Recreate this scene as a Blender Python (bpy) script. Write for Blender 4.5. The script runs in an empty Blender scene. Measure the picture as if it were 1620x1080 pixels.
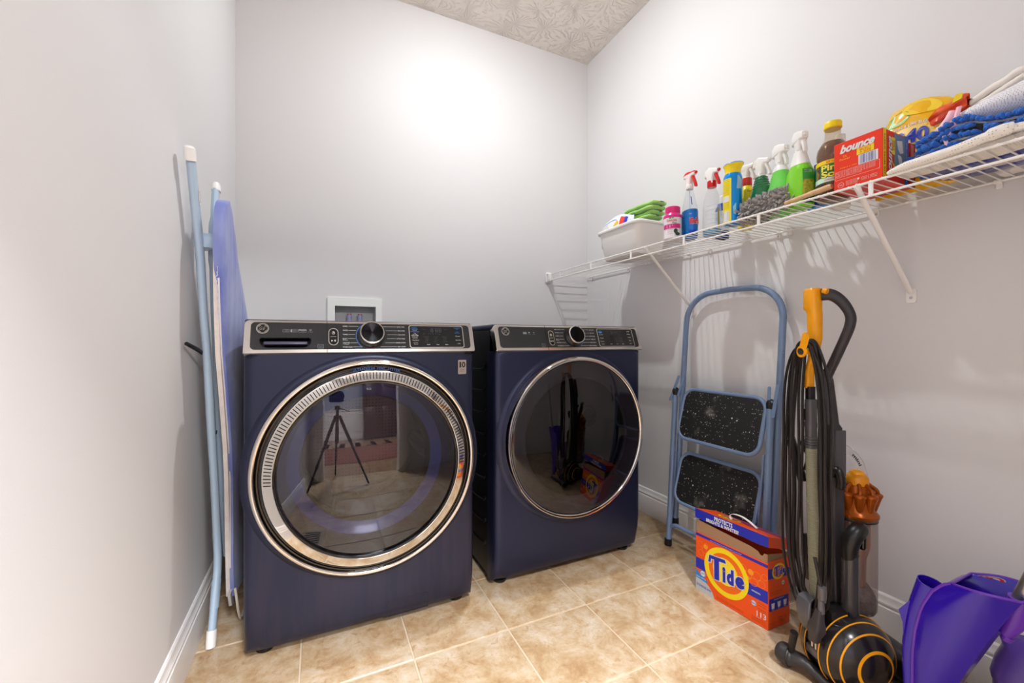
import bpy, bmesh, math, random
from mathutils import Vector, Matrix, noise
random.seed(7)
sc = bpy.context.scene
COL = sc.collection
R = math.radians
# ------------------------------------------------------------------ camera
YAW = 25.083
cam_data = bpy.data.cameras.new('camera'); cam = bpy.data.objects.new('camera', cam_data); COL.objects.link(cam)
cam.location = (0, 0, .941); cam.rotation_euler = (R(90), 0, R(-YAW))
cam_data.sensor_width = 36; cam_data.lens = 36 * 658 / 1620; cam_data.clip_start = .01
sc.camera = cam
# ------------------------------------------------------------------ world, exposure, lights
w = bpy.data.worlds.new('world'); sc.world = w; w.use_nodes = True
w.node_tree.nodes['Background'].inputs[0].default_value = (.75, .78, .85, 1)
w.node_tree.nodes['Background'].inputs[1].default_value = .3
sc.view_settings.view_transform = 'Standard'; sc.view_settings.look = 'None'
sc.view_settings.gamma = 1; sc.view_settings.use_curve_mapping = False
sc.view_settings.exposure = 0.5
BULB_STRENGTH = 2000.0
HALL_POWER = 150.0
ROOM_POWER = 160.0
def area(name, loc, rot, sx, sy, power, color):
    d = bpy.data.lights.new(name, 'AREA'); d.shape = 'RECTANGLE'; d.size = sx; d.size_y = sy
    d.energy = power; d.color = color
    o = bpy.data.objects.new(name, d); COL.objects.link(o); o.location = loc; o.rotation_euler = rot
    return o
area('hall_light', (.25, -.95, 2.66), (0, 0, 0), .32, .32, HALL_POWER, (.96, .97, 1))
area('far_room_light', (.9, -2.6, 2.66), (0, 0, 0), 1.2, .8, ROOM_POWER, (.96, .97, 1))

# ------------------------------------------------------------------ materials
def lin(c):
    if isinstance(c, str):
        c = tuple(int(c[i:i+2], 16) / 255 for i in (0, 2, 4))
    return tuple(x / 12.92 if x <= .04045 else ((x + .055) / 1.055) ** 2.4 for x in c) + (1,)
def new_mat(name):
    m = bpy.data.materials.new(name); m.use_nodes = True
    nt = m.node_tree
    return m, nt, nt.nodes['Principled BSDF']
def mat(name, color, rough=.5, metal=0, coat=0, trans=0, ior=1.45, spec=.5, emit=0, bump=None, sheen=0, alpha=1, noise_col=None):
    m, nt, b = new_mat(name)
    b.inputs['Base Color'].default_value = lin(color)
    b.inputs['Roughness'].default_value = rough
    b.inputs['Metallic'].default_value = metal
    b.inputs['Coat Weight'].default_value = coat
    b.inputs['Coat Roughness'].default_value = .08
    b.inputs['Transmission Weight'].default_value = trans
    b.inputs['IOR'].default_value = ior
    b.inputs['Specular IOR Level'].default_value = spec
    b.inputs['Sheen Weight'].default_value = sheen
    b.inputs['Alpha'].default_value = alpha
    if emit:
        b.inputs['Emission Color'].default_value = lin(color); b.inputs['Emission Strength'].default_value = emit
    tc = None
    if bump or noise_col:
        tc = nt.nodes.new('ShaderNodeTexCoord')
    if bump:
        sc_, st, dist = bump
        n = nt.nodes.new('ShaderNodeTexNoise'); n.inputs['Scale'].default_value = sc_; n.inputs['Detail'].default_value = 4
        nt.links.new(tc.outputs['Object'], n.inputs['Vector'])
        bp = nt.nodes.new('ShaderNodeBump'); bp.inputs['Strength'].default_value = st; bp.inputs['Distance'].default_value = dist
        nt.links.new(n.outputs['Fac'], bp.inputs['Height']); nt.links.new(bp.outputs['Normal'], b.inputs['Normal'])
    if noise_col:
        c2, sc2, amt = noise_col
        n = nt.nodes.new('ShaderNodeTexNoise'); n.inputs['Scale'].default_value = sc2; n.inputs['Detail'].default_value = 5
        nt.links.new(tc.outputs['Object'], n.inputs['Vector'])
        rp = nt.nodes.new('ShaderNodeValToRGB'); rp.color_ramp.elements[0].position = .5 - amt; rp.color_ramp.elements[1].position = .5 + amt
        rp.color_ramp.elements[0].color = lin(color); rp.color_ramp.elements[1].color = lin(c2)
        nt.links.new(n.outputs['Fac'], rp.inputs['Fac']); nt.links.new(rp.outputs['Color'], b.inputs['Base Color'])
    return m
def clear(name, tint=(1, 1, 1), ior=1.45, rough=.02, opac=0, body=(1, 1, 1)):
    """thin clear wall: tinted see-through plus a mirror-like sheen that grows at grazing angles"""
    m = bpy.data.materials.new(name); m.use_nodes = True; nt = m.node_tree
    for n in list(nt.nodes): nt.nodes.remove(n)
    o = nt.nodes.new('ShaderNodeOutputMaterial'); t = nt.nodes.new('ShaderNodeBsdfTransparent'); g = nt.nodes.new('ShaderNodeBsdfGlossy')
    mx = nt.nodes.new('ShaderNodeMixShader'); lw = nt.nodes.new('ShaderNodeLayerWeight'); lw.inputs['Blend'].default_value = .5
    pw = nt.nodes.new('ShaderNodeMath'); pw.operation = 'POWER'; pw.inputs[1].default_value = 4.5; nt.links.new(lw.outputs['Facing'], pw.inputs[0])
    f0 = ((ior - 1) / (ior + 1)) ** 2
    fr = nt.nodes.new('ShaderNodeMath'); fr.operation = 'MULTIPLY_ADD'; fr.inputs[1].default_value = .75 - f0; fr.inputs[2].default_value = f0; nt.links.new(pw.outputs[0], fr.inputs[0])
    g.inputs['Roughness'].default_value = rough
    t.inputs['Color'].default_value = tuple(tint) + (1,)
    src = t
    if opac:
        d = nt.nodes.new('ShaderNodeBsdfDiffuse'); d.inputs['Color'].default_value = lin(body)
        m2 = nt.nodes.new('ShaderNodeMixShader'); m2.inputs[0].default_value = opac
        nt.links.new(t.outputs[0], m2.inputs[1]); nt.links.new(d.outputs[0], m2.inputs[2]); src = m2
    nt.links.new(fr.outputs[0], mx.inputs[0]); nt.links.new(src.outputs[0], mx.inputs[1]); nt.links.new(g.outputs[0], mx.inputs[2])
    nt.links.new(mx.outputs[0], o.inputs['Surface'])
    return m

def wall_mat(name, color):
    m, nt, b = new_mat(name)
    g = nt.nodes.new('ShaderNodeNewGeometry')
    n = nt.nodes.new('ShaderNodeTexNoise'); n.inputs['Scale'].default_value = 260; n.inputs['Detail'].default_value = 3
    n2 = nt.nodes.new('ShaderNodeTexNoise'); n2.inputs['Scale'].default_value = 2.2; n2.inputs['Detail'].default_value = 3
    nt.links.new(g.outputs['Position'], n.inputs['Vector']); nt.links.new(g.outputs['Position'], n2.inputs['Vector'])
    bp = nt.nodes.new('ShaderNodeBump'); bp.inputs['Strength'].default_value = .12; bp.inputs['Distance'].default_value = .001
    nt.links.new(n.outputs['Fac'], bp.inputs['Height']); nt.links.new(bp.outputs['Normal'], b.inputs['Normal'])
    rp = nt.nodes.new('ShaderNodeValToRGB'); c = lin(color)
    rp.color_ramp.elements[0].color = tuple(x * .985 for x in c[:3]) + (1,); rp.color_ramp.elements[1].color = c
    nt.links.new(n2.outputs['Fac'], rp.inputs['Fac']); nt.links.new(rp.outputs['Color'], b.inputs['Base Color'])
    b.inputs['Roughness'].default_value = .62; b.inputs['Specular IOR Level'].default_value = .3
    return m
M = {}
M['wall'] = wall_mat('warm_grey_wall_paint', 'e1dfe0')
M['trim'] = mat('white_trim_paint', 'efecea', .35)
def ceiling_mat():
    m, nt, b = new_mat('stomped_ceiling_texture')
    b.inputs['Base Color'].default_value = lin('f3ebe3'); b.inputs['Roughness'].default_value = .8
    N = nt.nodes.new; L = nt.links.new
    g = N('ShaderNodeNewGeometry')
    nz = N('ShaderNodeTexNoise'); nz.inputs['Scale'].default_value = 7; L(g.outputs['Position'], nz.inputs['Vector'])
    ad = N('ShaderNodeVectorMath'); ad.operation = 'MULTIPLY_ADD'; ad.inputs[1].default_value = (.09, .09, 0)
    L(nz.outputs['Color'], ad.inputs[0]); L(g.outputs['Position'], ad.inputs[2])
    v = N('ShaderNodeTexVoronoi'); v.voronoi_dimensions = '2D'; v.inputs['Scale'].default_value = 6.5; v.inputs['Randomness'].default_value = 1
    L(ad.outputs[0], v.inputs['Vector'])
    sb = N('ShaderNodeVectorMath'); sb.operation = 'SUBTRACT'; L(ad.outputs[0], sb.inputs[0]); L(v.outputs['Position'], sb.inputs[1])
    sx = N('ShaderNodeSeparateXYZ'); L(sb.outputs[0], sx.inputs[0])
    at = N('ShaderNodeMath'); at.operation = 'ARCTAN2'; L(sx.outputs['Y'], at.inputs[0]); L(sx.outputs['X'], at.inputs[1])
    n2 = N('ShaderNodeTexNoise'); n2.inputs['Scale'].default_value = 34; n2.inputs['Detail'].default_value = 2; L(g.outputs['Position'], n2.inputs['Vector'])
    ml = N('ShaderNodeMath'); ml.operation = 'MULTIPLY_ADD'; ml.inputs[1].default_value = 17; L(at.outputs[0], ml.inputs[0])
    m9 = N('ShaderNodeMath'); m9.operation = 'MULTIPLY'; m9.inputs[1].default_value = 9; L(n2.outputs['Fac'], m9.inputs[0]); L(m9.outputs[0], ml.inputs[2])
    sn = N('ShaderNodeMath'); sn.operation = 'SINE'; L(ml.outputs[0], sn.inputs[0])
    pw = N('ShaderNodeMapRange'); pw.inputs['From Min'].default_value = .35; pw.inputs['From Max'].default_value = 1; L(sn.outputs[0], pw.inputs['Value'])
    n3 = N('ShaderNodeTexNoise'); n3.inputs['Scale'].default_value = 22; n3.inputs['Detail'].default_value = 3; L(g.outputs['Position'], n3.inputs['Vector'])
    mr = N('ShaderNodeMapRange'); mr.inputs['From Min'].default_value = .38; mr.inputs['From Max'].default_value = .52; L(n3.outputs['Fac'], mr.inputs['Value'])
    mm = N('ShaderNodeMath'); mm.operation = 'MULTIPLY'; L(pw.outputs[0], mm.inputs[0]); L(mr.outputs[0], mm.inputs[1])
    bp = N('ShaderNodeBump'); bp.inputs['Strength'].default_value = .8; bp.inputs['Distance'].default_value = .007
    L(mm.outputs[0], bp.inputs['Height']); L(bp.outputs['Normal'], b.inputs['Normal'])
    return m
M['ceiling'] = ceiling_mat()
def tile_mat():
    m, nt, b = new_mat('travertine_look_ceramic')
    N = nt.nodes.new; L = nt.links.new
    g = N('ShaderNodeNewGeometry'); oi = N('ShaderNodeObjectInfo')
    va = N('ShaderNodeVectorMath'); va.operation = 'MULTIPLY_ADD'; va.inputs[1].default_value = (37, 53, 11)
    cx = N('ShaderNodeCombineXYZ'); L(oi.outputs['Random'], cx.inputs[0]); L(oi.outputs['Random'], cx.inputs[1]); L(oi.outputs['Random'], cx.inputs[2])
    L(cx.outputs[0], va.inputs[0]); L(g.outputs['Position'], va.inputs[2])
    n1 = N('ShaderNodeTexNoise'); n1.inputs['Scale'].default_value = 10; n1.inputs['Detail'].default_value = 10; n1.inputs['Roughness'].default_value = .74; n1.inputs['Distortion'].default_value = .35
    L(va.outputs[0], n1.inputs['Vector'])
    rp = N('ShaderNodeValToRGB'); e = rp.color_ramp.elements
    e[0].position = .30; e[0].color = lin('a8855f'); e[1].position = .66; e[1].color = lin('dccab4')
    for p, c in ((.40, 'ba976e'), (.48, 'c6a882'), (.56, 'd1b999')):
        q = e.new(p); q.color = lin(c)
    L(n1.outputs['Fac'], rp.inputs['Fac'])
    n2 = N('ShaderNodeTexNoise'); n2.inputs['Scale'].default_value = 38; n2.inputs['Detail'].default_value = 5; n2.inputs['Distortion'].default_value = 1.2; L(va.outputs[0], n2.inputs['Vector'])
    r2 = N('ShaderNodeValToRGB'); r2.color_ramp.elements[0].position = .28; r2.color_ramp.elements[0].color = (.62, .5, .40, 1); r2.color_ramp.elements[1].position = .42; r2.color_ramp.elements[1].color = (.84, .86, .90, 1)
    L(n2.outputs['Fac'], r2.inputs['Fac'])
    mx = N('ShaderNodeMix'); mx.data_type = 'RGBA'; mx.blend_type = 'MULTIPLY'; mx.inputs[0].default_value = .75
    L(rp.outputs['Color'], mx.inputs[6]); L(r2.outputs['Color'], mx.inputs[7]); L(mx.outputs[2], b.inputs['Base Color'])
    bp = N('ShaderNodeBump'); bp.inputs['Strength'].default_value = .15; bp.inputs['Distance'].default_value = .001
    L(n1.outputs['Fac'], bp.inputs['Height']); L(bp.outputs['Normal'], b.inputs['Normal'])
    b.inputs['Roughness'].default_value = .38; b.inputs['Specular IOR Level'].default_value = .4
    return m
M['tile'] = tile_mat()
M['grout'] = mat('pale_grout', 'cfbca2', .9, bump=(200, .3, .002))
def navy_mat(name, color, streaks):
    m, nt, b = new_mat(name)
    N = nt.nodes.new; L = nt.links.new
    b.inputs['Base Color'].default_value = lin(color); b.inputs['Metallic'].default_value = .5; b.inputs['Roughness'].default_value = .36
    b.inputs['Coat Weight'].default_value = .18; b.inputs['Coat Roughness'].default_value = .3
    g = N('ShaderNodeNewGeometry')
    if streaks:
        mp = N('ShaderNodeMapping'); mp.inputs['Scale'].default_value = (26, 26, 1.6); L(g.outputs['Position'], mp.inputs['Vector'])
        n = N('ShaderNodeTexNoise'); n.inputs['Scale'].default_value = 1.6; n.inputs['Detail'].default_value = 3; n.inputs['Distortion'].default_value = .6; L(mp.outputs[0], n.inputs['Vector'])
        rp = N('ShaderNodeValToRGB'); rp.color_ramp.elements[0].position = .42; rp.color_ramp.elements[1].position = .6
        a, c = lin(color), lin(streaks); rp.color_ramp.elements[0].color = a; rp.color_ramp.elements[1].color = c
        L(n.outputs['Fac'], rp.inputs['Fac'])
        # dried drips only show on the lower half of the panel, where the water ran
        sx = N('ShaderNodeSeparateXYZ'); L(g.outputs['Position'], sx.inputs[0])
        mr = N('ShaderNodeMapRange'); mr.inputs['From Min'].default_value = .5; mr.inputs['From Max'].default_value = .25; L(sx.outputs['Z'], mr.inputs['Value'])
        mx = N('ShaderNodeMix'); mx.data_type = 'RGBA'; L(mr.outputs[0], mx.inputs[0]); mx.inputs[6].default_value = a; L(rp.outputs['Color'], mx.inputs[7]); L(mx.outputs[2], b.inputs['Base Color'])
    n4 = N('ShaderNodeTexNoise'); n4.inputs['Scale'].default_value = 900; L(g.outputs['Position'], n4.inputs['Vector'])
    bp = N('ShaderNodeBump'); bp.inputs['Strength'].default_value = .08; bp.inputs['Distance'].default_value = .0005; L(n4.outputs['Fac'], bp.inputs['Height']); L(bp.outputs['Normal'], b.inputs['Normal'])
    return m
M['navy'] = navy_mat('satin_navy_paint_with_drips', '232841', '2d2d44')
M['navy2'] = navy_mat('satin_navy_paint', '222846', None)
M['side'] = mat('graphite_side_steel', '17181f', .38, .3)
M['chrome'] = mat('bright_chrome', 'e6e2dd', .06, 1)
M['silver'] = mat('satin_silver_trim', 'd9d3cb', .2, 1)
M['ring'] = mat('polished_vent_ring', 'e2ded9', .07, 1)
M['black'] = mat('black_plastic', '0c0c0d', .4)
M['gloss_black'] = mat('gloss_black_plastic', '070708', .08, coat=.5)
M['dark_rubber'] = mat('dark_rubber', '161414', .6)
def panel_mat():
    m, nt, b = new_mat('ribbed_charcoal_panel')
    N = nt.nodes.new; L = nt.links.new
    b.inputs['Base Color'].default_value = lin('1c1c1e'); b.inputs['Roughness'].default_value = .3
    g = N('ShaderNodeNewGeometry'); sx = N('ShaderNodeSeparateXYZ'); L(g.outputs['Position'], sx.inputs[0])
    m1 = N('ShaderNodeMath'); m1.operation = 'MULTIPLY'; m1.inputs[1].default_value = 2200; L(sx.outputs['X'], m1.inputs[0])
    s = N('ShaderNodeMath'); s.operation = 'SINE'; L(m1.outputs[0], s.inputs[0])
    bp = N('ShaderNodeBump'); bp.inputs['Strength'].default_value = .35; bp.inputs['Distance'].default_value = .0006; L(s.outputs[0], bp.inputs['Height']); L(bp.outputs['Normal'], b.inputs['Normal'])
    return m
M['panel'] = panel_mat()
M['print_white'] = mat('white_print', 'dcdcdc', .5)
M['print_grey'] = mat('pale_grey_print', '8f979e', .5)
M['print_dim'] = mat('dim_grey_print', '4c5056', .5)
M['print_blue'] = mat('blue_print', '2f86d6', .5)
M['print_black'] = mat('black_print', '141414', .5)
M['white_plastic'] = mat('white_plastic', 'f1efec', .35)
M['white_enamel'] = mat('white_coated_wire', 'f3f1ef', .3)
M['steel'] = mat('drum_steel', 'a8a7aa', .25, 1)

# ------------------------------------------------------------------ mesh tools
class MB:
    def __init__(s): s.v = []; s.f = []; s.mi = []; s.cur = 0
    def add(s, vs, fs):
        o = len(s.v); s.v += [tuple(p) for p in vs]; s.f += [tuple(i + o for i in f) for f in fs]; s.mi += [s.cur] * len(fs)
        return s
    def bm(s, bm):
        bm.verts.ensure_lookup_table()
        s.add([v.co[:] for v in bm.verts], [[v.index for v in f.verts] for f in bm.faces]); bm.free(); return s
    def box(s, x0, x1, y0, y1, z0, z1, b=0, seg=2, T=None):
        bm = bmesh.new(); bmesh.ops.create_cube(bm, size=1)
        for v in bm.verts:
            v.co = ((x0 + x1) / 2 + v.co.x * (x1 - x0), (y0 + y1) / 2 + v.co.y * (y1 - y0), (z0 + z1) / 2 + v.co.z * (z1 - z0))
        if b: bmesh.ops.bevel(bm, geom=bm.edges[:], offset=b, segments=seg, profile=.5, affect='EDGES')
        if T:
            for v in bm.verts: v.co = T(v.co)
        bm.verts.index_update(); return s.bm(bm)
    def tube(s, pts, r, n=8, closed=False, flat=None):
        """r: number or list; flat=(a,b): oval section scaled a along the frame normal, b along the binormal"""
        pts = [Vector(p) for p in pts]; rs = r if isinstance(r, (list, tuple)) else [r] * len(pts)
        m = len(pts); vs = []; fs = []
        t0 = (pts[1] - pts[0]).normalized(); up = Vector((0, 0, 1)) if abs(t0.z) < .9 else Vector((1, 0, 0))
        nrm = (up - t0 * up.dot(t0)).normalized()
        for i, p in enumerate(pts):
            if closed: t = (pts[(i + 1) % m] - pts[i - 1])
            else: t = (pts[min(i + 1, m - 1)] - pts[max(i - 1, 0)])
            if t.length < 1e-9: t = t0
            t.normalize(); nrm = (nrm - t * nrm.dot(t)); nrm.normalize(); bn = t.cross(nrm)
            a, b = flat or (1, 1)
            for k in range(n):
                q = 2 * math.pi * k / n; vs.append(p + (nrm * math.cos(q) * a + bn * math.sin(q) * b) * rs[i])
        for i in range(m if closed else m - 1):
            j = (i + 1) % m
            for k in range(n):
                l = (k + 1) % n; fs.append((i * n + k, i * n + l, j * n + l, j * n + k))
        if not closed: fs += [tuple(range(n))[::-1], tuple(range((m - 1) * n, m * n))]
        return s.add(vs, fs)
    def loft(s, rings, cap=(True, True), closed=False):
        n = len(rings[0]); vs = [p for r in rings for p in r]; fs = []
        m = len(rings)
        for i in range(m if closed else m - 1):
            j = (i + 1) % m
            for k in range(n):
                l = (k + 1) % n; fs.append((i * n + k, i * n + l, j * n + l, j * n + k))
        if not closed:
            if cap[0]: fs.append(tuple(range(n))[::-1])
            if cap[1]: fs.append(tuple(range((m - 1) * n, m * n)))
        return s.add(vs, fs)
    def lathe(s, prof, o, ax='z', n=48, T=None, a0=0, a1=None, caps=True):
        """prof: (r, h) pairs from one end to the other, h along the axis from o"""
        rings = []; full = a1 is None; cnt = n if full else n + 1; a1 = 2 * math.pi if full else a1
        vs = []; fs = []
        for r, h in prof:
            for k in range(cnt):
                q = a0 + (a1 - a0) * k / n; a, b = r * math.cos(q), r * math.sin(q)
                p = {'z': (a, b, h), 'y': (a, -h, b), 'x': (h, a, b)}[ax]
                p = Vector((p[0] + o[0], p[1] + o[1], p[2] + o[2])); vs.append(T(p) if T else p)
        for i in range(len(prof) - 1):
            for k in range(n):
                l = (k + 1) % cnt; fs.append((i * cnt + k, i * cnt + l, (i + 1) * cnt + l, (i + 1) * cnt + k))
        if full and caps:
            if prof[0][0] > 1e-6: fs.append(tuple(range(cnt))[::-1])
            if prof[-1][0] > 1e-6: fs.append(tuple(range((len(prof) - 1) * cnt, len(prof) * cnt)))
        return s.add(vs, fs)
    def ring(s, prof, o, ax='y', n=96):
        """closed profile turned about the axis: a torus of any section"""
        vs = []; fs = []; m = len(prof)
        for r, h in prof:
            for k in range(n):
                q = 2 * math.pi * k / n; a, b = r * math.cos(q), r * math.sin(q)
                p = {'z': (a, b, h), 'y': (a, -h, b), 'x': (h, a, b)}[ax]; vs.append((p[0] + o[0], p[1] + o[1], p[2] + o[2]))
        for i in range(m):
            j = (i + 1) % m
            for k in range(n):
                l = (k + 1) % n; fs.append((i * n + k, i * n + l, j * n + l, j * n + k))
        return s.add(vs, fs)
    def poly(s, pts2, f, h0=0, h1=None):
        """flat outline mapped by f(u,v,h); a prism when h1 is given"""
        n = len(pts2); a = [f(u, v, h0) for u, v in pts2]
        if h1 is None: return s.add(a, [tuple(range(n))])
        b = [f(u, v, h1) for u, v in pts2]
        return s.add(a + b, [tuple(range(n))[::-1], tuple(range(n, 2 * n))] + [(i, (i + 1) % n, n + (i + 1) % n, n + i) for i in range(n)])
    def grid(s, f, nu, nv):
        vs = [f(i / nu, j / nv) for j in range(nv + 1) for i in range(nu + 1)]
        fs = [(j * (nu + 1) + i, j * (nu + 1) + i + 1, (j + 1) * (nu + 1) + i + 1, (j + 1) * (nu + 1) + i) for j in range(nv) for i in range(nu)]
        return s.add(vs, fs)
    def build(s, name, mats, parent=None, smooth=True, sharp=35, loc=None, fixn=True):
        me = bpy.data.meshes.new(name); o = (Vector(ORG[parent.name]) if parent else Vector(loc or (0, 0, 0)))
        me.from_pydata([tuple(Vector(p) - o) for p in s.v], [], s.f)
        if not isinstance(mats, (list, tuple)): mats = [mats]
        for m in mats: me.materials.append(M[m] if isinstance(m, str) else m)
        if len(mats) > 1:
            for p, i in zip(me.polygons, s.mi): p.material_index = i
        if fixn:
            bm = bmesh.new(); bm.from_mesh(me); bmesh.ops.recalc_face_normals(bm, faces=bm.faces); bm.to_mesh(me); bm.free()
        if smooth:
            me.polygons.foreach_set('use_smooth', [True] * len(me.polygons))
            me.set_sharp_from_angle(angle=R(sharp))
        me.update()
        ob = bpy.data.objects.new(name, me); COL.objects.link(ob)
        if parent: ob.parent = parent; ORG[ob.name] = tuple(o)
        else: ob.location = o; ORG[ob.name] = tuple(o)
        return ob
ORG = {}
LABELS = {}
def tag(o, label=None, cat=None, group=None, kind=None):
    if label: o['label'] = label
    if cat: o['category'] = cat
    if group: o['group'] = group
    if kind: o['kind'] = kind
    return o
def thing(name, loc, label, cat, group=None, rz=0):
    o = bpy.data.objects.new(name, None); COL.objects.link(o); o.location = loc; o.empty_display_size = .05
    ORG[o.name] = tuple(loc); return tag(o, label, cat, group)
def struct(mb, name, m, parent=None, **k):
    o = mb.build(name, m, parent, **k)
    o['kind'] = 'structure'
    return o
def plane(o, ux, uy, nn=None):
    o, ux, uy = Vector(o), Vector(ux), Vector(uy); nn = Vector(nn) if nn else ux.cross(uy)
    return lambda u, v, h=0: o + ux * u + uy * v + nn * h
def rrect(x0, y0, x1, y1, r, n=5, corners=(1, 1, 1, 1)):
    """outline, counterclockwise from lower left; corners: ll, lr, ur, ul"""
    out = []
    for (cx, cy, a), on in zip(((x0, y0, 180), (x1, y0, 270), (x1, y1, 0), (x0, y1, 90)), corners):
        rr = r * on
        ox = cx + (rr if cx == x0 else -rr); oy = cy + (rr if cy == y0 else -rr)
        if rr == 0: out.append((cx, cy)); continue
        for i in range(n + 1):
            q = R(a + 90 * i / n); out.append((ox + rr * math.cos(q), oy + rr * math.sin(q)))
    return out
def circ(cx, cy, r, n=24, ry=None):
    ry = ry or r
    return [(cx + r * math.cos(2 * math.pi * i / n), cy + ry * math.sin(2 * math.pi * i / n)) for i in range(n)]
def band(mb, outer, inner, f, h=0):
    n = len(outer); a = [f(u, v, h) for u, v in outer]; b = [f(u, v, h) for u, v in inner]
    mb.add(a + b, [(i, (i + 1) % n, n + (i + 1) % n, n + i) for i in range(n)])
_tc = {}
def glyphs(text, bold=0, shear=0, space=1):
    key = (text, bold, shear, space)
    if key in _tc: return _tc[key]
    cu = bpy.data.curves.new('t', 'FONT'); cu.body = text; cu.size = 1; cu.offset = bold; cu.shear = shear; cu.space_character = space
    cu.resolution_u = 2 if len(text) > 6 else 4
    ob = bpy.data.objects.new('t', cu); me = bpy.data.meshes.new_from_object(ob)
    vs = [v.co.copy() for v in me.vertices]; fs = [tuple(p.vertices) for p in me.polygons]
    bpy.data.objects.remove(ob); bpy.data.curves.remove(cu); bpy.data.meshes.remove(me)
    xs = [v.x for v in vs] or [0]; ys = [v.y for v in vs] or [0]
    _tc[key] = (vs, fs, min(xs), max(xs), min(ys), max(ys)); return _tc[key]
def text(mb, s, f, u, v, h, width=None, align='l', bold=0, shear=0, lift=.0004, space=1, arc=None):
    """lettering of cap height about h, placed with its lower left (or centre/right) at u,v on the surface f"""
    vs, fs, x0, x1, y0, y1 = glyphs(s, bold, shear, space)
    k = h / .69; kx = (width / (x1 - x0)) if width else k
    off = {'l': -x0, 'c': -(x0 + x1) / 2, 'r': -x1}[align]
    out = []
    for p in vs:
        a, b = (p.x + off) * kx, p.y * k
        out.append(f(u + a, v + b, lift))
    mb.add(out, fs); return mb
def smooth_path(pts, n=8, closed=False):
    P = [Vector(p) for p in pts]; out = []; m = len(P)
    for i in range(m if closed else m - 1):
        p0 = P[i - 1] if (i or closed) else P[0]; p1 = P[i]; p2 = P[(i + 1) % m]; p3 = P[(i + 2) % m] if (closed or i + 2 < m) else P[-1]
        for j in range(n):
            t = j / n; out.append(.5 * ((2 * p1) + (p2 - p0) * t + (2 * p0 - 5 * p1 + 4 * p2 - p3) * t * t + (3 * p1 - p0 - 3 * p2 + p3) * t ** 3))
    if not closed: out.append(P[-1])
    return out
def copy_thing(root, loc, label=None):
    r = root.copy(); COL.objects.link(r); r.location = loc
    if label: r['label'] = label
    for ch in list(root.children):
        c = ch.copy(); COL.objects.link(c); c.parent = r
        for g in ch.children:
            d = g.copy(); COL.objects.link(d); d.parent = c
    return r

# ------------------------------------------------------------------ the room
XL, XR, YB, ZC, YF = -.347, 1.639, 2.313, 2.796, -.25
T = .12
# back wall with the opening of the laundry outlet box
bx0, bx1, bz0, bz1 = .075, .287, .96, 1.130
m = MB()
m.box(XL - T, bx0, YB, YB + T, 0, ZC); m.box(bx1, XR + T, YB, YB + T, 0, ZC)
m.box(bx0, bx1, YB, YB + T, 0, bz0); m.box(bx0, bx1, YB, YB + T, bz1, ZC)
struct(m, 'wall_back', 'wall', smooth=False)
struct(MB().box(XL - T, XL, YF - T, YB + T, 0, ZC), 'wall_left', 'wall', smooth=False)
struct(MB().box(XR, XR + T, YF - T, YB + T, 0, ZC), 'wall_right', 'wall', smooth=False)
DX0, DX1, DZ = -.22, .66, 2.05
m = MB(); m.box(XL - T, DX0, YF - T, YF, 0, ZC); m.box(DX1, XR + T, YF - T, YF, 0, ZC); m.box(DX0, DX1, YF - T, YF, DZ, ZC)
struct(m, 'wall_front', 'wall', smooth=False)
struct(MB().box(XL - T, XR + T, YF - T, YB + T, ZC, ZC + .1), 'ceiling', 'ceiling', smooth=False)
# floor: grout bed and one object per tile
TS, TX, TY = .306, .2604, 1.2369
fl = struct(MB().box(XL - T, XR + T, YF - T, YB + T, -.06, -.0025), 'floor', 'grout', smooth=False)
g2 = .0026
tile0 = None
for i in range(-2, 5):
    for j in range(-6, 4):
        x0, x1 = max(TX + i * TS, XL), min(TX + (i + 1) * TS, XR); y0, y1 = max(TY + j * TS, YF - T), min(TY + (j + 1) * TS, YB)
        if x1 - x0 < .02 or y1 - y0 < .02: continue
        whole = (x1 - x0) > TS - .001 and (y1 - y0) > TS - .001
        if whole and tile0 is not None:
            t = tile0.copy(); COL.objects.link(t)
        else:
            hx, hy = (x1 - x0) / 2 - g2, (y1 - y0) / 2 - g2
            bm = MB(); e = .0018
            bm.add([(-hx, -hy, -.0035), (hx, -hy, -.0035), (hx, hy, -.0035), (-hx, hy, -.0035), (-hx, -hy, -e), (hx, -hy, -e), (hx, hy, -e), (-hx, hy, -e),
                    (-hx + e, -hy + e, 0), (hx - e, -hy + e, 0), (hx - e, hy - e, 0), (-hx + e, hy - e, 0)],
                   [(0, 1, 5, 4), (1, 2, 6, 5), (2, 3, 7, 6), (3, 0, 4, 7), (4, 5, 9, 8), (5, 6, 10, 9), (6, 7, 11, 10), (7, 4, 8, 11), (8, 9, 10, 11)])
            t = bm.build('tile', 'tile', fl, smooth=False)
            if whole: tile0 = t
        t.location = ((x0 + x1) / 2, (y0 + y1) / 2, random.uniform(-.0003, 0))
# baseboards: moulded profile swept along each wall
bprof = [(0, 0), (.014, 0), (.014, .094), (.0135, .098), (.0105, .1), (.0105, .104), (.0125, .108), (.0125, .113), (.009, .118), (.0075, .126), (.0065, .134), (.003, .1385), (0, .139)]
def baseboard(name, a, b, inward):
    a, b, n = Vector(a), Vector(b), Vector(inward); mb = MB()
    mb.loft([[a + n * d + Vector((0, 0, z)) for d, z in bprof], [b + n * d + Vector((0, 0, z)) for d, z in bprof]])
    return struct(mb, name, 'trim', sharp=25)
baseboard('baseboard_left', (XL, YF, 0), (XL, YB, 0), (1, 0, 0))
baseboard('baseboard_right', (XR, YF, 0), (XR, YB, 0), (-1, 0, 0))
baseboard('baseboard_back', (XL + .014, YB, 0), (XR - .014, YB, 0), (0, -1, 0))
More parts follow.
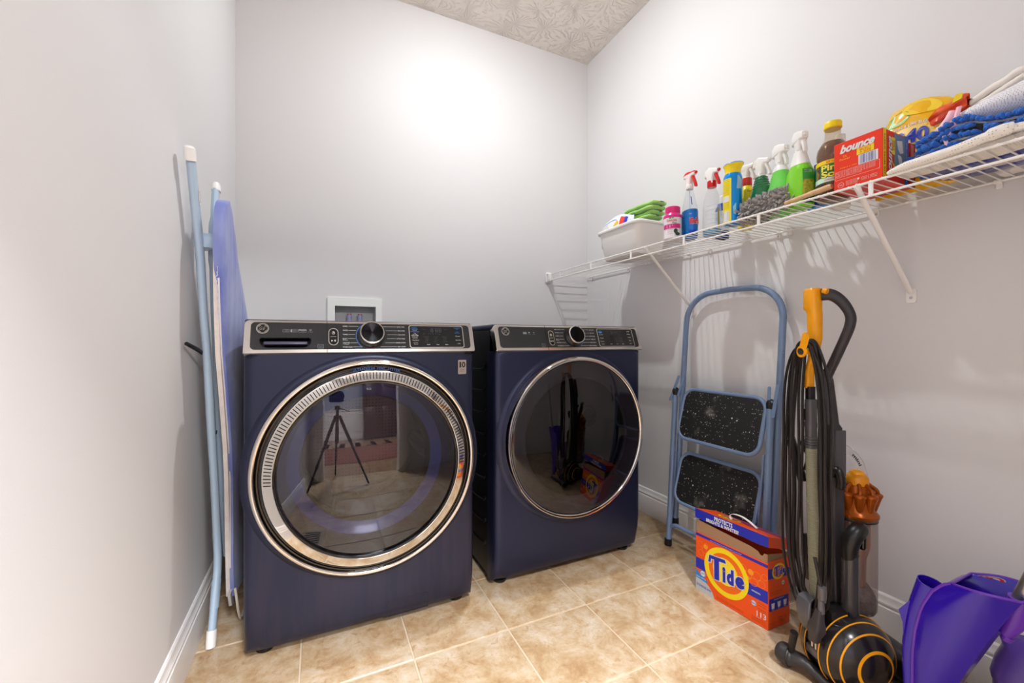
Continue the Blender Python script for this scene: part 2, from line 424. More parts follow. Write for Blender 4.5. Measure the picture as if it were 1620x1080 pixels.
# doorway casing on both faces and jambs
def casing(name, y, sgn):
    mb = MB(); cw = .085; t = .018
    y0, y1 = sorted((y, y + sgn * t))
    mb.box(DX0 - cw, DX0, y0, y1, 0, DZ + cw, .004); mb.box(DX1, DX1 + cw, y0, y1, 0, DZ + cw, .004); mb.box(DX0, DX1, y0, y1, DZ, DZ + cw, .004)
    return struct(mb, name, 'trim')
casing('trim_1', YF, 1); casing('trim_2', YF - T, -1)
m = MB(); m.box(DX0, DX0 + .015, YF - T, YF, 0, DZ); m.box(DX1 - .015, DX1, YF - T, YF, 0, DZ); m.box(DX0 + .015, DX1 - .015, YF - T, YF, DZ - .015, DZ)
struct(m, 'door_1', 'trim', smooth=False)

# ------------------------------------------------------------------ the room beyond the doorway (seen mirrored in the machines)
M['wood_floor'] = mat('brown_plank_floor', '8a6a50', .28, noise_col=('a98a6c', 5, .2))
M['hall_wall'] = mat('blue_grey_hall_paint', 'a9adb8', .6)
M['dark_wood'] = mat('dark_red_brown_wood', '38201a', .3, coat=.3)
HX0, HX1, HY0, HY1 = -1.6, 2.6, -4.2, YF - T
m = MB().box(HX0, HX1, HY0, HY1, -.05, 0)
hf = struct(MB().box(HX0, HX1, HY0, HY1, -.06, -.008), 'floor_beyond', 'wood_floor', smooth=False)
pl = MB().box(-.063, .063, -.9, .9, -.008, 0, .001, 1).build('plank', 'wood_floor', hf, smooth=False)
first = True; x = HX0 + .065; k = 0
while x < HX1 - .05:
    y = HY1 - .9 - (k % 3) * .6
    if k % 3:
        q = pl.copy(); COL.objects.link(q); gp = (k % 3) * .6; q.scale = (1, (gp - .002) / 1.8, 1); q.location = (x, HY1 - gp / 2, 0)
    while y > HY0 - .3:
        if first: o = pl; first = False
        else: o = pl.copy(); COL.objects.link(o)
        o.location = (x, max(y, HY0 + .9), 0); y -= 1.803
    x += .128; k += 1
struct(MB().box(HX0 - T, HX0, HY0 - T, HY1, 0, ZC), 'wall_beyond_left', 'hall_wall', smooth=False)
struct(MB().box(HX1, HX1 + T, HY0 - T, HY1, 0, ZC), 'wall_beyond_right', 'hall_wall', smooth=False)
struct(MB().box(HX0, HX1, HY0 - T, HY0, 0, ZC), 'wall_beyond_far', 'hall_wall', smooth=False)
struct(MB().box(HX0, XL - T, HY1, HY1 + T, 0, ZC).box(XR + T, HX1, HY1, HY1 + T, 0, ZC), 'wall_beyond_near', 'hall_wall', smooth=False)
struct(MB().box(HX0, HX1, HY0, HY1, ZC, ZC + .1), 'ceiling_beyond', 'trim', smooth=False)
m = MB(); y = HY0
m.box(HX0, HX1, y, y + .012, 0, .95); m.box(HX0, HX1, y, y + .035, .93, .97, .006); m.box(HX0, HX1, y, y + .02, 0, .16, .004)
for i in range(5):
    a = HX0 + .12 + i * .83; b = a + .68
    for q in (MB,):
        m.box(a, b, y + .012, y + .026, .80, .83, .004); m.box(a, b, y + .012, y + .026, .26, .29, .004)
        m.box(a, a + .03, y + .012, y + .026, .29, .80, .004); m.box(b - .03, b, y + .012, y + .026, .29, .80, .004)
struct(m, 'trim_3', 'trim')
# ------------------------------------------------------------------ ceiling lamp
LX, LY = .72, 1.47
lamp = thing('ceiling_lamp', (LX, LY, ZC), 'flush ceiling lamp with a small glowing dome above the machines', 'lamp')
MB().lathe([(0, 0), (.15, 0), (.15, -.012), (.142, -.022), (.05, -.028), (0, -.028)], (LX, LY, ZC)).build('ceiling_plate', 'silver', lamp)
M['bulb'] = mat('glowing_lamp_dome', 'fff8f0', emit=1)
M['bulb'].node_tree.nodes['Principled BSDF'].inputs['Emission Strength'].default_value = BULB_STRENGTH
M['bulb'].node_tree.nodes['Principled BSDF'].inputs['Emission Color'].default_value = (.94, .98, .985, 1)
MB().lathe([(.026, -.026), (.026, -.029), (.023, -.033), (.015, -.036), (.007, -.0375), (0, -.038)], (LX, LY, ZC), n=32).build('lamp_dome', 'bulb', lamp)

# ------------------------------------------------------------------ laundry outlet box in the back wall
ob = thing('outlet_box', (.179, YB, .93), 'white recessed laundry outlet box above the washer', 'outlet box')
m = MB(); fo = plane((0, YB - .006, 0), (1, 0, 0), (0, 0, 1), (0, -1, 0))
x0, x1, z0, z1 = .046, .312, .93, 1.166
for a in ((x0, bx0 + .006, z0, z1), (bx1 - .006, x1, z0, z1), (bx0 + .006, bx1 - .006, z0, bz0 + .006), (bx0 + .006, bx1 - .006, bz1 - .006, z1)):
    m.box(a[0], a[1], YB - .009, YB, a[2], a[3], .0)
m.build('face_frame', mat('white_outlet_frame', 'eef0ec', .4), ob, smooth=False)
m = MB(); a, b, c_, d = bx0 + .004, bx1 - .004, bz0 + .004, bz1 - .004; yb = YB + .085
m.box(a, b, yb - .004, yb, c_, d); m.box(a - .003, a, YB - .001, yb, c_, d); m.box(b, b + .003, YB - .001, yb, c_, d); m.box(a, b, YB - .001, yb, c_ - .003, c_); m.box(a, b, YB - .001, yb, d, d + .003)
m.build('recess', mat('grey_white_recess', 'c9cac8', .6), ob, smooth=False)
for vx in (.153, .206):
    v = MB().lathe([(0, 1.0), (.0, .965), (.009, .965), (.009, 1.045), (.012, 1.047), (.012, 1.06), (.0125, 1.062), (.0125, 1.078), (.011, 1.081), (.0, 1.081)], (vx, YB + .045, 0), n=20).build('valve', mat('violet_white_valve_cap', 'b3aee0', .35), ob)
    MB().lathe([(0, 1.0815), (.0105, 1.0815), (.0105, 1.088), (0, 1.088)], (vx, YB + .045, 0), n=20).build('copper_top', mat('copper_fitting', 'c08a6a', .3, .8), v)

# ------------------------------------------------------------------ the two machines
def drawn_badge(mb_ring, mb_mark, f, u, v, r):
    """round emblem: silver disc, dark field, two curled letters inside"""
    band(mb_ring, circ(u, v, r, 40), circ(u, v, r * .86, 40), f, .0012)
    band(mb_ring, circ(u, v, r * .80, 40), circ(u, v, r * .76, 40), f, .0012)
    for k in range(4):
        q = R(45 + 90 * k)
        pts = [(u + r * .70 * math.cos(q + t) * (1 - .10 * abs(math.sin(2.5 * t))), v + r * .70 * math.sin(q + t)) for t in (-.35, -.2, 0, .2, .35)]
        for i in range(4):
            (ax_, ay), (bx_, by) = pts[i], pts[i + 1]; dx, dy = by - ay, ax_ - bx_; L_ = math.hypot(dx, dy); dx *= .045 * r / L_; dy *= .045 * r / L_
            mb_ring.add([f(ax_ - dx, ay - dy, .0012), f(bx_ - dx, by - dy, .0012), f(bx_ + dx, by + dy, .0012), f(ax_ + dx, ay + dy, .0012)], [(0, 1, 2, 3)])
    text(mb_ring, 'G', f, u - r * .46, v - r * .30, r * .62, width=r * .46, shear=.35, bold=-.004, lift=.0012)
    text(mb_ring, 'E', f, u + r * .02, v - r * .30, r * .62, width=r * .42, shear=.35, bold=-.004, lift=.0012)
def machine(name, x0, yF, label, kind):
    W_, H_, yB = .706, 1.008, 2.2
    washer = kind == 'washer'
    t = thing(name, (x0 + W_ / 2, (yF + yB) / 2, 0), label, 'washing machine' if washer else 'dryer')
    navy = 'navy' if washer else 'navy2'
    X = lambda u: x0 + u
    # cabinet: side shell
    m = MB(); xa, xb, ya = x0 + .004, x0 + W_ - .004, yF + .06
    m.box(xa, xa + .003, ya, yB, .025, .985); m.box(xb - .003, xb, ya, yB, .025, .985); m.box(xa + .003, xb - .003, ya, yB, .025, .028); m.box(xa + .003, xb - .003, yB - .003, yB, .028, .985); m.box(xa + .003, xb - .003, ya, yB, .975, .985)
    body = m.build('cabinet', 'side', t)
    for s_ in (0, 1):
        m = MB(); xs = x0 + .0035 if s_ == 0 else x0 + W_ - .0035
        for k in range(9):
            z = .12 + k * .088
            pth = smooth_path([(xs, yF + .10, z + .028), (xs, yF + .15, z + .004), (xs, yF + .35, z - .004), (xs, yB - .35, z - .004), (xs, yB - .12, z + .004), (xs, yB - .06, z + .028)], 4)
            m.tube(pth, .005, 6)
        m.build('side_rib', 'side', body)
    # front panel: rounded outer edges, slightly drawn in towards the foot, hollow behind the door
    def front(zz):
        k = max(0, (.16 - zz) / .16); return yF + .028 * k * k + (0 if washer else .01 * k)
    cx, cz = x0 + (.354 if washer else .357), (.546 if washer else .556)
    zb0, zt0, rh = .02, .903, .262; e = .024
    angs = [2 * math.pi * i / 96 for i in range(96)] + [math.atan2(zz - cz, xx - cx) % (2 * math.pi) for xx in (x0, x0 + W_) for zz in (zb0, zt0)]
    angs = sorted(angs)
    def rim_pt(q, ins):
        c, s_ = math.cos(q), math.sin(q); ks = []
        for d, lo, hi in ((c, x0 + ins - cx, x0 + W_ - ins - cx), (s_, zb0 + ins * .5 - cz, zt0 - ins * .05 - cz)):
            if d > 1e-9: ks.append(hi / d)
            elif d < -1e-9: ks.append(lo / d)
        k = min(ks); return cx + c * k, cz + s_ * k
    rings = []
    rings.append([(cx + rh * math.cos(q), yF + .07, cz + rh * math.sin(q)) for q in angs])
    for lv in (0, .2, .45, .7, .9, 1):
        rg = []
        for q in angs:
            px, pz = rim_pt(q, e); ax, az = cx + rh * math.cos(q), cz + rh * math.sin(q); xx, zz = ax + (px - ax) * lv, az + (pz - az) * lv
            edge = min(xx - x0, x0 + W_ - xx); rg.append((xx, front(zz) - .003 * min(1, max(0, edge - e) / .15), zz))
        rings.append(rg)
    for ins, dy in ((e * .62, .0018), (e * .3, .0070), (e * .08, .0150), (0, .024), (0, .075)):
        rings.append([(rim_pt(q, ins)[0], max(front(rim_pt(q, ins)[1]) + dy, 0) if dy < .07 else yF + .075, rim_pt(q, ins)[1]) for q in angs])
    m = MB(); m.loft(rings, (False, False)); pan = m.build('front_panel', navy, t, sharp=40)
    # raised collar pressed into the panel around the door
    rc = .342 if washer else .332
    MB().ring([(rc + .022, -.006), (rc + .015, .002), (rc + .006, .006), (rc - .004, .007), (rc - .012, .004), (rc - .012, -.01)], (cx, yF - .002, cz), n=96).build('door_collar', navy, t)
    # console: bright frame and dark ribbed face, leaning back
    al = R(20); ca, sa = math.cos(al), math.sin(al)
    fo = plane((x0, yF - .014, .906), (1, 0, 0), (0, sa, ca), (0, -ca, sa)); CH = .106
    m = MB(); out = rrect(.001, 0, W_ - .001, CH, .014, 5, (.4, .4, 1, 1))
    cham = rrect(.003, .002, W_ - .003, CH - .003, .013, 5, (.4, .4, 1, 1)); inn = rrect(.019, .0115, W_ - .017, CH - .008, .012, 5)
    nn = min(len(out), len(inn)); 
    rings = [[fo(u, v, -.03) for u, v in out], [fo(u, v, -.004) for u, v in out], [fo(u, v, 0) for u, v in cham], [fo(u, v, .0005) for u, v in inn], [fo(u, v, -.003) for u, v in inn]]
    m.loft(rings, (True, False)); frame = m.build('console_frame', 'silver', t, sharp=30)
    # lid behind the console
    MB().box(x0 + .001, x0 + W_ - .001, yF + .03, yB, .982, 1.007, .007, 3).build('top_lid', navy, t)
    usp = .223 if washer else .225
    # drawer face (with grip) and control face
    ul, ur, vb, vt = .019, W_ - .017, .0115, CH - .008
    m = MB()
    if washer:
        outer = rrect(ul, vb, usp - .0006, vt, .012, 5, (1, 0, 0, 1)); grip = rrect(.043, .018, .177, .048, .022, 6, (1, 1, .25, .25))
        # face with a hole: bridge the two outlines as a filled polygon pair via bmesh
        bm = bmesh.new(); eds = []
        for pts in (outer, grip):
            vv = [bm.verts.new(fo(u, v, .0002)) for u, v in pts]; eds += [bm.edges.new((vv[i], vv[(i + 1) % len(vv)])) for i in range(len(vv))]
        bmesh.ops.triangle_fill(bm, edges=eds, use_beauty=True); bm.verts.index_update(); m.bm(bm)
        drawer = m.build('detergent_drawer', 'panel', t, smooth=False)
        m = MB(); inner = [((u - .11) * .93 + .11, (v - .033) * .9 + .032) for u, v in grip]
        m.loft([[fo(u, v, .0012) for u, v in grip], [fo(u, v, -.022) for u, v in inner]], (False, True)); gr = m.build('grip_recess', 'gloss_black', drawer)
        lip = [((u - .11) * 1.03 + .11, (v - .033) * 1.08 + .033) for u, v in grip]
        m = MB(); band(m, lip, grip, fo, .0013); m.loft([[fo(u, v, 0) for u, v in lip], [fo(u, v, .0013) for u, v in lip]], (False, False)); m.build('grip_rim', 'gloss_black', drawer)
        m = MB(); m.box(.052, .168, -.016, -.004, .030, .040, .003, 2, T=lambda p: fo(p.x, p.z, p.y)); m.build('grip_bar', mat('grey_violet_grip_bar', '55506a', .3), drawer)
    else:
        m.poly(rrect(ul, vb, usp - .0006, vt, .012, 5, (1, 0, 0, 1)), fo, .0002); drawer = m.build('blank_panel', 'panel', t, smooth=False)
    m = MB(); m.poly(rrect(usp + .0006, vb, ur, vt, .012, 5, (0, 1, 1, 0)), fo, .0002); ctrl = m.build('control_panel', 'panel', t, smooth=False)
    MB().box(usp - .0006, usp + .0006, .0, CH, .0003, .001, 0, T=lambda p: fo(p.x, p.y, p.z)).build('seam', 'black', t, smooth=False)
    # emblem
    m = MB(); m2 = MB(); m.poly(circ(.049, .078, .0165, 40), fo, .0006); em = m.build('emblem', 'gloss_black', drawer, smooth=False)
    drawn_badge(m2, None, fo, .049, .078, .0165); m2.build('emblem_letters', 'silver', drawer, smooth=False)
    # small icons
    m = MB()
    if washer:
        for k, (u, wd) in enumerate(((.101, .018), (.122, .018), (.143, .022))):
            band(m, rrect(u, .067, u + wd, .076, .001, 2), rrect(u + .0006, .0676, u + wd - .0006, .0754, .001, 2), fo, .0006)
            text(m, ('POWER', 'OdorBlock', 'ULTRAFRESH')[k], fo, u + wd / 2 + .001, .0725, .002, width=wd * .62, align='c'); text(m, ('CLEAN', 'tech', 'VENT')[k], fo, u + wd / 2 + .001, .069, .0018, width=wd * .5, align='c')
        m.poly(rrect(.122, .067, .126, .076, .0005, 2), fo, .0007); m.poly(rrect(.143, .0725, .165, .076, .0005, 2), fo, .0007)
        wu = .176
    else:
        band(m, rrect(.123, .067, .139, .077, .001, 2), rrect(.1236, .0676, .1384, .0764, .001, 2), fo, .0006); m.poly(rrect(.124, .0685, .138, .0755, .0005, 2), fo, .0006)
        m.poly(circ(.150, .074, .004, 14, .003), fo, .0006); text(m, 'WASHER', fo, .1505, .067, .0018, width=.012, align='c'); wu = .170
    for rr in (.0022, .0040, .0058):
        arc = [(wu + rr * math.cos(R(a)), .0705 + rr * math.sin(R(a))) for a in range(45, 136, 15)]
        for i in range(len(arc) - 1):
            (a, b), (c_, d) = arc[i], arc[i + 1]; k_ = 1 - .0009 / rr
            m.add([fo(a, b, .0006), fo(c_, d, .0006), fo(wu + (c_ - wu) * k_, .0705 + (d - .0705) * k_, .0006), fo(wu + (a - wu) * k_, .0705 + (b - .0705) * k_, .0006)], [(0, 1, 2, 3)])
    text(m, 'CONNECT', fo, wu, .067, .0018, width=.013, align='c')
    q = .204 if washer else .206
    band(m, rrect(q - .008, .014, q + .008, .028, .0005, 2), rrect(q - .0073, .0147, q + .0073, .0273, .0005, 2), fo, .0006)
    text(m, 'Ready', fo, q, .0215, .0025, width=.010, align='c'); text(m, 'ENERGY', fo, q, .017, .0018, width=.010, align='c')
    m.build('icon_print', 'print_grey', drawer, smooth=False)
    # power / start button in its bright pill
    m = MB(); a = rrect(.217 + .0, .024, .2455, .081, .0142, 8) if washer else rrect(.2345, .020, .259, .083, .0122, 8)
    uc = sum(p[0] for p in a) / len(a); vc = sum(p[1] for p in a) / len(a)
    if washer: a = [(u + .0005 + .009, v) for u, v in a]; uc += .0095
    b_ = [(uc + (u - uc) * .86, vc + (v - vc) * .93) for u, v in a]
    m.loft([[fo(u, v, 0) for u, v in a], [fo(u, v, .0022) for u, v in a], [fo(u, v, .0022) for u, v in b_], [fo(u, v, .0006) for u, v in b_]], (False, False)); bt = m.build('button_rim', 'silver', ctrl)
    m = MB(); m.poly(b_, fo, .0008); m.build('button', 'gloss_black', ctrl, smooth=False)
    m = MB(); band(m, circ(uc, vc + .013, .0045, 20), circ(uc, vc + .013, .0035, 20), fo, .0012); m.poly([(uc - .0005, vc + .012), (uc + .0005, vc + .012), (uc + .0005, vc + .016), (uc - .0005, vc + .016)], fo, .0012)
    m.poly([(uc - .008, vc), (uc + .008, vc), (uc + .008, vc + .0006), (uc - .008, vc + .0006)], fo, .0012)
    m.poly([(uc - .006, vc - .016), (uc - .001, vc - .013), (uc - .006, vc - .010)], fo, .0012)
    for k in range(3): m.poly([(uc + .002, vc - .0155 + k * .0022), (uc + .007, vc - .0155 + k * .0022), (uc + .007, vc - .0145 + k * .0022), (uc + .002, vc - .0145 + k * .0022)], fo, .0012)
    m.build('button_print', 'print_white', ctrl, smooth=False)
    # knob
    ku, kv = .354, .058
    ko = fo(ku, kv, 0); A_, B_, N_ = Vector((1, 0, 0)), Vector((0, sa, ca)), Vector((0, -ca, sa))
    KT = lambda p: ko + A_ * p.x + B_ * p.y + N_ * p.z
    kr = .0375
    MB().lathe([(0, .0005), (kr + .005, .0005), (kr + .0045, .004), (kr + .001, .006), (0, .006)], (0, 0, 0), n=48, T=KT).build('knob_skirt', 'gloss_black', ctrl)
    kn = MB().lathe([(0, .006), (kr - .002, .006), (kr - .0015, .020), (kr + .0005, .023), (kr + .0005, .028), (kr - .001, .0305), (kr - .0035, .0308), (kr - .0042, .029), (0, .0285)], (0, 0, 0), n=64, T=KT).build('knob', 'chrome', ctrl, sharp=50)
    m, nt, b = new_mat('spun_metal_knob_face'); tcn = nt.nodes.new('ShaderNodeTexCoord')
    b.inputs['Base Color'].default_value = lin('3a3a3c' if washer else '2a2a2c'); b.inputs['Metallic'].default_value = 1; b.inputs['Roughness'].default_value = .28; b.inputs['Anisotropic'].default_value = .9; b.inputs['Anisotropic Rotation'].default_value = .25
    tg = nt.nodes.new('ShaderNodeTangent'); tg.direction_type = 'RADIAL'; tg.axis = 'Z'; 
    face = bpy.data.objects.new('knob_face', None)
    fm = MB().lathe([(0, .0), (kr - .0042, .0)], (0, 0, 0), n=64)
    me = bpy.data.meshes.new('knob_face'); me.from_pydata([tuple(v) for v in fm.v], [], fm.f); me.materials.append(m)
    face = bpy.data.objects.new('knob_face', me); COL.objects.link(face); face.parent = ctrl
    mw = Matrix((A_.to_4d(), B_.to_4d(), N_.to_4d(), (0, 0, 0, 1))).transposed()
    mw = Matrix(((A_.x, B_.x, N_.x, 0), (A_.y, B_.y, N_.y, 0), (A_.z, B_.z, N_.z, 0), (0, 0, 0, 1)))
    face.matrix_local = Matrix.Translation(ko + N_ * .0292 - Vector(ORG[ctrl.name])) @ mw
    nt.links.new(tg.outputs[0], b.inputs['Tangent'])
    # dial lettering
    L_ = ['NORMAL', 'WHITES', 'TOWELS', 'BULKY', 'SANITIZE', 'POWER CLEAN'] if washer else ['MIXED LOADS', 'COTTONS', 'TOWELS', 'BULKY', 'SANITIZE', '* WASHER LINK']
    Rr = ['QUICK WASH', 'DELICATES', 'COLD WASH', 'ACTIVE WEAR', 'RINSE & SPIN', 'SELF CLEAN'] if washer else ['QUICK DRY', 'DELICATES', 'ACTIVE WEAR', 'TIMED DRY', 'STEAM REFRESH', 'STEAM DEWRINKLE']
    m = MB(); rows = [.090 - .0140 * i for i in range(6)]
    for i, v in enumerate(rows):
        v -= .003
        wl = .0037 * len(L_[i]) * .68; u0 = .268
        text(m, L_[i], fo, u0, v, .0036, width=wl, bold=.006)
        dv = abs(v + .0018 - kv); xk = math.sqrt(max(.0, (kr + .010) ** 2 - dv * dv))
        a = u0 + wl + .002; b = max(ku - xk - .002, a + .003)
        m.poly([(a, v + .0014), (b, v + .0014), (b, v + .0022), (a, v + .0022)], fo, .0006)
        wr = .0037 * len(Rr[i]) * .68; e = .461
        if i == 4 and not washer: pass
        text(m, Rr[i], fo, e, v, .0036, width=wr, align='r', bold=.006)
        a = ku + xk + (.002 if i not in (0, 5) else .0)
        m.poly([(a, v + .0014), (e - wr - .002, v + .0014), (e - wr - .002, v + .0022), (a, v + .0022)], fo, .0006)
    text(m, 'Bedding', fo, .268, rows[3] - .0068, .0026, width=.014); 
    if washer: text(m, '+ Allergen', fo, .268, rows[4] - .0068, .0026, width=.018)
    m.build('dial_print', 'print_white', ctrl, smooth=False)
    m = MB(); ra, rb = kr + .0085, kr + .0100
    rng = range(118, 236, 6) if washer else range(305, 336, 6)
    if washer: 
        o_ = [(ku + ra * math.cos(R(a)), kv - .003 + ra * math.sin(R(a))) for a in rng]; i_ = [(ku + rb * math.cos(R(a)), kv - .003 + rb * math.sin(R(a))) for a in rng]
    else:
        o_ = [(ku + ra * math.cos(R(a)), kv + ra * math.sin(R(a))) for a in rng]; i_ = [(ku + rb * math.cos(R(a)), kv + rb * math.sin(R(a))) for a in rng]
    for i in range(len(o_) - 1): m.add([fo(*o_[i], .0006), fo(*o_[i + 1], .0006), fo(*i_[i + 1], .0006), fo(*i_[i], .0006)], [(0, 1, 2, 3)])
    text(m, 'Steam' if washer else 'Steam', fo, (.303 if washer else .372), .0125, .0022, width=.014)
    m.build('steam_print', 'print_blue', ctrl, smooth=False)
    # touch screen in its bright frame
    s0, s1, t0, t1 = (.4745, .666, .0135, .0955)
    a = rrect(s0, t0, s1, t1, .008, 5); b = rrect(s0 + .0028, t0 + .0028, s1 - .0028, t1 - .0028, .006, 5)
    m = MB(); m.loft([[fo(u, v, 0) for u, v in a], [fo(u, v, .0018) for u, v in a], [fo(u, v, .0018) for u, v in b], [fo(u, v, .0006) for u, v in b]], (False, False)); m.build('screen_rim', 'silver', ctrl)
    m = MB(); m.poly(b, fo, .0009); m.build('screen', 'gloss_black', ctrl, smooth=False)
    mw_, mb2, mg = MB(), MB(), MB(); Z_ = .0014
    def sline(mb, u, v, wd): mb.poly([(u - wd / 2, v), (u + wd / 2, v), (u + wd / 2, v + .0006), (u - wd / 2, v + .0006)], fo, Z_)
    if washer:
        cl = s0 + .020
        text(mb2, 'SMART', fo, cl, .0855, .0034, width=.017, align='c', lift=Z_); text(mb2, 'DISPENSE', fo, cl, .0805, .0034, width=.021, align='c', lift=Z_); sline(mw_, cl, .0775, .017)
        text(mb2, 'POWERSTEAM', fo, cl, .0705, .0030, width=.028, align='c', lift=Z_); text(mw_, 'Wifi', fo, cl, .0655, .0026, width=.007, align='c', lift=Z_); sline(mw_, cl, .0625, .017)
        text(mw_, 'Delay Wash', fo, cl, .0565, .0032, width=.023, align='c', bold=.006, lift=Z_); text(mw_, 'Remote Start', fo, cl, .0515, .0026, width=.018, align='c', lift=Z_); sline(mw_, cl, .0475, .017)
        text(mw_, 'Time Saver', fo, cl + .001, .040, .0032, width=.022, align='c', bold=.006, lift=Z_); sline(mw_, cl, .0335, .017); text(mw_, 'Sound', fo, cl + .001, .0265, .0030, width=.013, align='c', bold=.006, lift=Z_)
        cr = s1 - .022
        text(mb2, 'ULTRAFRESH', fo, cr, .0855, .0030, width=.022, align='c', lift=Z_); text(mb2, 'VENT', fo, cr, .0805, .0026, width=.009, align='c', lift=Z_)
        text(mb2, '+ Odor', fo, cr, .0710, .0028, width=.012, align='c', lift=Z_); text(mb2, 'BLOCK', fo, cr, .0665, .0024, width=.017, align='c', lift=Z_)
        text(mw_, 'Prewash', fo, cr + .001, .0555, .0028, width=.016, align='c', bold=.006, lift=Z_); text(mw_, 'Extra Rinse', fo, cr + .002, .0405, .0028, width=.019, align='c', bold=.006, lift=Z_); text(mw_, 'Lock', fo, cr + .003, .028, .0026, width=.010, align='c', lift=Z_)
    else:
        cl = s0 + .020
        mb2.poly([(cl - .012, .082), (cl + .008, .082), (cl + .005, .074), (cl - .009, .074)], fo, Z_); text(mb2, 'WET', fo, cl - .002, .084, .003, width=.014, align='c', lift=Z_)
        for v, s_, wd in ((.066, 'Extend', .018), (.051, 'Tumble', .018), (.036, 'Delay Dry', .018), (.024, 'Sound', .013)):
            text(mw_, s_, fo, cl, v, .0030, width=wd, align='c', bold=.006, lift=Z_)
        cr = s1 - .022
        for v, s_ in ((.082, 'Damp Alert'), (.070, 'Rotate'), (.055, 'Drum Light'), (.040, 'Time'), (.026, 'Lock')):
            text(mw_, s_, fo, cr, v, .0028, width=.016 if len(s_) > 5 else .010, align='c', bold=.006, lift=Z_)
    cc = (s0 + s1) / 2
    for k, s_ in enumerate(('Soil', 'Temp', 'Spin') if washer else ('Level', 'Temp', 'Dry')):
        text(mw_, s_, fo, cc - .032 + .032 * k, .0245, .0030, width=.010, align='c', bold=.006, lift=Z_)
        for j in range(5): text(mg, (('Extra Heavy', 'Heavy', 'Normal', 'Light', 'Extra Light'), ('Extra Hot', 'Hot', 'Warm', 'Cool', 'Tap Cold'), ('Max', 'High', 'Medium', 'Low', 'No Spin'))[k][j], fo, cc - .036 + .032 * k, .053 - j * .0048, .0022, width=.010 + .006 * (j % 4 == 0), align='c', lift=Z_)
    # unlit digits
    for k in range(3):
        u = cc - .020 + k * .012 + (.004 if k else 0)
        for (a, b, c_, d) in ((0, 0, .008, .001), (0, .0065, .008, .0075), (0, .013, .008, .014), (0, 0, .001, .014), (.007, 0, .008, .014)):
            mg.poly([(u + a, .071 + b), (u + c_, .071 + b), (u + c_, .071 + d), (u + a, .071 + d)], fo, Z_)
    mg.poly([(cc - .045, .064), (cc - .044, .064), (cc - .044, .066), (cc - .045, .066)], fo, Z_)
    for k in range(4): text(mg, ('Min', 'Wash', 'Rinse', 'Spin')[k], fo, cc - .024 + k * .011, .064, .002, width=.007, align='c', lift=Z_)
    text(mg, 'Add Garment', fo, cc - .042, .080, .002, width=.012, align='c', lift=Z_); text(mg, 'Control Lock', fo, cc + .032, .080, .002, width=.012, align='c', lift=Z_)
    mw_.build('screen_print', 'print_white', ctrl, smooth=False); mb2.build('screen_print', 'print_blue', ctrl, smooth=False); mg.build('screen_digits', 'print_dim', ctrl, smooth=False)
    # ---- door
    o = (cx, yF, cz)
    if washer:
        d = MB().ring([(.338, .0), (.3395, .012), (.338, .030), (.335, .037), (.330, .040), (.325, .0385), (.3225, .034), (.320, .0)], o, n=128).build('door', 'chrome', t, sharp=50)
        d['label'] = 'round door with bright outer rim'
        MB().ring([(.3225, .0), (.3225, .030), (.317, .037), (.3135, .0365), (.3125, .030), (.3095, .030), (.3085, .0405), (.3045, .041), (.303, .030), (.303, .0)], o, n=128).build('dark_ring', 'gloss_black', d, sharp=50)
        MB().ring([(.304, .02), (.304, .041), (.3025, .0435), (.3005, .0440), (.2775, .0545), (.2755, .0555), (.2740, .0545), (.2740, .02)], o, n=160).build('vent_ring', 'ring', d, sharp=40)
        # slots: 96 dark pockets over the upper half
        slot = None
        sm_ = mat('shadow_black_slot', '060606', .5)
        for k in range(97):
            q = R(-3 + 186 * k / 96)
            if slot is None:
                s_ = MB(); 
                pts = rrect(-.0110, -.0012, .0110, .0012, .0012, 3)
                slope = math.atan2(.0105, .023)
                ff = lambda u, v, h=0: Vector((u * math.cos(slope), h, v)) + Vector((0, u * math.sin(slope), 0))
                rim_ = [(u * 1.0 + math.copysign(.0006, u), v + math.copysign(.0006, v)) for u, v in pts]
                s_.poly(pts, lambda u, v, h=0: Vector((u * math.cos(slope), u * math.sin(slope) - .0011, v)))
                me = bpy.data.meshes.new('vent_slot'); me.from_pydata([tuple(v) for v in s_.v], [], s_.f); me.materials.append(sm_)
                slot = me
            so = bpy.data.objects.new('vent_slot', slot); COL.objects.link(so); so.parent = d
            r0 = .289; so.location = Vector((cx + r0 * math.cos(q), yF - .04925, cz + r0 * math.sin(q))) - Vector(ORG[d.name])
            so.rotation_euler = (0, -q, 0)
        MB().ring([(.274, .02), (.274, .053), (.270, .056), (.2665, .0545), (.2655, .050), (.2655, .02)], o, n=128).build('glass_gasket', 'gloss_black', d, sharp=50)
        gp = [(.2665 * math.sin(R(a)), .050 + .030 * (math.cos(R(a)))) for a in range(90, -1, -6)]
        gp = [(r, .0475 + .0185 * (1 - (r / .2665) ** 2)) for r in [.2665 * k / 14 for k in range(14, -1, -1)]]
        MB().lathe(gp, o, 'y', 96, caps=False).build('glass', 'door_glass', d, fixn=False)
        bowl = MB().lathe([(.2655, .035), (.262, .02), (.256, -.02), (.250, -.050), (.246, -.065)], o, 'y', 96, caps=False).build('glass_bowl', 'bowl_plastic', d)
        MB().ring([(.247, -.060), (.248, -.078), (.232, -.092), (.214, -.090), (.212, -.078), (.226, -.070)], o, n=96).build('blue_seal', mat('blue_tinted_inner_seal', '31479a', .25, coat=.4), d)
        dr = MB().lathe([(.214, -.085), (.205, -.12), (.245, -.14), (.25, -.42), (.23, -.44), (0, -.45)], (cx, yF, cz), 'y', 96, caps=False).build('drum', 'steel_drum', t)
        m = MB()
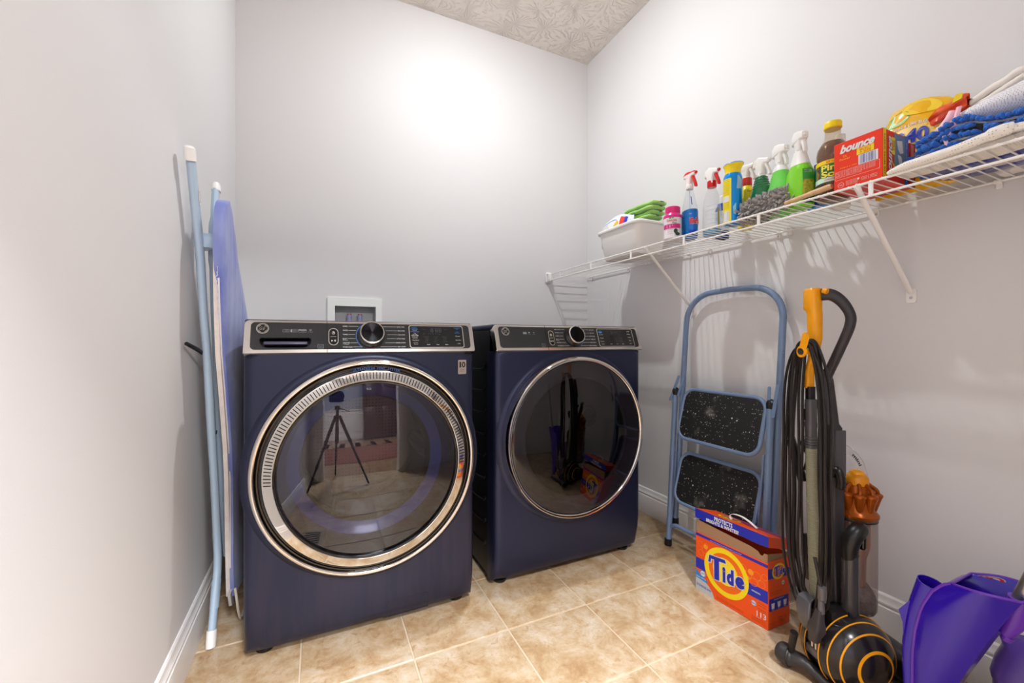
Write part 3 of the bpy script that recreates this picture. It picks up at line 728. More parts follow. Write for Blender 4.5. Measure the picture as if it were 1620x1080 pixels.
        for k in range(3):
            q = R(90 + 120 * k + 25)
            m.tube([(cx + .235 * math.cos(q), yF + .16, cz + .235 * math.sin(q)), (cx + .22 * math.cos(q), yF + .2, cz + .22 * math.sin(q)), (cx + .22 * math.cos(q), yF + .38, cz + .22 * math.sin(q)), (cx + .24 * math.cos(q), yF + .43, cz + .24 * math.sin(q))], .03, 10)
        m.build('drum_paddle', mat('grey_drum_paddle', '6b6b70', .4), dr)
        # lettering on the dark ring
        m = MB(); s_ = 'ULTRAFRESH VENT SYSTEM'; rr = .3115
        for i, ch in enumerate(s_):
            if ch == ' ': continue
            q = R(90 + 12.5 - i * 1.19 - 2.0); vs, fs, a0, a1, b0, b1 = glyphs(ch, .01)
            k = .0072 / .69; out_ = []
            for p in vs:
                a, b = (p.x - (a0 + a1) / 2) * k * .85, p.y * k - .0036
                out_.append((cx + (rr + b) * math.cos(q) + a * math.sin(q), yF - .0423, cz + (rr + b) * math.sin(q) - a * math.cos(q)))
            m.add(out_, fs)
        m.build('ring_print', mat('blue_ring_print', '3c6cb4', .5), d, smooth=False)
        # small mark at the top of the glass
        m = MB(); text(m, 'R22', plane((cx, yF - .053, cz), (1, 0, 0), (0, 0, 1), (0, -1, 0)), -.02, .245, .006, lift=.001); m.build('glass_print', 'print_grey', d, smooth=False)
    else:
        d = MB().ring([(.324, .0), (.3255, .018), (.3235, .040), (.3195, .0455), (.3105, .046), (.3060, .042), (.3050, .0)], o, n=128).build('door', 'chrome', t, sharp=50)
        d['label'] = 'round dark door with thin bright rim'
        gp = [(r, .040 + .022 * (1 - (r / .3060) ** 2) ** .75) for r in [.3060 * math.sin(R(90 - 90 * k / 18)) for k in range(19)]]
        MB().lathe(gp, o, 'y', 112, caps=False).build('glass', 'dark_glass', d, fixn=False)
        MB().ring([(.31, .035), (.31, .01), (.255, .004), (.240, .012), (.238, .022), (.246, .026), (.262, .022)], o, n=96).build('inner_ring', mat('dark_inner_ring', '6a6674', .15, coat=.7), d)
        MB().lathe([(.242, .01), (.235, -.03), (.21, -.075), (.17, -.09), (0, -.095)], o, 'y', 96, caps=False).build('inner_bowl', mat('black_inner_bowl', '0a0a0c', .15, coat=.5), d)
    # badge on the washer
    if washer:
        fb = plane((x0, yF - .0022, 0), (1, 0, 0), (0, 0, 1), (0, -1, 0))
        m = MB(); a = rrect(.644, .826, .674, .876, .003, 3); m.poly(a, fb, 0, .0012); bd = m.build('warranty_badge', mat('warm_silver_badge', 'b8aeA6'.lower(), .3, .7), t, smooth=False)
        m = MB(); text(m, '1', fb, .6485, .850, .0185, width=.0065, align='l', bold=.03, lift=.0018); text(m, '0', fb, .6575, .850, .0185, width=.0130, align='l', bold=.03, lift=.0018)
        text(m, 'LIMITED', fb, .659, .8405, .0028, width=.014, align='c', lift=.0018); text(m, 'WARRANTY', fb, .659, .835, .0028, width=.020, align='c', lift=.0018); m.build('badge_print', 'print_black', bd, smooth=False)
        # pump filter flap at the foot: a thin raised lid with a finger notch
        def ff(u, v, h=0):
            k = max(0, (.16 - v) / .16); return Vector((x0 + u, yF + .028 * k * k - .0016 - h, v))
        m = MB(); A2 = [(.404, .024)] + [(.404, .024 + .0535 * i / 6) for i in range(1, 6)] + [(.406, .080), (.409, .0825)] + [(.409 + .124 * i / 6, .0825 - .0) for i in range(1, 6)] + [(.536, .0825), (.539, .080), (.541, .077)] + [(.541, .077 - .0535 * i / 6) for i in range(1, 7)]
        pth = [ff(u, v, .0004) for u, v in A2]; m.tube(pth, .0011, 6); fl_ = m.build('flap_seam', mat('seam_dark_navy', '0e0f1e', .4), t)
        vs, fs = [], []; zs = [.024 + (.0815 - .024) * i / 8 for i in range(9)]
        m = MB(); m.grid(lambda a, b: ff(.4055 + .134 * a, .0255 + (.081 - .0255) * b, .0007), 1, 8); m.build('filter_flap', navy, t)
    for sx in (.05, W_ - .05):
        for sy in (yF + .07, yB - .06):
            MB().lathe([(0, 0), (.024, 0), (.026, .004), (.026, .012), (.018, .016), (.018, .03), (0, .03)], (x0 + sx, sy, 0), n=20).build('foot', 'black', t)
    return t
M['door_glass'] = clear('smoked_door_glass', (.40, .40, .47), 1.8, .012)
M['dark_glass'] = clear('dark_door_glass', (.27, .26, .29), 1.7, .01)
M['bowl_plastic'] = mat('grey_clear_bowl', '4a4750', .12, coat=.6)
def drum_mat():
    m, nt, b = new_mat('perforated_steel_drum'); N = nt.nodes.new; L = nt.links.new
    b.inputs['Metallic'].default_value = .9; b.inputs['Roughness'].default_value = .3
    g = N('ShaderNodeNewGeometry'); v = N('ShaderNodeTexVoronoi'); v.inputs['Scale'].default_value = 75; v.inputs['Randomness'].default_value = .1; L(g.outputs['Position'], v.inputs['Vector'])
    rp = N('ShaderNodeValToRGB'); rp.color_ramp.elements[0].position = .12; rp.color_ramp.elements[0].color = (.04, .02, .02, 1); rp.color_ramp.elements[1].position = .2; rp.color_ramp.elements[1].color = (.20, .195, .20, 1)
    L(v.outputs['Distance'], rp.inputs['Fac']); L(rp.outputs['Color'], b.inputs['Base Color']); return m
M['steel_drum'] = drum_mat()
machine('washing_machine', -.195, 1.41, 'navy front-loading washer with a silver slotted vent ring around its door, left of the pair', 'washer')
machine('clothes_dryer', .603, 1.44, 'navy dryer with a black glass door, right of the pair beside the step ladder', 'dryer')

# ------------------------------------------------------------------ tripod and camera behind the viewpoint (mirrored in the washer door)
M['tripod'] = mat('matt_black_metal', '0b0b0c', .5)
tp = thing('tripod', (-.04, -.09, 0), 'black camera tripod with spread legs mirrored in the washer door', 'tripod')
hx, hy = -.045, -.10
m = MB().tube([(hx, hy, .45), (hx, hy, .80)], .014, 12).build('centre_column', 'tripod', tp)
MB().box(hx - .025, hx + .025, hy - .025, hy + .025, .80, .845, .008).build('tripod_head', 'tripod', tp)
MB().tube([(hx + .02, hy, .82), (hx + .07, hy, .80), (hx + .12, hy - .02, .78)], .006, 8).build('pan_handle', 'tripod', tp)
for a in (20, 140, 262):
    q = R(a); e = Vector((hx + .33 * math.cos(q), hy + .33 * math.sin(q), .012)); s_ = Vector((hx + .02 * math.cos(q), hy + .02 * math.sin(q), .74))
    mid = s_.lerp(e, .36); mi2 = s_.lerp(e, .68)
    MB().tube([s_, mid, mid, mi2, mi2, e], [.016, .016, .012, .012, .009, .009], 10).tube([s_.lerp(e, .34), s_.lerp(e, .39)], .018, 10).tube([s_.lerp(e, .66), s_.lerp(e, .70)], .015, 10).build('leg', 'tripod', tp)
cm = thing('camera', (hx, hy, .845), 'black camera with wide lens on the tripod, mirrored in the washer door', 'camera')
CT = lambda p: Vector((math.sin(R(YAW)) * p.y + math.cos(R(YAW)) * p.x - .0, math.cos(R(YAW)) * p.y - math.sin(R(YAW)) * p.x, p.z + .941))
MB().box(-.07, .07, -.16, -.10, -.055, .045, .012, 3, T=CT).build('camera_body', 'tripod', cm)
MB().box(-.028, .028, -.155, -.105, .04, .072, .010, 2, T=CT).build('viewfinder', 'tripod', cm)
MB().lathe([(0, .10), (.036, .10), (.038, .05), (.042, .03), (.042, .022), (.036, .02), (.02, .028), (0, .03)], (0, 0, 0), 'y', 32, T=lambda p: CT(Vector((p.x, p.y, p.z)))).build('lens', 'gloss_black', cm)
# dark cabinet in the room beyond
cb = thing('cabinet', (1.0, -3.9, 0), 'tall dark red-brown cabinet in the room mirrored in the washer door', 'cabinet')
MB().box(.45, 1.55, -4.15, -3.75, .08, 2.1, .01).build('carcass', 'dark_wood', cb)
for k in range(2):
    a = .47 + k * .535
    MB().box(a, a + .525, -3.75, -3.728, .12, 1.0, .006).build('door', 'dark_wood', cb)
    MB().box(a, a + .525, -3.75, -3.728, 1.03, 2.06, .006).build('door', 'dark_wood', cb)
for k in range(4):
    MB().box(.47 + .27 * k, .47 + .27 * k + .03, -3.75, -3.72, .0, .08).build('foot', 'dark_wood', cb)
# rug on the planks
MB().box(-.5, 1.3, -2.6, -1.0, 0, .008, .003).build('rug', mat('dull_red_rug', '6a3b34', .95, noise_col=('8a5a4a', 60, .2)), None); 
tag(bpy.data.objects['rug'], 'dull red rug on the plank floor mirrored in the washer door', 'rug')
# ------------------------------------------------------------------ wire shelf
SZ = 1.366
sh = thing('wire_shelf', (1.487, 1.1, SZ), 'white coated wire shelf with diagonal braces along the right wall', 'shelf')
Y0_, Y1_ = YF + .02, 2.29
MB().tube([(1.335, Y0_, SZ), (1.335, Y1_, SZ)], .0034, 10).build('front_rail', 'white_enamel', sh)
MB().tube([(1.335, Y0_, SZ - .037), (1.335, Y1_, SZ - .037)], .0034, 10).build('lower_rail', 'white_enamel', sh)
MB().tube([(1.627, Y0_, SZ - .003), (1.627, Y1_ + .015, SZ - .003)], .0034, 10).build('wall_rail', 'white_enamel', sh)
wire = None; y = 2.275
while y > Y0_ + .01:
    if wire is None:
        wire = MB().tube([(1.629, y, SZ), (1.345, y, SZ), (1.338, y, SZ + .002), (1.333, y, SZ + .0028)], .0018, 6).build('wire', 'white_enamel', sh); wy = y
    else:
        o = wire.copy(); COL.objects.link(o); o.location = (0, y - wy, 0)
    y -= .0254
for y in (2.164, 1.848, 1.534, 1.222, .909, .598, .286, -.026):
    MB().box(1.3325, 1.3375, y - .0055, y + .0055, SZ - .037, SZ, .0015, 1).build('lip_strut', 'white_enamel', sh)
for y in (2.25, 1.90, 1.46, 1.345, 1.03, .985, .715, .45, .1):
    c = MB(); c.tube([(1.627, y - .007, SZ - .003), (1.627, y + .007, SZ - .003)], .0062, 10); c.box(1.628, XR, y - .006, y + .006, SZ - .022, SZ + .004, .002, 1)
    c = c.build('wall_clip', 'white_enamel', sh)
    if y in (1.03, .715, 1.345): MB().lathe([(0, 0), (.0035, 0), (.003, .0015), (0, .002)], (1.628 - .002, y, SZ - .017), 'x', 10).build('screw', 'silver', c)
# diagonal braces with their foot plates
for y, fz in ((1.44, 1.085), (.63, 1.078)):
    p0, p1 = Vector((1.336, y, SZ - .004)), Vector((1.628, y, fz + .012))
    br = MB().tube([p0 + Vector((-.002, 0, .003)), p0.lerp(p1, .04), p0.lerp(p1, .9), p1], [.0075, .0065, .0065, .006], 12, flat=(.8, 1.15)).build('brace', 'white_enamel', sh)
    pf = plane((XR - .006, y, fz), (0, 1, 0), (0, 0, 1), (-1, 0, 0))
    MB().poly(rrect(-.012, -.02, .012, .022, .006, 4), pf, -.006, 0).build('foot_plate', 'white_enamel', br)
    s_ = MB().lathe([(0, 0), (.004, 0), (.0032, .0018), (0, .0022)], (XR - .0082, y, fz - .004), 'x', 14).build('screw', 'silver', br)
    MB().tube([(1.335, y, SZ + .004), (1.331, y, SZ), (1.334, y, SZ - .006)], .003, 8).build('hook', 'white_enamel', br)
# end bracket on the back wall
m = MB(); m.box(1.318, 1.352, 2.300, YB, SZ - .052, SZ + .016, .005, 2); m.box(1.324, 1.346, 2.262, 2.304, SZ - .045, SZ + .002, .005, 2); m.box(1.316, 1.354, 2.285, 2.302, SZ - .002, SZ + .008, .003, 1)
m.build('end_bracket', 'white_plastic', sh)

# ------------------------------------------------------------------ things on the shelf
BZ = SZ + .0021
class Bottle:
    """a bottle of superellipse sections (z, half-width, half-depth), turned by rz about its upright axis"""
    def __init__(s, x, y, rz, secs, pw=2.0, n=32, lean=0):
        s.o = Vector((x, y, BZ)); s.rz = R(rz); s.secs = secs; s.pw = pw; s.n = n; s.lean = lean
    def at(s, z, q, off=0):
        S = s.secs
        for i in range(len(S) - 1):
            if S[i][0] <= z <= S[i + 1][0] or i == len(S) - 2:
                t = (z - S[i][0]) / max(1e-6, S[i + 1][0] - S[i][0]); t = min(1, max(0, t)); break
        a = S[i][1] + (S[i + 1][1] - S[i][1]) * t; b = S[i][2] + (S[i + 1][2] - S[i][2]) * t
        c, d = math.cos(q), math.sin(q); e = 2 / s.pw
        x = math.copysign(abs(c) ** e, c) * (a + off); y = math.copysign(abs(d) ** e, d) * (b + off)
        cr, sr = math.cos(s.rz), math.sin(s.rz)
        return s.o + Vector((x * cr - y * sr + s.lean * z, x * sr + y * cr, z))
    def shell(s, z0=None, z1=None, off=0, caps=(True, True)):
        zs = [p[0] for p in s.secs]; z0 = zs[0] if z0 is None else z0; z1 = zs[-1] if z1 is None else z1
        zz = sorted(set([z0, z1] + [z for z in zs if z0 < z < z1]))
        fine = []
        for a, b in zip(zz, zz[1:]): fine += [a]
        fine.append(zz[-1])
        m = MB(); m.loft([[s.at(z, 2 * math.pi * k / s.n, off) for k in range(s.n)] for z in fine], caps); return m
    def face(s, qc, off=.0007):
        """map (u across, v up) onto the side around direction qc"""
        def f(u, v, h=0):
            r = max(s.secs[1][1], s.secs[1][2], .02)
            return s.at(v, qc + u / r, off + h)
        return f
    def patch(s, qc, u0, u1, v0, v1, off=.0007, nu=12):
        nv = max(1, int((v1 - v0) / .012)); f = s.face(qc, off)
        return MB().grid(lambda a, b: f(u0 + (u1 - u0) * a, v0 + (v1 - v0) * b), nu, nv)
FC = math.pi * 1.17     # direction from the shelf things towards the viewer (toward -X, -Y)
def bt(name, label, b, group=None): return thing(name, tuple(b.o), label, 'bottle', group)
def rsec(w, h, r, c, ux, uy, n=4):
    return [c + ux * u + uy * v for u, v in rrect(-w, -h, w, h, min(r, w, h) * .98, n)]
def sprayer(root, b, z, ang, sc_=1, head='white_plastic', top=None, lever='white_plastic', collar='white_plastic', chunky=False, style=0):
    """trigger head: ang = direction the nozzle points"""
    c = b.o + Vector((0, 0, z)); d = Vector((math.cos(R(ang)), math.sin(R(ang)), 0)); sd = Vector((-d.y, d.x, 0)); u = Vector((0, 0, 1)); k = sc_
    MB().lathe([(.0135 * k, -.004), (.0145 * k, -.002), (.0145 * k, .014 * k), (.0125 * k, .017 * k), (0, .017 * k)], c, n=24).build('collar', collar, root)
    P = lambda a, h: c + d * (a * k) + u * (h * k)
    m = MB()
    if style == 0:      # slim head with a raised back and level snout
        st = [(-.030, .052, .007, .004), (-.026, .054, .010, .008), (-.012, .054, .0125, .013), (.004, .053, .0125, .013), (.018, .055, .009, .009), (.032, .055, .008, .0085), (.036, .055, .007, .007)]
    elif style == 1:    # angular head
        st = [(-.032, .046, .008, .006), (-.024, .052, .013, .014), (-.004, .056, .0145, .018), (.012, .056, .012, .013), (.030, .054, .008, .009), (.035, .053, .0075, .0085)]
    else:               # big hooded head
        st = [(-.034, .050, .010, .010), (-.028, .053, .015, .017), (-.010, .058, .0175, .021), (.010, .058, .016, .018), (.026, .056, .013, .014), (.034, .054, .010, .011)]
    m.loft([rsec(w * k, h * k, .006 * k, P(a, z_), sd, u) for a, z_, w, h in st])
    m.loft([rsec(w * k, w2 * k, .008 * k, P(0, h), d, sd) for h, w, w2 in (((.012, .0125, .0125), (.026, .0125, .0115), (.038, .017, .0115), (.048, .022, .0115)) if style == 0 else ((.010, .0150, .0140), (.026, .0155, .0145), (.038, .0185, .0150), (.050, .0235, .0140)))])
    hd = m.build('trigger_head', head, root, sharp=45)
    if top:
        m = MB(); m.loft([rsec(w * 1.04 * k, h * .55 * k, .005 * k, P(a, z_ + h * .62), sd, u) for a, z_, w, h in st]); m.build('head_cover', top, root, sharp=45)
    MB().lathe([(0, .0), (.0055 * k, 0), (.0055 * k, .006 * k), (0, .006 * k)], (0, 0, 0), 'x', 14, T=lambda p: P(st[-1][0], st[-1][1]) + d * p.x + sd * p.y + u * p.z).build('nozzle', lever, root)
    m = MB(); tp_ = [(.021, .046, .0045), (.024, .036, .0045), (.030, .024, .0042), (.036, .010, .004), (.039, -.002, .0035)] if style != 2 else [(.018, .046, .006), (.022, .034, .006), (.028, .022, .0055), (.033, .006, .005), (.034, -.006, .004)]
    m.loft([rsec(.0065 * k, w * k, .002, P(a, h), sd, (d * 1 + u * .35).normalized()) for a, h, w in tp_]); m.build('trigger', lever, root)
    return hd
NA = -100   # nozzle direction: towards the doorway
# --- white storage bin with a pack of wipes and green cloths
def rr3(x0, x1, y0, y1, z, r, n=5): return [(u, v, z) for u, v in rrect(x0, y0, x1, y1, r, n)]
bn = thing('storage_bin', (1.46, 1.665, BZ), 'white plastic tub with rolled rim at the far end of the shelf', 'tub')
X0, X1, A0, A1 = 1.352, 1.572, 1.508, 1.832
m = MB(); i = .026
m.loft([rr3(X0 + i + .006, X1 - i - .006, A0 + i + .006, A1 - i - .006, BZ, .03), rr3(X0 + i, X1 - i, A0 + i, A1 - i, BZ + .007, .035), rr3(X0 + .006, X1 - .006, A0 + .006, A1 - .006, BZ + .142, .035),
        rr3(X0 + .010, X1 - .010, A0 + .010, A1 - .010, BZ + .142, .032), rr3(X0 + i + .004, X1 - i - .004, A0 + i + .004, A1 - i - .004, BZ + .008, .032)], (True, True))
m.build('body', 'white_plastic', bn)
m = MB(); m.loft([rr3(X0 + .006, X1 - .006, A0 + .006, A1 - .006, BZ + .138, .035), rr3(X0 - .002, X1 + .002, A0 - .002, A1 + .002, BZ + .136, .042), rr3(X0 - .004, X1 + .004, A0 - .004, A1 + .004, BZ + .144, .043), rr3(X0 - .001, X1 + .001, A0 - .001, A1 + .001, BZ + .1505, .041), rr3(X0 + .008, X1 - .008, A0 + .008, A1 - .008, BZ + .150, .033), rr3(X0 + .0105, X1 - .0105, A0 + .0105, A1 - .0105, BZ + .140, .031)], (False, False))
m.build('rim', 'white_plastic', bn)
# pack of wipes: a soft pillow with printed film
wp = thing('wipes_pack', (1.405, 1.70, BZ + .074), 'white plastic pack with red and blue squares lying in the white tub', 'pack')
def pillow(cx, cy, cz, hx_, hy_, hz_, tx=0, n=14, wob=.004, seed=0):
    def f(a, b, s_):
        x, y = 2 * a - 1, 2 * b - 1
        e = max(0, (1 - abs(x) ** 3.2)) ** .5 * max(0, (1 - abs(y) ** 3.2)) ** .5
        wv = wob * noise.noise(Vector((x * 2 + seed, y * 2, s_)))
        return Vector((cx + hx_ * x, cy + hy_ * y, cz + s_ * (hz_ * e + (wv * e)) + tx * y))
    m = MB(); m.grid(lambda a, b: f(a, b, 1), n, n); m.grid(lambda a, b: f(a, 1 - b, -1), n, n); return m
# upright pack: face plane towards the viewer, leaning
pf = lambda u, v, h=0: Vector((1.392 + .10 * v - h, 1.845 - u, BZ + .075 + v + .10 * u * .0))
def wf(u, v, h=0):
    a = u / .245; e = .030 * max(0, 1 - abs(2 * a - 1) ** 4) ** .6 * max(0, 1 - abs(2 * v / .125 - 1) ** 3) ** .6
    return Vector((1.402 + .10 * v - e - h, 1.842 - u * .985, BZ + .074 + v + .030 * math.sin(math.pi * min(1, a * 1.05)) * (v / .125)))
m = MB(); m.grid(lambda a, b: wf(.245 * a, .125 * b), 18, 8); m.grid(lambda a, b: wf(.245 * (1 - a), .125 * b) + Vector((.06 * math.sin(math.pi * a) ** .5 * math.sin(math.pi * b) ** .4, 0, 0)), 18, 8)
pk = m.build('film_wrap', mat('pale_blue_white_film', 'dfe6f5', .2, coat=.4), wp)
def quad(mb, f, u0, v0, u1, v1, lift=.0008, nu=6, nv=3): mb.grid(lambda a, b: f(u0 + (u1 - u0) * a, v0 + (v1 - v0) * b, lift), nu, nv); return mb
quad(MB(), wf, .02, .045, .22, .108, .0006, 12, 4).build('white_label', mat('white_label_film', 'f4f4f4', .4), wp)
quad(MB(), wf, .172, .075, .202, .112, .0014).build('red_square', mat('red_film_print', 'e43a1c', .4), wp); quad(MB(), wf, .202, .075, .220, .114, .0014).build('blue_square', mat('blue_film_print', '2138c8', .4), wp)
quad(MB(), wf, .03, .098, .145, .101, .0014, 10, 1).build('blue_line', 'print_blue', wp)
m = MB(); m.poly([(.125, .072), (.150, .076), (.166, .082), (.158, .094), (.150, .098), (.146, .090), (.135, .084)], wf, .0018); m.build('yellow_shape', mat('yellow_film_print', 'f4c21c', .4), wp, smooth=False)
m = MB()
for k in range(5): text(m, 'WET CLOTHS', wf, .03 + .004 * k, .086 - .007 * k, .004, width=.05, lift=.0014)
m.build('small_print', 'print_grey', wp, smooth=False)
# green folded cloths
M['green_cloth'] = mat('lime_green_cloth', 'a6d873', .9, sheen=.4, bump=(180, .5, .002))
def folded(name, label, cx, cy, z, hx_, hy_, hz_, m_, layers, seed, group=None, parent=None, cat='cloth', tilt=0):
    m = MB()
    for L_ in range(layers):
        zc = z + hz_ * (2 * L_ + 1); rnd = random.Random(seed + L_)
        dx, dy = rnd.uniform(-.006, .006), rnd.uniform(-.008, .008)
        def f(a, b, L_=L_, zc=zc, dx=dx, dy=dy):
            q = 2 * math.pi * a; t = b * 2 - 1
            ex = max(1e-3, 1 - abs(t) ** 6) ** .25
            x = math.copysign(abs(math.cos(q)) ** .35, math.cos(q)) * hx_ * ex; zz = math.copysign(abs(math.sin(q)) ** .8, math.sin(q)) * hz_ * ex
            w_ = .35 * hz_ * noise.noise(Vector((x * 25, t * 4 + seed, L_ * 3.1)))
            return Vector((cx + dx + x, cy + dy + t * hy_, zc + zz + w_ + .5 * hz_ * noise.noise(Vector((t * 2 + L_, x * 8, seed))) + tilt * t))
        m.grid(f, 20, 16)
    o = m.build(name, m_, parent)
    if not parent: tag(o, label, cat, group)
    return o
folded('cleaning_cloth', 'lime green cleaning cloth on top of the pile in the white tub', 1.492, 1.615, BZ + .211, .052, .115, .010, 'green_cloth', 2, 3)
folded('cleaning_cloth', 'lime green folded cloth lowest of the pile in the white tub', 1.492, 1.63, BZ + .125, .046, .085, .011, 'green_cloth', 2, 11)
folded('cleaning_cloth', 'lime green folded cloth in the middle of the pile in the white tub', 1.494, 1.62, BZ + .170, .050, .10, .010, 'green_cloth', 2, 21)
folded('cleaning_cloth', 'white folded rag under the green cloths, inside the tub', 1.50, 1.66, BZ + .012, .035, .10, .013, mat('white_rag', 'e8e6e2', .95), 4, 31)

# --- pink plant food jar
b = Bottle(1.358, 1.302, 0, [(0, .030, .030), (.004, .036, .036), (.088, .036, .036), (.094, .0375, .0375), (.099, .036, .036), (.108, .029, .029), (.114, .028, .028)])
t = bt('fertilizer_jar', 'pink lidded plastic jar with white leaf label beside the white tub', b)
b.shell(0, .094).build('jar_body', mat('white_jar_plastic', 'eeeaf0', .3), t)
b.shell(.088, .114, .0003).build('shoulder', mat('magenta_plastic', 'df2f86', .3), t)
MB().lathe([(0, .110), (.029, .110), (.030, .113), (.030, .134), (.027, .137), (0, .137)], b.o, n=40).build('lid', mat('hot_pink_lid', 'e2287a', .35), t)
q = FC
quad(MB(), b.face(q), -.034, .042, .040, .060).build('magenta_band', mat('magenta_label', 'd32a86', .4), t)
f = b.face(q); m = MB(); text(m, 'Osmocote', f, .004, .071, .0095, width=.040, align='c', bold=.02); m.build('brand_print', mat('red_print', 'd22c33', .4), t, smooth=False)
m = MB(); text(m, 'Plus', f, .014, .061, .0075, width=.018, align='c', shear=.3, bold=.01); m.build('brand_print', mat('teal_print', '1f8a7c', .4), t, smooth=False)
m = MB(); m.poly(circ(-.001, .085, .0055, 12, .0028), f, .0006); m.poly(circ(.009, .086, .0028, 12, .0048), f, .0006); m.build('leaf_mark', mat('leaf_green_print', '3fa24a', .4), t, smooth=False)
m = MB(); text(m, 'OUTDOOR &', f, -.004, .0525, .004, width=.026, align='c', bold=.02); text(m, 'INDOOR', f, -.008, .0455, .004, width=.017, align='c', bold=.02); m.build('band_print', 'print_white', t, smooth=False)
m = MB(); 
for k in range(9): text(m, 'smart release plant food', f, -.052, .080 - .0075 * k, .003, width=.020)
for k in range(3): text(m, 'PLANT FOOD', f, -.012, .034 - .008 * k, .004, width=.020)
m.build('small_print', 'print_grey', t, smooth=False)
m = MB(); m.poly(circ(.020, .030, .008, 14, .010), f, .0006); m.poly(circ(.028, .018, .010, 14, .007), f, .0007); m.build('plant_picture', mat('dark_foliage_print', '2f4a3a', .5), t, smooth=False)

# --- blue glass cleaner
b = Bottle(1.412, 1.262, 72, [(0, .036, .023), (.004, .041, .026), (.06, .043, .028), (.108, .043, .028), (.122, .038, .026), (.160, .026, .021), (.196, .0155, .0155), (.206, .0135, .0135), (.214, .0125, .0125)], 2.3)
t = bt('spray_bottle', 'spray bottle of blue glass cleaner with red and white trigger head', b)
b.shell(.0005, .118, -.0016).build('liquid', mat('blue_cleaner_liquid', '1387d8', .08, trans=.35, ior=1.33, coat=.3), t)
b.shell().build('clear_wall', clear('clear_bottle_wall', (.93, .95, .97), 1.35), t)
f = b.face(R(-72) + FC)
quad(MB(), f, -.004, .012, .036, .102, 0, 10, 6).build('label', mat('blue_glossy_label', '1c6fd0', .25), t)
m = MB(); text(m, 'Windex', f, -.002, .056, .022, width=.052, bold=.05, shear=.1, lift=.0012); m.build('brand_print', mat('red_brand_print', 'd8222c', .4), t, smooth=False)
m = MB(); text(m, 'Windex', f, -.0024, .0556, .0228, width=.0528, bold=.08, shear=.1, lift=.0006); text(m, 'Original', f, -.002, .094, .005, width=.012, lift=.0006); m.build('brand_print', 'print_white', t, smooth=False)
quad(MB(), f, -.003, .014, .030, .030, .0008).build('lower_label', mat('deep_blue_label', '1a3fb8', .3), t)
quad(MB(), b.face(R(-72) + FC, .001), .014, .135, .020, .172, 0, 2, 4).build('neck_label', mat('navy_label', '35459a', .4), t)
m = MB()
for k in range(9): quad(m, f, -.034, .018 + .010 * k, -.022, .0195 + .010 * k, .0006, 3, 1)
m.build('gauge_rib', mat('blue_gauge_rib', '1568b4', .3), t, smooth=False)
MB().tube([b.o + Vector((0, 0, .02)), b.o + Vector((0, 0, .21))], .0022, 8).build('dip_tube', mat('milky_tube', 'dfe6ea', .4), t)
sprayer(t, b, .212, NA, 1.0, mat('pinkish_white_plastic', 'f3e6e6', .35), mat('red_plastic', 'e3251d', .3), 'red_lever' if False else mat('red_trigger', 'd81a1e', .35), mat('clear_white_collar', 'eee8e8', .4))

# --- clear bottle, nearly empty
b = Bottle(1.442, 1.178, 72, [(0, .036, .025), (.004, .042, .029), (.03, .043, .031), (.10, .040, .030), (.14, .033, .027), (.168, .024, .021), (.186, .0155, .0155), (.2, .014, .014)], 2.2)
t = bt('spray_bottle', 'clear nearly empty spray bottle with white head and red collar', b)
b.shell(.0005, .022, -.0016).build('liquid', mat('aqua_liquid', '35b4e6', .05, trans=.5, ior=1.33), t)
b.shell().build('clear_wall', clear('clear_ribbed_wall', (.95, .96, .97), 1.55, .03, .10, 'ffffff'), t)
m = MB()
for k in range(5): m.tube([b.at(.04 + .018 * k + .004 * a, FC - R(72) - .55 + a * 1.1, .0008) for a in [i / 8 for i in range(9)]], .0012, 5)
m.build('moulded_rib', mat('clear_white_rib', 'f4f7fa', .1, coat=1), t)
quad(MB(), b.face(FC - R(72)), .028, .02, .036, .10, 0, 2, 4).build('yellow_label_edge', mat('olive_label_edge', 'b8a860', .5), t)
sprayer(t, b, .198, NA, 1.02, 'white_plastic', None, mat('red_trigger_2', 'd81a1e', .35), mat('red_collar', 'dc1418', .35), style=1)
MB().lathe([(.0165, .0), (.0175, .002), (.0175, .024), (.016, .026), (.0, .026)], b.o + Vector((0, 0, .193)), n=28).build('screw_collar', mat('red_collar_band', 'd81014', .35), t)

# --- small blue and white bottle behind
b = Bottle(1.53, 1.20, 0, [(0, .022, .022), (.003, .026, .026), (.12, .026, .026), (.14, .018, .018), (.145, .018, .018)])
t = bt('cleaner_bottle', 'small white bottle with dark blue shoulder behind the yellow aerosol can', b)
b.shell(0, .125).build('body', mat('white_blue_body', 'e6ecf6', .3), t); b.shell(.112, .145, .0005).build('blue_shoulder', mat('royal_blue_plastic', '2b4fb4', .3), t)
b.shell(.0, .03, .0004).build('blue_foot', mat('royal_blue_foot', '27459e', .3), t)
MB().lathe([(0, .14), (.013, .14), (.012, .175), (.006, .18), (0, .18)], b.o, n=24).build('cap', 'white_plastic', t)

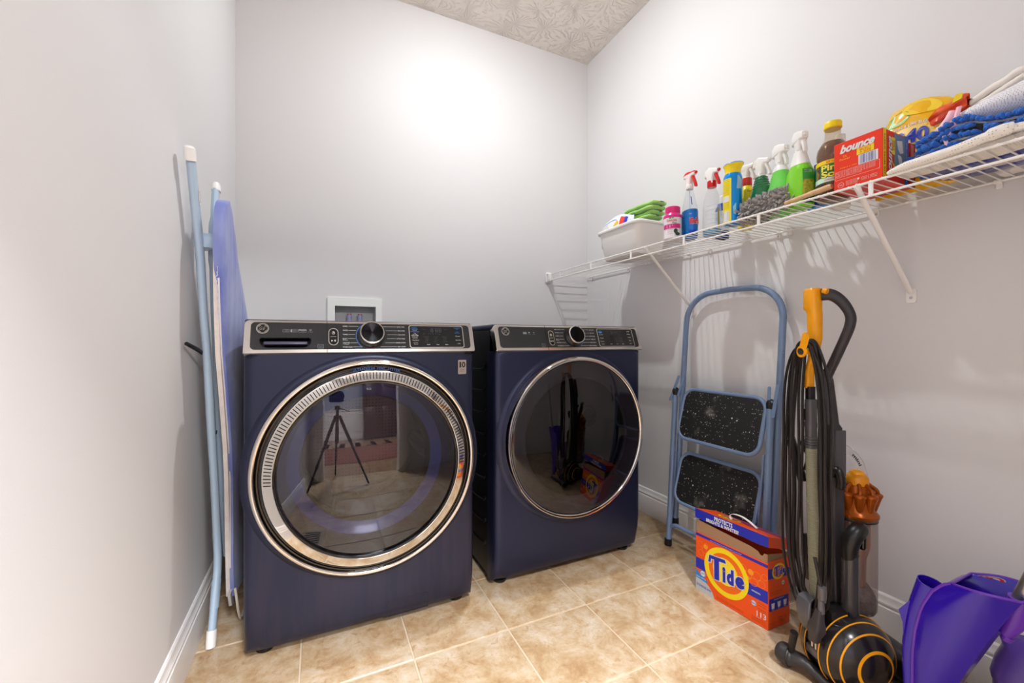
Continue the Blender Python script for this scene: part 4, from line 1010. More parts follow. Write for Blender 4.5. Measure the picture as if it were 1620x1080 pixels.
# --- yellow and blue aerosol can
b = Bottle(1.386, 1.043, 0, [(0, .028, .028), (.002, .0315, .0315), (.168, .0315, .0315), (.178, .030, .030), (.188, .026, .026), (.192, .025, .025)], n=40)
t = thing('aerosol_can', tuple(b.o), 'yellow and blue aerosol can with flared yellow cap', 'can')
b.shell().build('can_body', mat('bright_blue_can', '1493e6', .22, .3), t)
f = b.face(FC)
MB().grid(lambda a, c_: f(-.048 + .047 * a, .004 + .162 * c_), 14, 4).build('yellow_panel', mat('yellow_label', 'f5de1c', .35), t)
quad(MB(), f, -.036, .082, -.008, .102, .0003).build('white_panel', 'print_white', t); quad(MB(), f, -.036, .010, -.008, .048, .0003).build('white_panel', 'print_white', t)
MB().grid(lambda a, c_: f(.016 + .02 * a + .004 * c_, .125 + .05 * c_ * (1 - .3 * a)), 5, 4).build('silver_panel', mat('pale_silver_print', '9fc3dc', .3), t)
m = MB()
for k in range(13): text(m, ('multi surface', 'caution eye irritant', 'keep out of reach')[k % 3], f, -.034, .160 - .0065 * k - (.024 if k > 8 else 0), .003, width=.026)
for k in range(8): m.poly([(-.034, .045 - .0042 * k), (-.011, .045 - .0042 * k), (-.011, .0435 - .0042 * k), (-.034, .0435 - .0042 * k)], f, .0009)
m.build('small_print', mat('brown_print', '5a5230', .5), t, smooth=False)
MB().poly([(.004, .06), (.014, .075), (.014, .03), (.006, .035)], f, .0006).build('sparkle_mark', mat('light_cyan_print', '8fd4f2', .3), t, smooth=False)
c_ = b.o; 
m = MB(); rg = []
for z, rx, ry, dx in ((.186, .0265, .0265, 0), (.196, .026, .026, 0), (.206, .028, .027, .001), (.214, .033, .029, .002), (.2195, .0355, .031, .003)):
    rg.append([c_ + Vector((ry * math.cos(2 * math.pi * k / 32), -dx + rx * math.sin(2 * math.pi * k / 32), z)) for k in range(32)])
m.loft(rg); m.build('cap', mat('yellow_cap', 'f7d80f', .35), t)
m = MB(); m.loft([[c_ + Vector((.0315 * math.cos(2 * math.pi * k / 32) * s_, -.003 + .036 * math.sin(2 * math.pi * k / 32) * s_, z)) for k in range(32)] for z, s_ in ((.2195, 1), (.2225, .97), (.2235, .7))]); m.build('cap_top', mat('sky_blue_cap_top', '4f9fe8', .3), t)
MB().box(c_.x - .004, c_.x + .004, c_.y + .025, c_.y + .0295, c_.z + .180, c_.z + .208, .002).build('cap_tab', mat('yellow_cap_tab', 'f0cd10', .35), t)

# --- yellow bottle with red collar and white trigger
b = Bottle(1.475, 1.052, 60, [(0, .034, .024), (.004, .038, .027), (.11, .038, .028), (.14, .030, .024), (.160, .0165, .0165), (.166, .015, .015)], 2.2)
t = bt('spray_bottle', 'yellow spray bottle with red collar and white trigger behind the aerosol can', b)
b.shell().build('body', mat('yellow_bottle', 'f2dc22', .3), t)
MB().lathe([(.0175, .0), (.0185, .002), (.0185, .028), (.017, .03), (0, .03)], b.o + Vector((0, 0, .160)), n=24).build('screw_collar', mat('orange_red_collar', 'e23a2a', .4), t)
sprayer(t, b, .178, NA, .95, mat('cream_white_plastic', 'f2ece6', .35), None, mat('cream_white_lever', 'e9e1d8', .4), style=0)
f = b.face(FC - R(60)); m = MB(); text(m, 'Goo', f, .004, .130, .007, width=.018); text(m, 'BIG', f, .012, .09, .010, width=.018, bold=.03); m.build('print', 'print_black', t, smooth=False)

# --- dark green bottle
b = Bottle(1.432, .965, 75, [(0, .038, .024), (.004, .044, .028), (.055, .046, .029), (.09, .043, .028), (.120, .030, .024), (.140, .023, .021), (.154, .020, .018), (.158, .0165, .0165)], 2.2)
t = bt('spray_bottle', 'dark green spray bottle with white trigger head', b)
b.shell().build('body', mat('dark_green_plastic', '1c6a3c', .2, coat=.3), t)
m = MB()
for k in range(5): m.loft([[b.at(.118 + .009 * k + dz, 2 * math.pi * i / 32, .0012 - abs(dz) * .5) for i in range(32)] for dz in (-.002, 0, .002)], (False, False))
m.build('neck_ring', mat('dark_green_rings', '216f42', .2, coat=.3), t)
f = b.face(FC - R(75)); 
MB().grid(lambda a, c_: f(-.040 + .078 * a, .03 + (.03 + .045 * a) * c_), 12, 5).build('label', mat('pale_blue_label', 'bfe0ea', .35), t)
m = MB(); m.poly(circ(.018, .088, .009, 16, .005), f, .0012); m.build('brand_mark', mat('navy_red_print', '3a3f8c', .4), t, smooth=False)
m = MB(); text(m, 'CLOROX', f, .018, .086, .004, width=.014, align='c', lift=.0016); m.build('brand_print', 'print_white', t, smooth=False)
quad(MB(), f, .006, .060, .030, .078, .0008).build('label_picture', mat('grey_blue_print', '7f93b4', .4), t)
sprayer(t, b, .157, NA, .95, 'white_plastic', None, mat('translucent_white', 'e9e6df', .35), style=1)

# --- light green bottle
b = Bottle(1.424, .892, 75, [(0, .036, .024), (.004, .042, .028), (.08, .043, .030), (.098, .040, .029), (.104, .036, .027), (.125, .031, .025), (.148, .0235, .021), (.156, .0215, .0195), (.166, .0165, .0165)], 2.3)
t = bt('spray_bottle', 'light green spray bottle with white cap behind the grey duster', b)
b.shell(0, .150).build('body', mat('mint_green_plastic', '6fd455', .25), t); b.shell(.148, .166, .0004).build('white_shoulder', 'white_plastic', t)
f = b.face(FC - R(75)); quad(MB(), f, .010, .05, .034, .085).build('label', mat('grey_label', '8c9a9c', .4), t)
m = MB()
for k in range(5): text(m, 'NET CONTENT', f, .012, .079 - .006 * k, .003, width=.018, lift=.0012)
m.build('small_print', 'print_black', t, smooth=False)
sprayer(t, b, .168, NA - 15, .92, 'white_plastic', None, mat('soft_white_lever', 'e4e6de', .35), style=2)

# --- lime green bottle
b = Bottle(1.412, .822, 78, [(0, .036, .024), (.004, .041, .028), (.09, .042, .030), (.112, .040, .029), (.130, .033, .025), (.140, .0285, .022), (.172, .019, .017), (.182, .0165, .016)], 2.4)
t = bt('spray_bottle', 'lime green spray bottle with tall white neck beside the brown bottle', b)
b.shell(0, .142).build('body', mat('lime_green_plastic', '80d62a', .2, coat=.2), t); b.shell(.138, .182, .0006).build('white_neck', 'white_plastic', t)
f = b.face(FC - R(78)); quad(MB(), f, .0, .078, .040, .118, .0, 8, 4).build('label', mat('deep_green_label', '2f8c34', .35), t)
quad(MB(), f, .0, .036, .040, .082, .0003, 8, 4).build('label_picture', mat('yellow_olive_print', 'b8b02a', .5, noise_col=('7a8a20', 120, .15)), t)
quad(MB(), f, .0, .008, .040, .036, .0, 8, 3).build('lower_label', mat('dark_green_label', '1e5c34', .35), t); quad(MB(), f, .006, .104, .034, .114, .0006, 6, 1).build('pale_band', mat('pale_green_band', '6fb878', .35), t)
m = MB(); m.poly(circ(.014, .109, .008, 14, .003), f, .0012); m.build('brand_mark', mat('dark_teal_print', '1b5a50', .4), t, smooth=False)
m = MB(); text(m, 'Simple', f, .014, .108, .0026, width=.010, align='c', lift=.0016); m.build('brand_print', 'print_white', t, smooth=False)
sprayer(t, b, .178, NA - 25, .92, 'white_plastic', None, 'white_plastic', style=2)

# --- blue bottle between
b = Bottle(1.462, .792, 75, [(0, .032, .022), (.004, .036, .025), (.08, .036, .025), (.105, .030, .022), (.125, .016, .016), (.133, .013, .013)], 2.2)
t = bt('cleaner_bottle', 'blue bottle half hidden behind the brown liquid bottle', b)
b.shell().build('body', mat('clear_blue_bottle', '2a8fe0', .15, coat=.3), t); f = b.face(FC - R(75))
quad(MB(), f, -.034, .028, .0, .080, .0, 6, 3).build('label', mat('sky_white_label', 'a9cdf0', .4), t); quad(MB(), f, -.034, .0045, .0, .03, .0004, 6, 3).build('lower_label', mat('royal_label', '1f52d0', .3), t)
MB().lathe([(0, .12), (.0145, .12), (.0145, .14), (0, .142)], b.o, n=20).build('cap', mat('blue_cap', '1c62c4', .4), t)

# --- brown liquid bottle with yellow cap
b = Bottle(1.424, .734, 0, [(0, .034, .034), (.004, .040, .040), (.012, .0415, .0415), (.036, .0415, .0415), (.043, .038, .038), (.050, .0415, .0415), (.116, .0415, .0415), (.120, .038, .038), (.128, .0405, .0405), (.142, .0415, .0415), (.158, .039, .039), (.172, .032, .032), (.182, .0245, .0245), (.190, .021, .021), (.200, .020, .020), (.222, .020, .020)], 2.0, 40)
t = bt('cleaner_bottle', 'tall bottle of dark brown cleaner with yellow cap beside the red box', b)
b.shell(.0005, .178, -.0014).build('liquid', mat('brown_liquid', '3a1708', .1, trans=.25, ior=1.33, coat=.5, noise_col=('8a3c14', 18, .2)), t)
b.shell().build('clear_wall', clear('clear_glossy_wall', (.90, .84, .76), 1.5, .02, .12, 'd8c0a0'), t)
MB().lathe([(.0215, .219), (.023, .221), (.023, .236), (.0215, .2395), (0, .240)], b.o, n=40).build('cap', mat('yellow_screw_cap', 'f5d40f', .35), t)
f = b.face(FC)
MB().grid(lambda a, c_: f(-.075 + .15 * a, .050 + .066 * c_), 28, 3).build('label', mat('green_label', '1f8f4e', .35), t)
MB().grid(lambda a, c_: f(-.075 + .15 * a, .104 + .012 * c_, .0003), 28, 1).build('yellow_band', mat('yellow_band', 'f4d21a', .35), t)
MB().grid(lambda a, c_: f(-.075 + .15 * a, .051 + .014 * c_, .0003), 28, 1).build('pale_band', mat('pale_green_white_band', 'cfeedd', .35), t)
mk, my = MB(), MB()
for s_, v, h_, w_ in (('Pine', .084, .0175, .050), ('Sol', .0655, .0165, .040)):
    text(my, s_, f, -.030, v, h_, width=w_, bold=.035, lift=.0012); text(mk, s_, f, -.0308, v - .0006, h_ * 1.07, width=w_ * 1.03, bold=.085, lift=.0007)
my.build('brand_print', mat('lemon_print', 'eee04a', .4), t, smooth=False); mk.build('brand_print', mat('forest_print', '175c2c', .4), t, smooth=False)
m = MB(); text(m, '2X', f, -.018, .107, .007, width=.010, bold=.03, lift=.001); text(m, 'MULTI-SURFACE', f, -.006, .108, .004, width=.028, lift=.001); text(m, 'ORIGINAL', f, -.022, .0555, .004, width=.040, bold=.02, lift=.001); m.build('small_print', mat('orange_print', 'd4581c', .4), t, smooth=False)
quad(MB(), f, -.048, .066, -.034, .104, .0005, 3, 5).build('pine_picture', mat('brown_speckled_print', '4a3020', .5, noise_col=('b87a30', 90, .1)), t)
# --- white bottle behind the brown one
b = Bottle(1.525, .765, 20, [(0, .030, .022), (.003, .034, .026), (.15, .034, .026), (.19, .022, .018), (.215, .013, .013)], 2.2)
t = bt('cleaner_bottle', 'white bottle mostly hidden behind the brown liquid bottle', b); b.shell().build('body', 'white_plastic', t)
MB().lathe([(0, .212), (.014, .212), (.014, .236), (.012, .238), (0, .238)], b.o, n=20).build('cap', 'white_plastic', t)

# --- grey chenille duster with a wooden handle
M['grey_chenille'] = mat('grey_chenille', 'a8a3a0', .95, sheen=.4, bump=(900, .6, .002))
def noodles(mb, spots, L_, r, rnd, n=6):
    for p, d in spots:
        p, d = Vector(p), Vector(d).normalized(); bend = Vector((rnd.uniform(-.4, .4), rnd.uniform(-.4, .4), rnd.uniform(-.5, .2)))
        l = L_ * rnd.uniform(.75, 1.15); q0 = p; q1 = p + d * l * .5; q2 = p + (d + bend * .5).normalized() * l
        mb.tube([q0, q1, q1.lerp(q2, .8), q2], [r * .9, r, r * .95, r * .45], n)
du = thing('duster', (1.388, .93, BZ), 'grey chenille hand duster with a wooden handle lying at the shelf edge', 'duster')
rnd = random.Random(5); sp = []
A, B_ = Vector((1.392, 1.025, BZ + .026)), Vector((1.395, .838, BZ + .047))
MB().tube([A, A.lerp(B_, .25), A.lerp(B_, .7), B_], [.008, .016, .022, .014], 12).build('pad', 'grey_chenille', du)
for k in range(430):
    a = rnd.random() ** .8; q = rnd.uniform(0, 2 * math.pi); c = A.lerp(B_, a); rr = .010 + .016 * math.sin(math.pi * min(1, .12 + a * .75))
    d = Vector((math.cos(q), .55 * (rnd.random() - .35) + (.9 if a < .06 else 0), math.sin(q)))
    if c.z + d.z * rr < BZ + .004: d.z = abs(d.z) * .2
    sp.append((c + d * rr * .75, d))
m = MB(); noodles(m, sp, .027, .0041, rnd); o = m.build('chenille_strand', 'grey_chenille', du); o['kind'] = 'stuff'
MB().tube(smooth_path([(1.368, .842, BZ + .019), (1.366, .80, BZ + .021), (1.364, .75, BZ + .0245), (1.363, .705, BZ + .0275)], 4), [.0068] * 3 + [.0072] * 4 + [.0082] * 5 + [.0070], 14).build('handle', mat('pale_wood', 'e3c095', .5, noise_col=('d2a877', 40, .2)), du)
MB().tube(smooth_path([(1.40, .842, BZ + .04), (1.385, .826, BZ + .042), (1.372, .826, BZ + .028), (1.37, .835, BZ + .01), (1.385, .842, BZ + .004)], 4), .0026, 8).build('cord_loop', 'grey_chenille', du)

# --- red dryer sheet boxes
M['box_red'] = mat('glossy_orange_red_card', 'e8340f', .35); M['box_yellow'] = mat('yellow_card', 'f2d21c', .35)
def card_box(name, label, x0, x1, y0, y1, z0, z1, m_):
    t = thing(name, ((x0 + x1) / 2, (y0 + y1) / 2, z0), label, 'box'); MB().box(x0, x1, y0, y1, z0, z1, .0012, 1).build('carton', m_, t, smooth=False); return t
x0, x1, y0, y1, z0, z1 = 1.346, 1.478, .577, .691, BZ + .0015, BZ + .136
t = card_box('dryer_sheet_box', 'orange-red dryer sheet box with white lettering and barcode on its end', x0, x1, y0, y1, z0, z1, 'box_red')
f = plane((x0 - .0003, y1, z0), (0, -1, 0), (0, 0, 1), (-1, 0, 0)); W_, H_ = y1 - y0, z1 - z0
def outl(mw, mk, s, f, u, v, h, wd, **k):
    text(mw, s, f, u, v, h, width=wd, bold=.035, lift=.0009, **k)
mo, mr_ = MB(), MB()
for dx, dy in ((0, 0),): pass
m = MB(); text(m, 'bounce', f, .0155, .1035, .0205, width=.082, bold=.045, shear=.35, lift=.001); 
for k in range(5): text(m, 'Keep out of reach of children and use as directed', f, .006, .050 - .0035 * k, .0022, width=.092 - .03 * (k > 3))
for k in range(4): text(m, 'made in canada of imported', f, .030, .020 - .0035 * k, .0022, width=.028)
for k in range(3): text(m, 'questions or comments', f, .066, .019 - .0035 * k, .0022, width=.036)
band(m, circ(.018, .014, .0075, 20), circ(.018, .014, .0068, 20), f, .0006); text(m, 'P&G', f, .018, .0125, .003, width=.009, align='c', lift=.0006); m.poly(circ(.060, .019, .0025, 12), f, .0006)
band(m, rrect(.004, .030, .108, .054, .001, 2), rrect(.0045, .0305, .1075, .0535, .001, 2), f, .0006)
m.build('white_print', 'print_white', t, smooth=False)
quad(MB(), f, .056, .084, .0955, .1015, .0006, 1, 1).build('yellow_flash', 'box_yellow', t, smooth=False)
m = MB(); text(m, 'SELECT', f, .076, .0935, .0055, width=.027, align='c', bold=.02, lift=.001); text(m, 'A SIZE', f, .076, .0865, .0055, width=.027, align='c', bold=.02, lift=.001); m.build('flash_print', mat('orange_letters', 'e0641a', .4), t, smooth=False)
m = MB(); text(m, '2X', f, .028, .090, .006, width=.010, align='c', lift=.0008, bold=.01); text(m, 'Power', f, .028, .0825, .006, width=.026, align='c', lift=.0008, bold=.01); text(m, 'Select a size', f, .016, .060, .0035, width=.040, lift=.0008, bold=.01); m.build('yellow_print', mat('gold_letters', 'f0a81c', .4), t, smooth=False)
quad(MB(), f, .060, .056, .1045, .0825, .0008, 1, 1).build('barcode_field', 'print_white', t, smooth=False)
m = MB(); u = .064; rnd = random.Random(9)
while u < .100:
    wv = rnd.choice((.0008, .0014, .0024)); quad(m, f, u, .0575, u + wv, .081, .0011, 1, 1); u += wv + rnd.choice((.0008, .0012, .002))
m.build('barcode', mat('slate_blue_print', '6d74a8', .5), t, smooth=False)
f2 = plane((x0, y0 - .0003, z0), (1, 0, 0), (0, 0, 1), (0, -1, 0))
quad(MB(), f2, .0, .0, .016, H_, .0004, 1, 1).build('yellow_strip', 'box_yellow', t, smooth=False)
quad(MB(), f2, .056, .040, .112, H_ - .004, .0004, 1, 1).build('photo_panel', mat('blue_sky_print', '4f78b8', .4, noise_col=('6f8f80', 30, .3)), t, smooth=False)
quad(MB(), f2, .112, .0, .132, H_, .0005, 1, 1).build('blue_strip', mat('cobalt_strip', '2f6fc8', .4), t, smooth=False)
m = MB(); m.poly([(.070, .112), (.098, .117), (.104, .085), (.088, .080), (.076, .090)], f2, .0008); m.poly([(.074, .076), (.094, .074), (.102, .052), (.084, .046)], f2, .0008); m.build('linen_picture', 'print_white', t, smooth=False)
m = MB(); ra = [(.084 + .046 * math.cos(R(a)), .066 + .034 * math.sin(R(a))) for a in range(200, 345, 12)]; rb_ = [(.084 + .042 * math.cos(R(a)), .066 + .030 * math.sin(R(a))) for a in range(200, 345, 12)]
for i in range(len(ra) - 1): m.add([f2(*ra[i], .0009), f2(*ra[i + 1], .0009), f2(*rb_[i + 1], .0009), f2(*rb_[i], .0009)], [(0, 1, 2, 3)])
quad(m, f2, .044, .072, .060, .118, .0009, 1, 1); m.build('yellow_print', 'box_yellow', t, smooth=False)
fr = plane((x0, y0 - .0003, z0), (0, 0, 1), (-1, 0, 0), (0, -1, 0))
m = MB(); text(m, '25% MORE SHEETS', fr, .012, -.0115, .007, width=.108, bold=.02, lift=.0009); text(m, 'SELECT', fr, .082, -.050, .006, width=.028, lift=.0012, bold=.02); text(m, 'A SIZE', fr, .082, -.058, .006, width=.028, lift=.0012, bold=.02); m.build('orange_print', mat('burnt_letters', 'c0501c', .4), t, smooth=False)
m = MB(); text(m, 'bounce', fr, .008, -.043, .022, width=.110, bold=.03, shear=.35, lift=.0009); 
for k in range(4): text(m, ('fresh', 'soft', 'static', 'wrinkle')[k], fr, .010 + .03 * k, -.124, .004, width=.018, lift=.0009)
m.build('side_brand_print', 'print_white', t, smooth=False)
t = card_box('dryer_sheet_box', 'dark red box squeezed behind the orange-red dryer sheet box', 1.481, 1.512, .574, .70, BZ + .0015, BZ + .122, mat('crimson_card', 'b81420', .35))
f2 = plane((1.481, .574 - .0003, BZ), (1, 0, 0), (0, 0, 1), (0, -1, 0)); quad(MB(), f2, .004, .072, .020, .116, .0004, 1, 1).build('white_panel', mat('faded_red_white_print', 'e07a70', .4), t, smooth=False)
m = MB(); fr = plane((1.481, .574 - .0003, BZ), (0, 0, 1), (-1, 0, 0), (0, -1, 0)); text(m, '80 SHEETS', fr, .01, -.018, .006, width=.05, bold=.01); m.build('white_print', 'print_white', t, smooth=False)

# --- yellow pouch of wipes
t = thing('wipes_pouch', (1.565, .58, BZ), 'yellow pouch of wipes printed with lemon and lime behind the red box', 'pouch')
def bagf(u, v, h=0):   # u 0..1 along -Y, v 0..1 up
    top = .235 + .035 * math.sin(math.pi * min(1, u * 1.1)) ** .7 - (.07 * max(0, .18 - u) / .18)
    e = .030 * max(0, 1 - abs(2 * u - 1) ** 3) ** .6 * max(0, 1 - abs(2 * v - 1) ** 3) ** .6
    wr = .006 * noise.noise(Vector((u * 6, v * 5, 2)))
    return Vector((1.555 - e - h + wr + .02 * v, .685 - u * .185, BZ + .002 + v * top))
def bagb(u, v):
    p = bagf(u, v); e = .030 * max(0, 1 - abs(2 * u - 1) ** 3) ** .6 * max(0, 1 - abs(2 * v - 1) ** 3) ** .6; return p + Vector((2 * e, 0, 0))
m = MB(); m.grid(lambda a, b: bagf(a, b), 22, 18); m.grid(lambda a, b: bagb(1 - a, b), 22, 18); pb = m.build('pouch', mat('glossy_yellow_film', 'f6bc14', .22, coat=.4), t)
def bquad(u0, v0, u1, v1, l, n=8): return MB().grid(lambda a, b: bagf(u0 + (u1 - u0) * a, v0 + (v1 - v0) * b, l), n, n)
bf = lambda u, v, h=0: bagf(u / .185, v / .26, h)
MB().poly(circ(.056, .216, .030, 24, .020), bf, .001).build('lime_picture', mat('lime_print', '8fc03a', .35, noise_col=('5fa02c', 30, .2)), t, smooth=False)
MB().poly(circ(.110, .232, .042, 24, .022), bf, .002).build('lemon_picture', mat('lemon_yellow_print', 'fbd83a', .3), t, smooth=False)
bquad(.30, .25, .86, .70, .0007).build('pale_field', mat('pale_yellow_field', 'f8d676', .35), t)
m = MB(); text(m, '240', bf, .052, .135, .034, width=.080, bold=.05, lift=.003); text(m, 'WIPES', bf, .060, .105, .022, width=.070, bold=.03, lift=.003); m.build('count_print', mat('deep_blue_letters', '1c32a8', .4), t, smooth=False)
m = MB(); text(m, 'LA LEMON & LIME BLOSSOM', bf, .022, .182, .008, width=.130, bold=.02, lift=.003); m.build('scent_print', 'print_white', t, smooth=False)
# crumpled red-orange top of the pouch
def crum(a, b):
    q = 2 * math.pi * a; t_ = b
    r = .026 + .016 * noise.noise(Vector((math.cos(q) * 1.4, math.sin(q) * 1.4, t_ * 2.5))) + .006 * math.sin(5 * q)
    r *= math.sin(math.pi * (.12 + .76 * t_)) ** .5
    return Vector((1.55 + math.cos(q) * r * .8, .555 - .075 * t_, BZ + .185 + .022 * t_ + math.sin(q) * r * .8))
MB().grid(crum, 28, 14).build('crumpled_top', mat('red_orange_film', 'e2331f', .3, coat=.2, noise_col=('f0642a', 9, .12)), t)
MB().poly([(0, 0), (.018, .004), (.020, .018), (.006, .020)], plane((1.530, .505, BZ + .205), (0, -1, 0), (0, 0, 1), (-1, 0, 0)), 0, .003).build('yellow_corner', mat('yellow_film_corner', 'f2d41c', .3), t, smooth=False)

# --- blue plastic pack lying on the wires, under the mop pads
t = thing('plastic_pack', (1.49, .36, BZ), 'dark blue and white plastic pack lying flat under the mop pads', 'pack')
m = pillow(1.50, .345, BZ + .016, .085, .195, .014, n=20, wob=.003); m.build('film', mat('ultramarine_film', '1a2ea6', .25, coat=.4, noise_col=('12206e', 10, .2)), t)
for k in (1,):
    m = MB(); m.grid(lambda a, b, k=k: Vector((1.43 + .052 * k + .022 * a + .004 * noise.noise(Vector((b * 6, k, 0))), .515 - .33 * b, BZ + .0005 + .003 * abs(2 * (.16 * k + .2 + .1 * a) - 1))), 2, 14); 
    m.build('white_stripe', mat('white_film_stripe', 'd9d2cc', .4), t)
folded('rag', 'dark violet rag lying flat on the wires beside the wall near the right edge', 1.605, .22, BZ + .001, .018, .09, .007, mat('dark_violet_cloth', '4a4458', .9), 2, 44)
# --- blue and grey chenille mop pads, stacked
M['blue_chenille'] = mat('blue_chenille', '1e6fd0', .9, sheen=.4, bump=(900, .5, .002)); M['grey_felt'] = mat('pale_grey_felt', 'c6c2c2', .95, bump=(300, .5, .003))
rnd = random.Random(12)
for k in range(3):
    zc = BZ + .032 + k * .024
    t = thing('mop_pad', (1.48, .34, zc), ('blue chenille mop pad with grey backing, lowest of the stack', 'blue chenille mop pad with grey backing, middle of the stack', 'blue chenille mop pad with grey backing, top of the stack under the mesh bag')[k], 'mop pad', 'blue chenille mop pads folded at the near end of the shelf')
    P = lambda x, y, z, k=k, zc=zc: Vector((x, y, zc + z + .013 * k * math.exp(-((y - .46) / .05) ** 2) + .004 * noise.noise(Vector((y * 12, x * 10, k)))))
    y_a, y_b = .545 - .010 * k + (.010 if k == 1 else 0), .14
    m = MB(); m.grid(lambda a, b: P(1.432 + .10 * a, y_a - (y_a - y_b) * b, .004), 6, 24); m.grid(lambda a, b: P(1.432 + .10 * (1 - a), y_a - (y_a - y_b) * b, -.003), 6, 24)
    m.grid(lambda a, b: P(1.432 - .003 * math.sin(math.pi * a), y_a - (y_a - y_b) * b, -.003 + .007 * a), 2, 24); m.grid(lambda a, b: P(1.432 + .10 * b, y_a + .003 * math.sin(math.pi * a), -.003 + .007 * a), 2, 6)
    m.build('backing', 'grey_felt', t)
    sp = []
    for i in range(190):
        b = rnd.random(); y = y_a - (y_a - y_b) * b; edge = rnd.random() < .62
        x = 1.432 if edge else 1.432 + .10 * rnd.random() ** 1.6
        dz = rnd.choice((-1, 1)) if k else -1
        if k == 2: dz = 1 if rnd.random() < .7 else -1
        p = P(x, y, .006 * dz); d = Vector((-1 if edge else -.4, rnd.uniform(-.2, .9), .25 * dz))
        sp.append((p, d))
    for i in range(26): sp.append((P(1.432 + .10 * rnd.random(), y_a, .005 * rnd.choice((-1, 1))), Vector((-.3, 1, 0))))
    m = MB(); noodles(m, sp, .020, .0052, rnd); o = m.build('chenille_strand', 'blue_chenille', t); o['kind'] = 'stuff'
# --- perforated white non-slip pad, rolled along the front rail
def perf_mat():
    m, nt, b = new_mat('perforated_white_foam'); N = nt.nodes.new; L = nt.links.new
    b.inputs['Base Color'].default_value = lin('efe9e0'); b.inputs['Roughness'].default_value = .8
    g = N('ShaderNodeNewGeometry'); v = N('ShaderNodeTexVoronoi'); v.inputs['Scale'].default_value = 190; v.inputs['Randomness'].default_value = .1; L(g.outputs['Position'], v.inputs['Vector'])
    bp = N('ShaderNodeBump'); bp.inputs['Strength'].default_value = .4; bp.inputs['Distance'].default_value = .002; L(v.outputs['Distance'], bp.inputs['Height']); bp.invert = True; L(bp.outputs['Normal'], b.inputs['Normal'])
    rp = N('ShaderNodeValToRGB'); rp.color_ramp.elements[0].position = .16; rp.color_ramp.elements[0].color = lin('a59a90'); rp.color_ramp.elements[1].position = .24; rp.color_ramp.elements[1].color = lin('f6f1ea')
    L(v.outputs['Distance'], rp.inputs['Fac']); L(rp.outputs['Color'], b.inputs['Base Color']); return m
M['perf'] = perf_mat()
t = thing('grip_liner', (1.36, .36, BZ), 'white perforated non-slip liner rolled over the front rail of the shelf', 'liner')
pth = smooth_path([(1.330, .560, BZ + .004), (1.331, .535, BZ + .009), (1.332, .49, BZ + .012), (1.334, .44, BZ + .015), (1.336, .40, BZ + .021), (1.343, .365, BZ + .028), (1.352, .345, BZ + .027), (1.357, .30, BZ + .024), (1.36, .2, BZ + .022), (1.36, .1, BZ + .022)], 6)
n_ = len(pth); MB().tube(pth, [.005 + .0075 * min(1, i / 8) + (.004 if 26 < i < 34 else 0) for i in range(n_)], 18, flat=(.85, 1.2)).build('rolled_edge', 'perf', t)
def sheet(a, b):
    y = .555 - .45 * b; x = 1.338 + .075 * a + .012 * math.sin(b * 5) * a
    return Vector((x, y, BZ + .004 + .006 * (1 - a) + .003 * noise.noise(Vector((a * 3, b * 7, 1))) + .02 * (1 - a) * max(0, b - .3)))
m = MB(); m.grid(sheet, 8, 24); m.grid(lambda a, b: sheet(a, b) + Vector((0, 0, -.002)), 8, 24); m.build('flat_sheet', 'perf', t)
# --- white mesh laundry bag with pink zip
def mesh_mat():
    m, nt, b = new_mat('white_mesh_fabric'); N = nt.nodes.new; L = nt.links.new
    b.inputs['Roughness'].default_value = .7; tc = N('ShaderNodeUVMap')
    g = N('ShaderNodeNewGeometry'); mp = N('ShaderNodeMapping'); mp.inputs['Scale'].default_value = (300, 300, 300); mp.inputs['Rotation'].default_value = (0, .5, .6); L(g.outputs['Position'], mp.inputs['Vector'])
    v = N('ShaderNodeTexVoronoi'); v.inputs['Scale'].default_value = 1; v.inputs['Randomness'].default_value = 0; L(mp.outputs[0], v.inputs['Vector'])
    rp = N('ShaderNodeValToRGB'); rp.color_ramp.elements[0].position = .25; rp.color_ramp.elements[0].color = lin('b9b4c2'); rp.color_ramp.elements[1].position = .42; rp.color_ramp.elements[1].color = lin('f6f3f6')
    L(v.outputs['Distance'], rp.inputs['Fac']); L(rp.outputs['Color'], b.inputs['Base Color'])
    bp = N('ShaderNodeBump'); bp.inputs['Strength'].default_value = .6; bp.inputs['Distance'].default_value = .002; L(v.outputs['Distance'], bp.inputs['Height']); L(bp.outputs['Normal'], b.inputs['Normal']); return m
M['mesh'] = mesh_mat()
t = thing('laundry_bag', (1.47, .35, BZ + .12), 'white mesh laundry bag with pink zipper on top of the mop pads', 'laundry bag')
def bag(a, b):
    q = 2 * math.pi * a; s_ = b
    y = .520 - .38 * s_
    hw = .050 * min(1, (s_ * 4.5 + .10)) ** .7; hh = (.010 + .028 * min(1, s_ * 2.2) ** .9); cz = BZ + .128 + .018 * min(1, s_ * 1.6)
    return Vector((1.485 + hw * math.cos(q) + .01 * s_, y, cz + hh * math.sin(q) * (1 + .12 * noise.noise(Vector((a * 4, b * 5, 0))))))
MB().grid(bag, 32, 22).build('mesh_body', 'mesh', t)
zp = smooth_path([(1.440, .475, BZ + .150), (1.436, .482, BZ + .132), (1.433, .492, BZ + .116), (1.431, .496, BZ + .102), (1.430, .486, BZ + .092), (1.432, .476, BZ + .094)], 6)
M['pink'] = mat('soft_pink_plastic', 'f0b4c4', .4)
MB().tube(zp, .0060, 8, flat=(.35, 1.3)).build('zip_tape', 'pink', t)
MB().tube(smooth_path([(1.442, .464, BZ + .155), (1.434, .466, BZ + .132), (1.430, .470, BZ + .110), (1.429, .475, BZ + .096)], 6), .0045, 8, flat=(.4, 1.2)).build('zip_tape', 'pink', t)
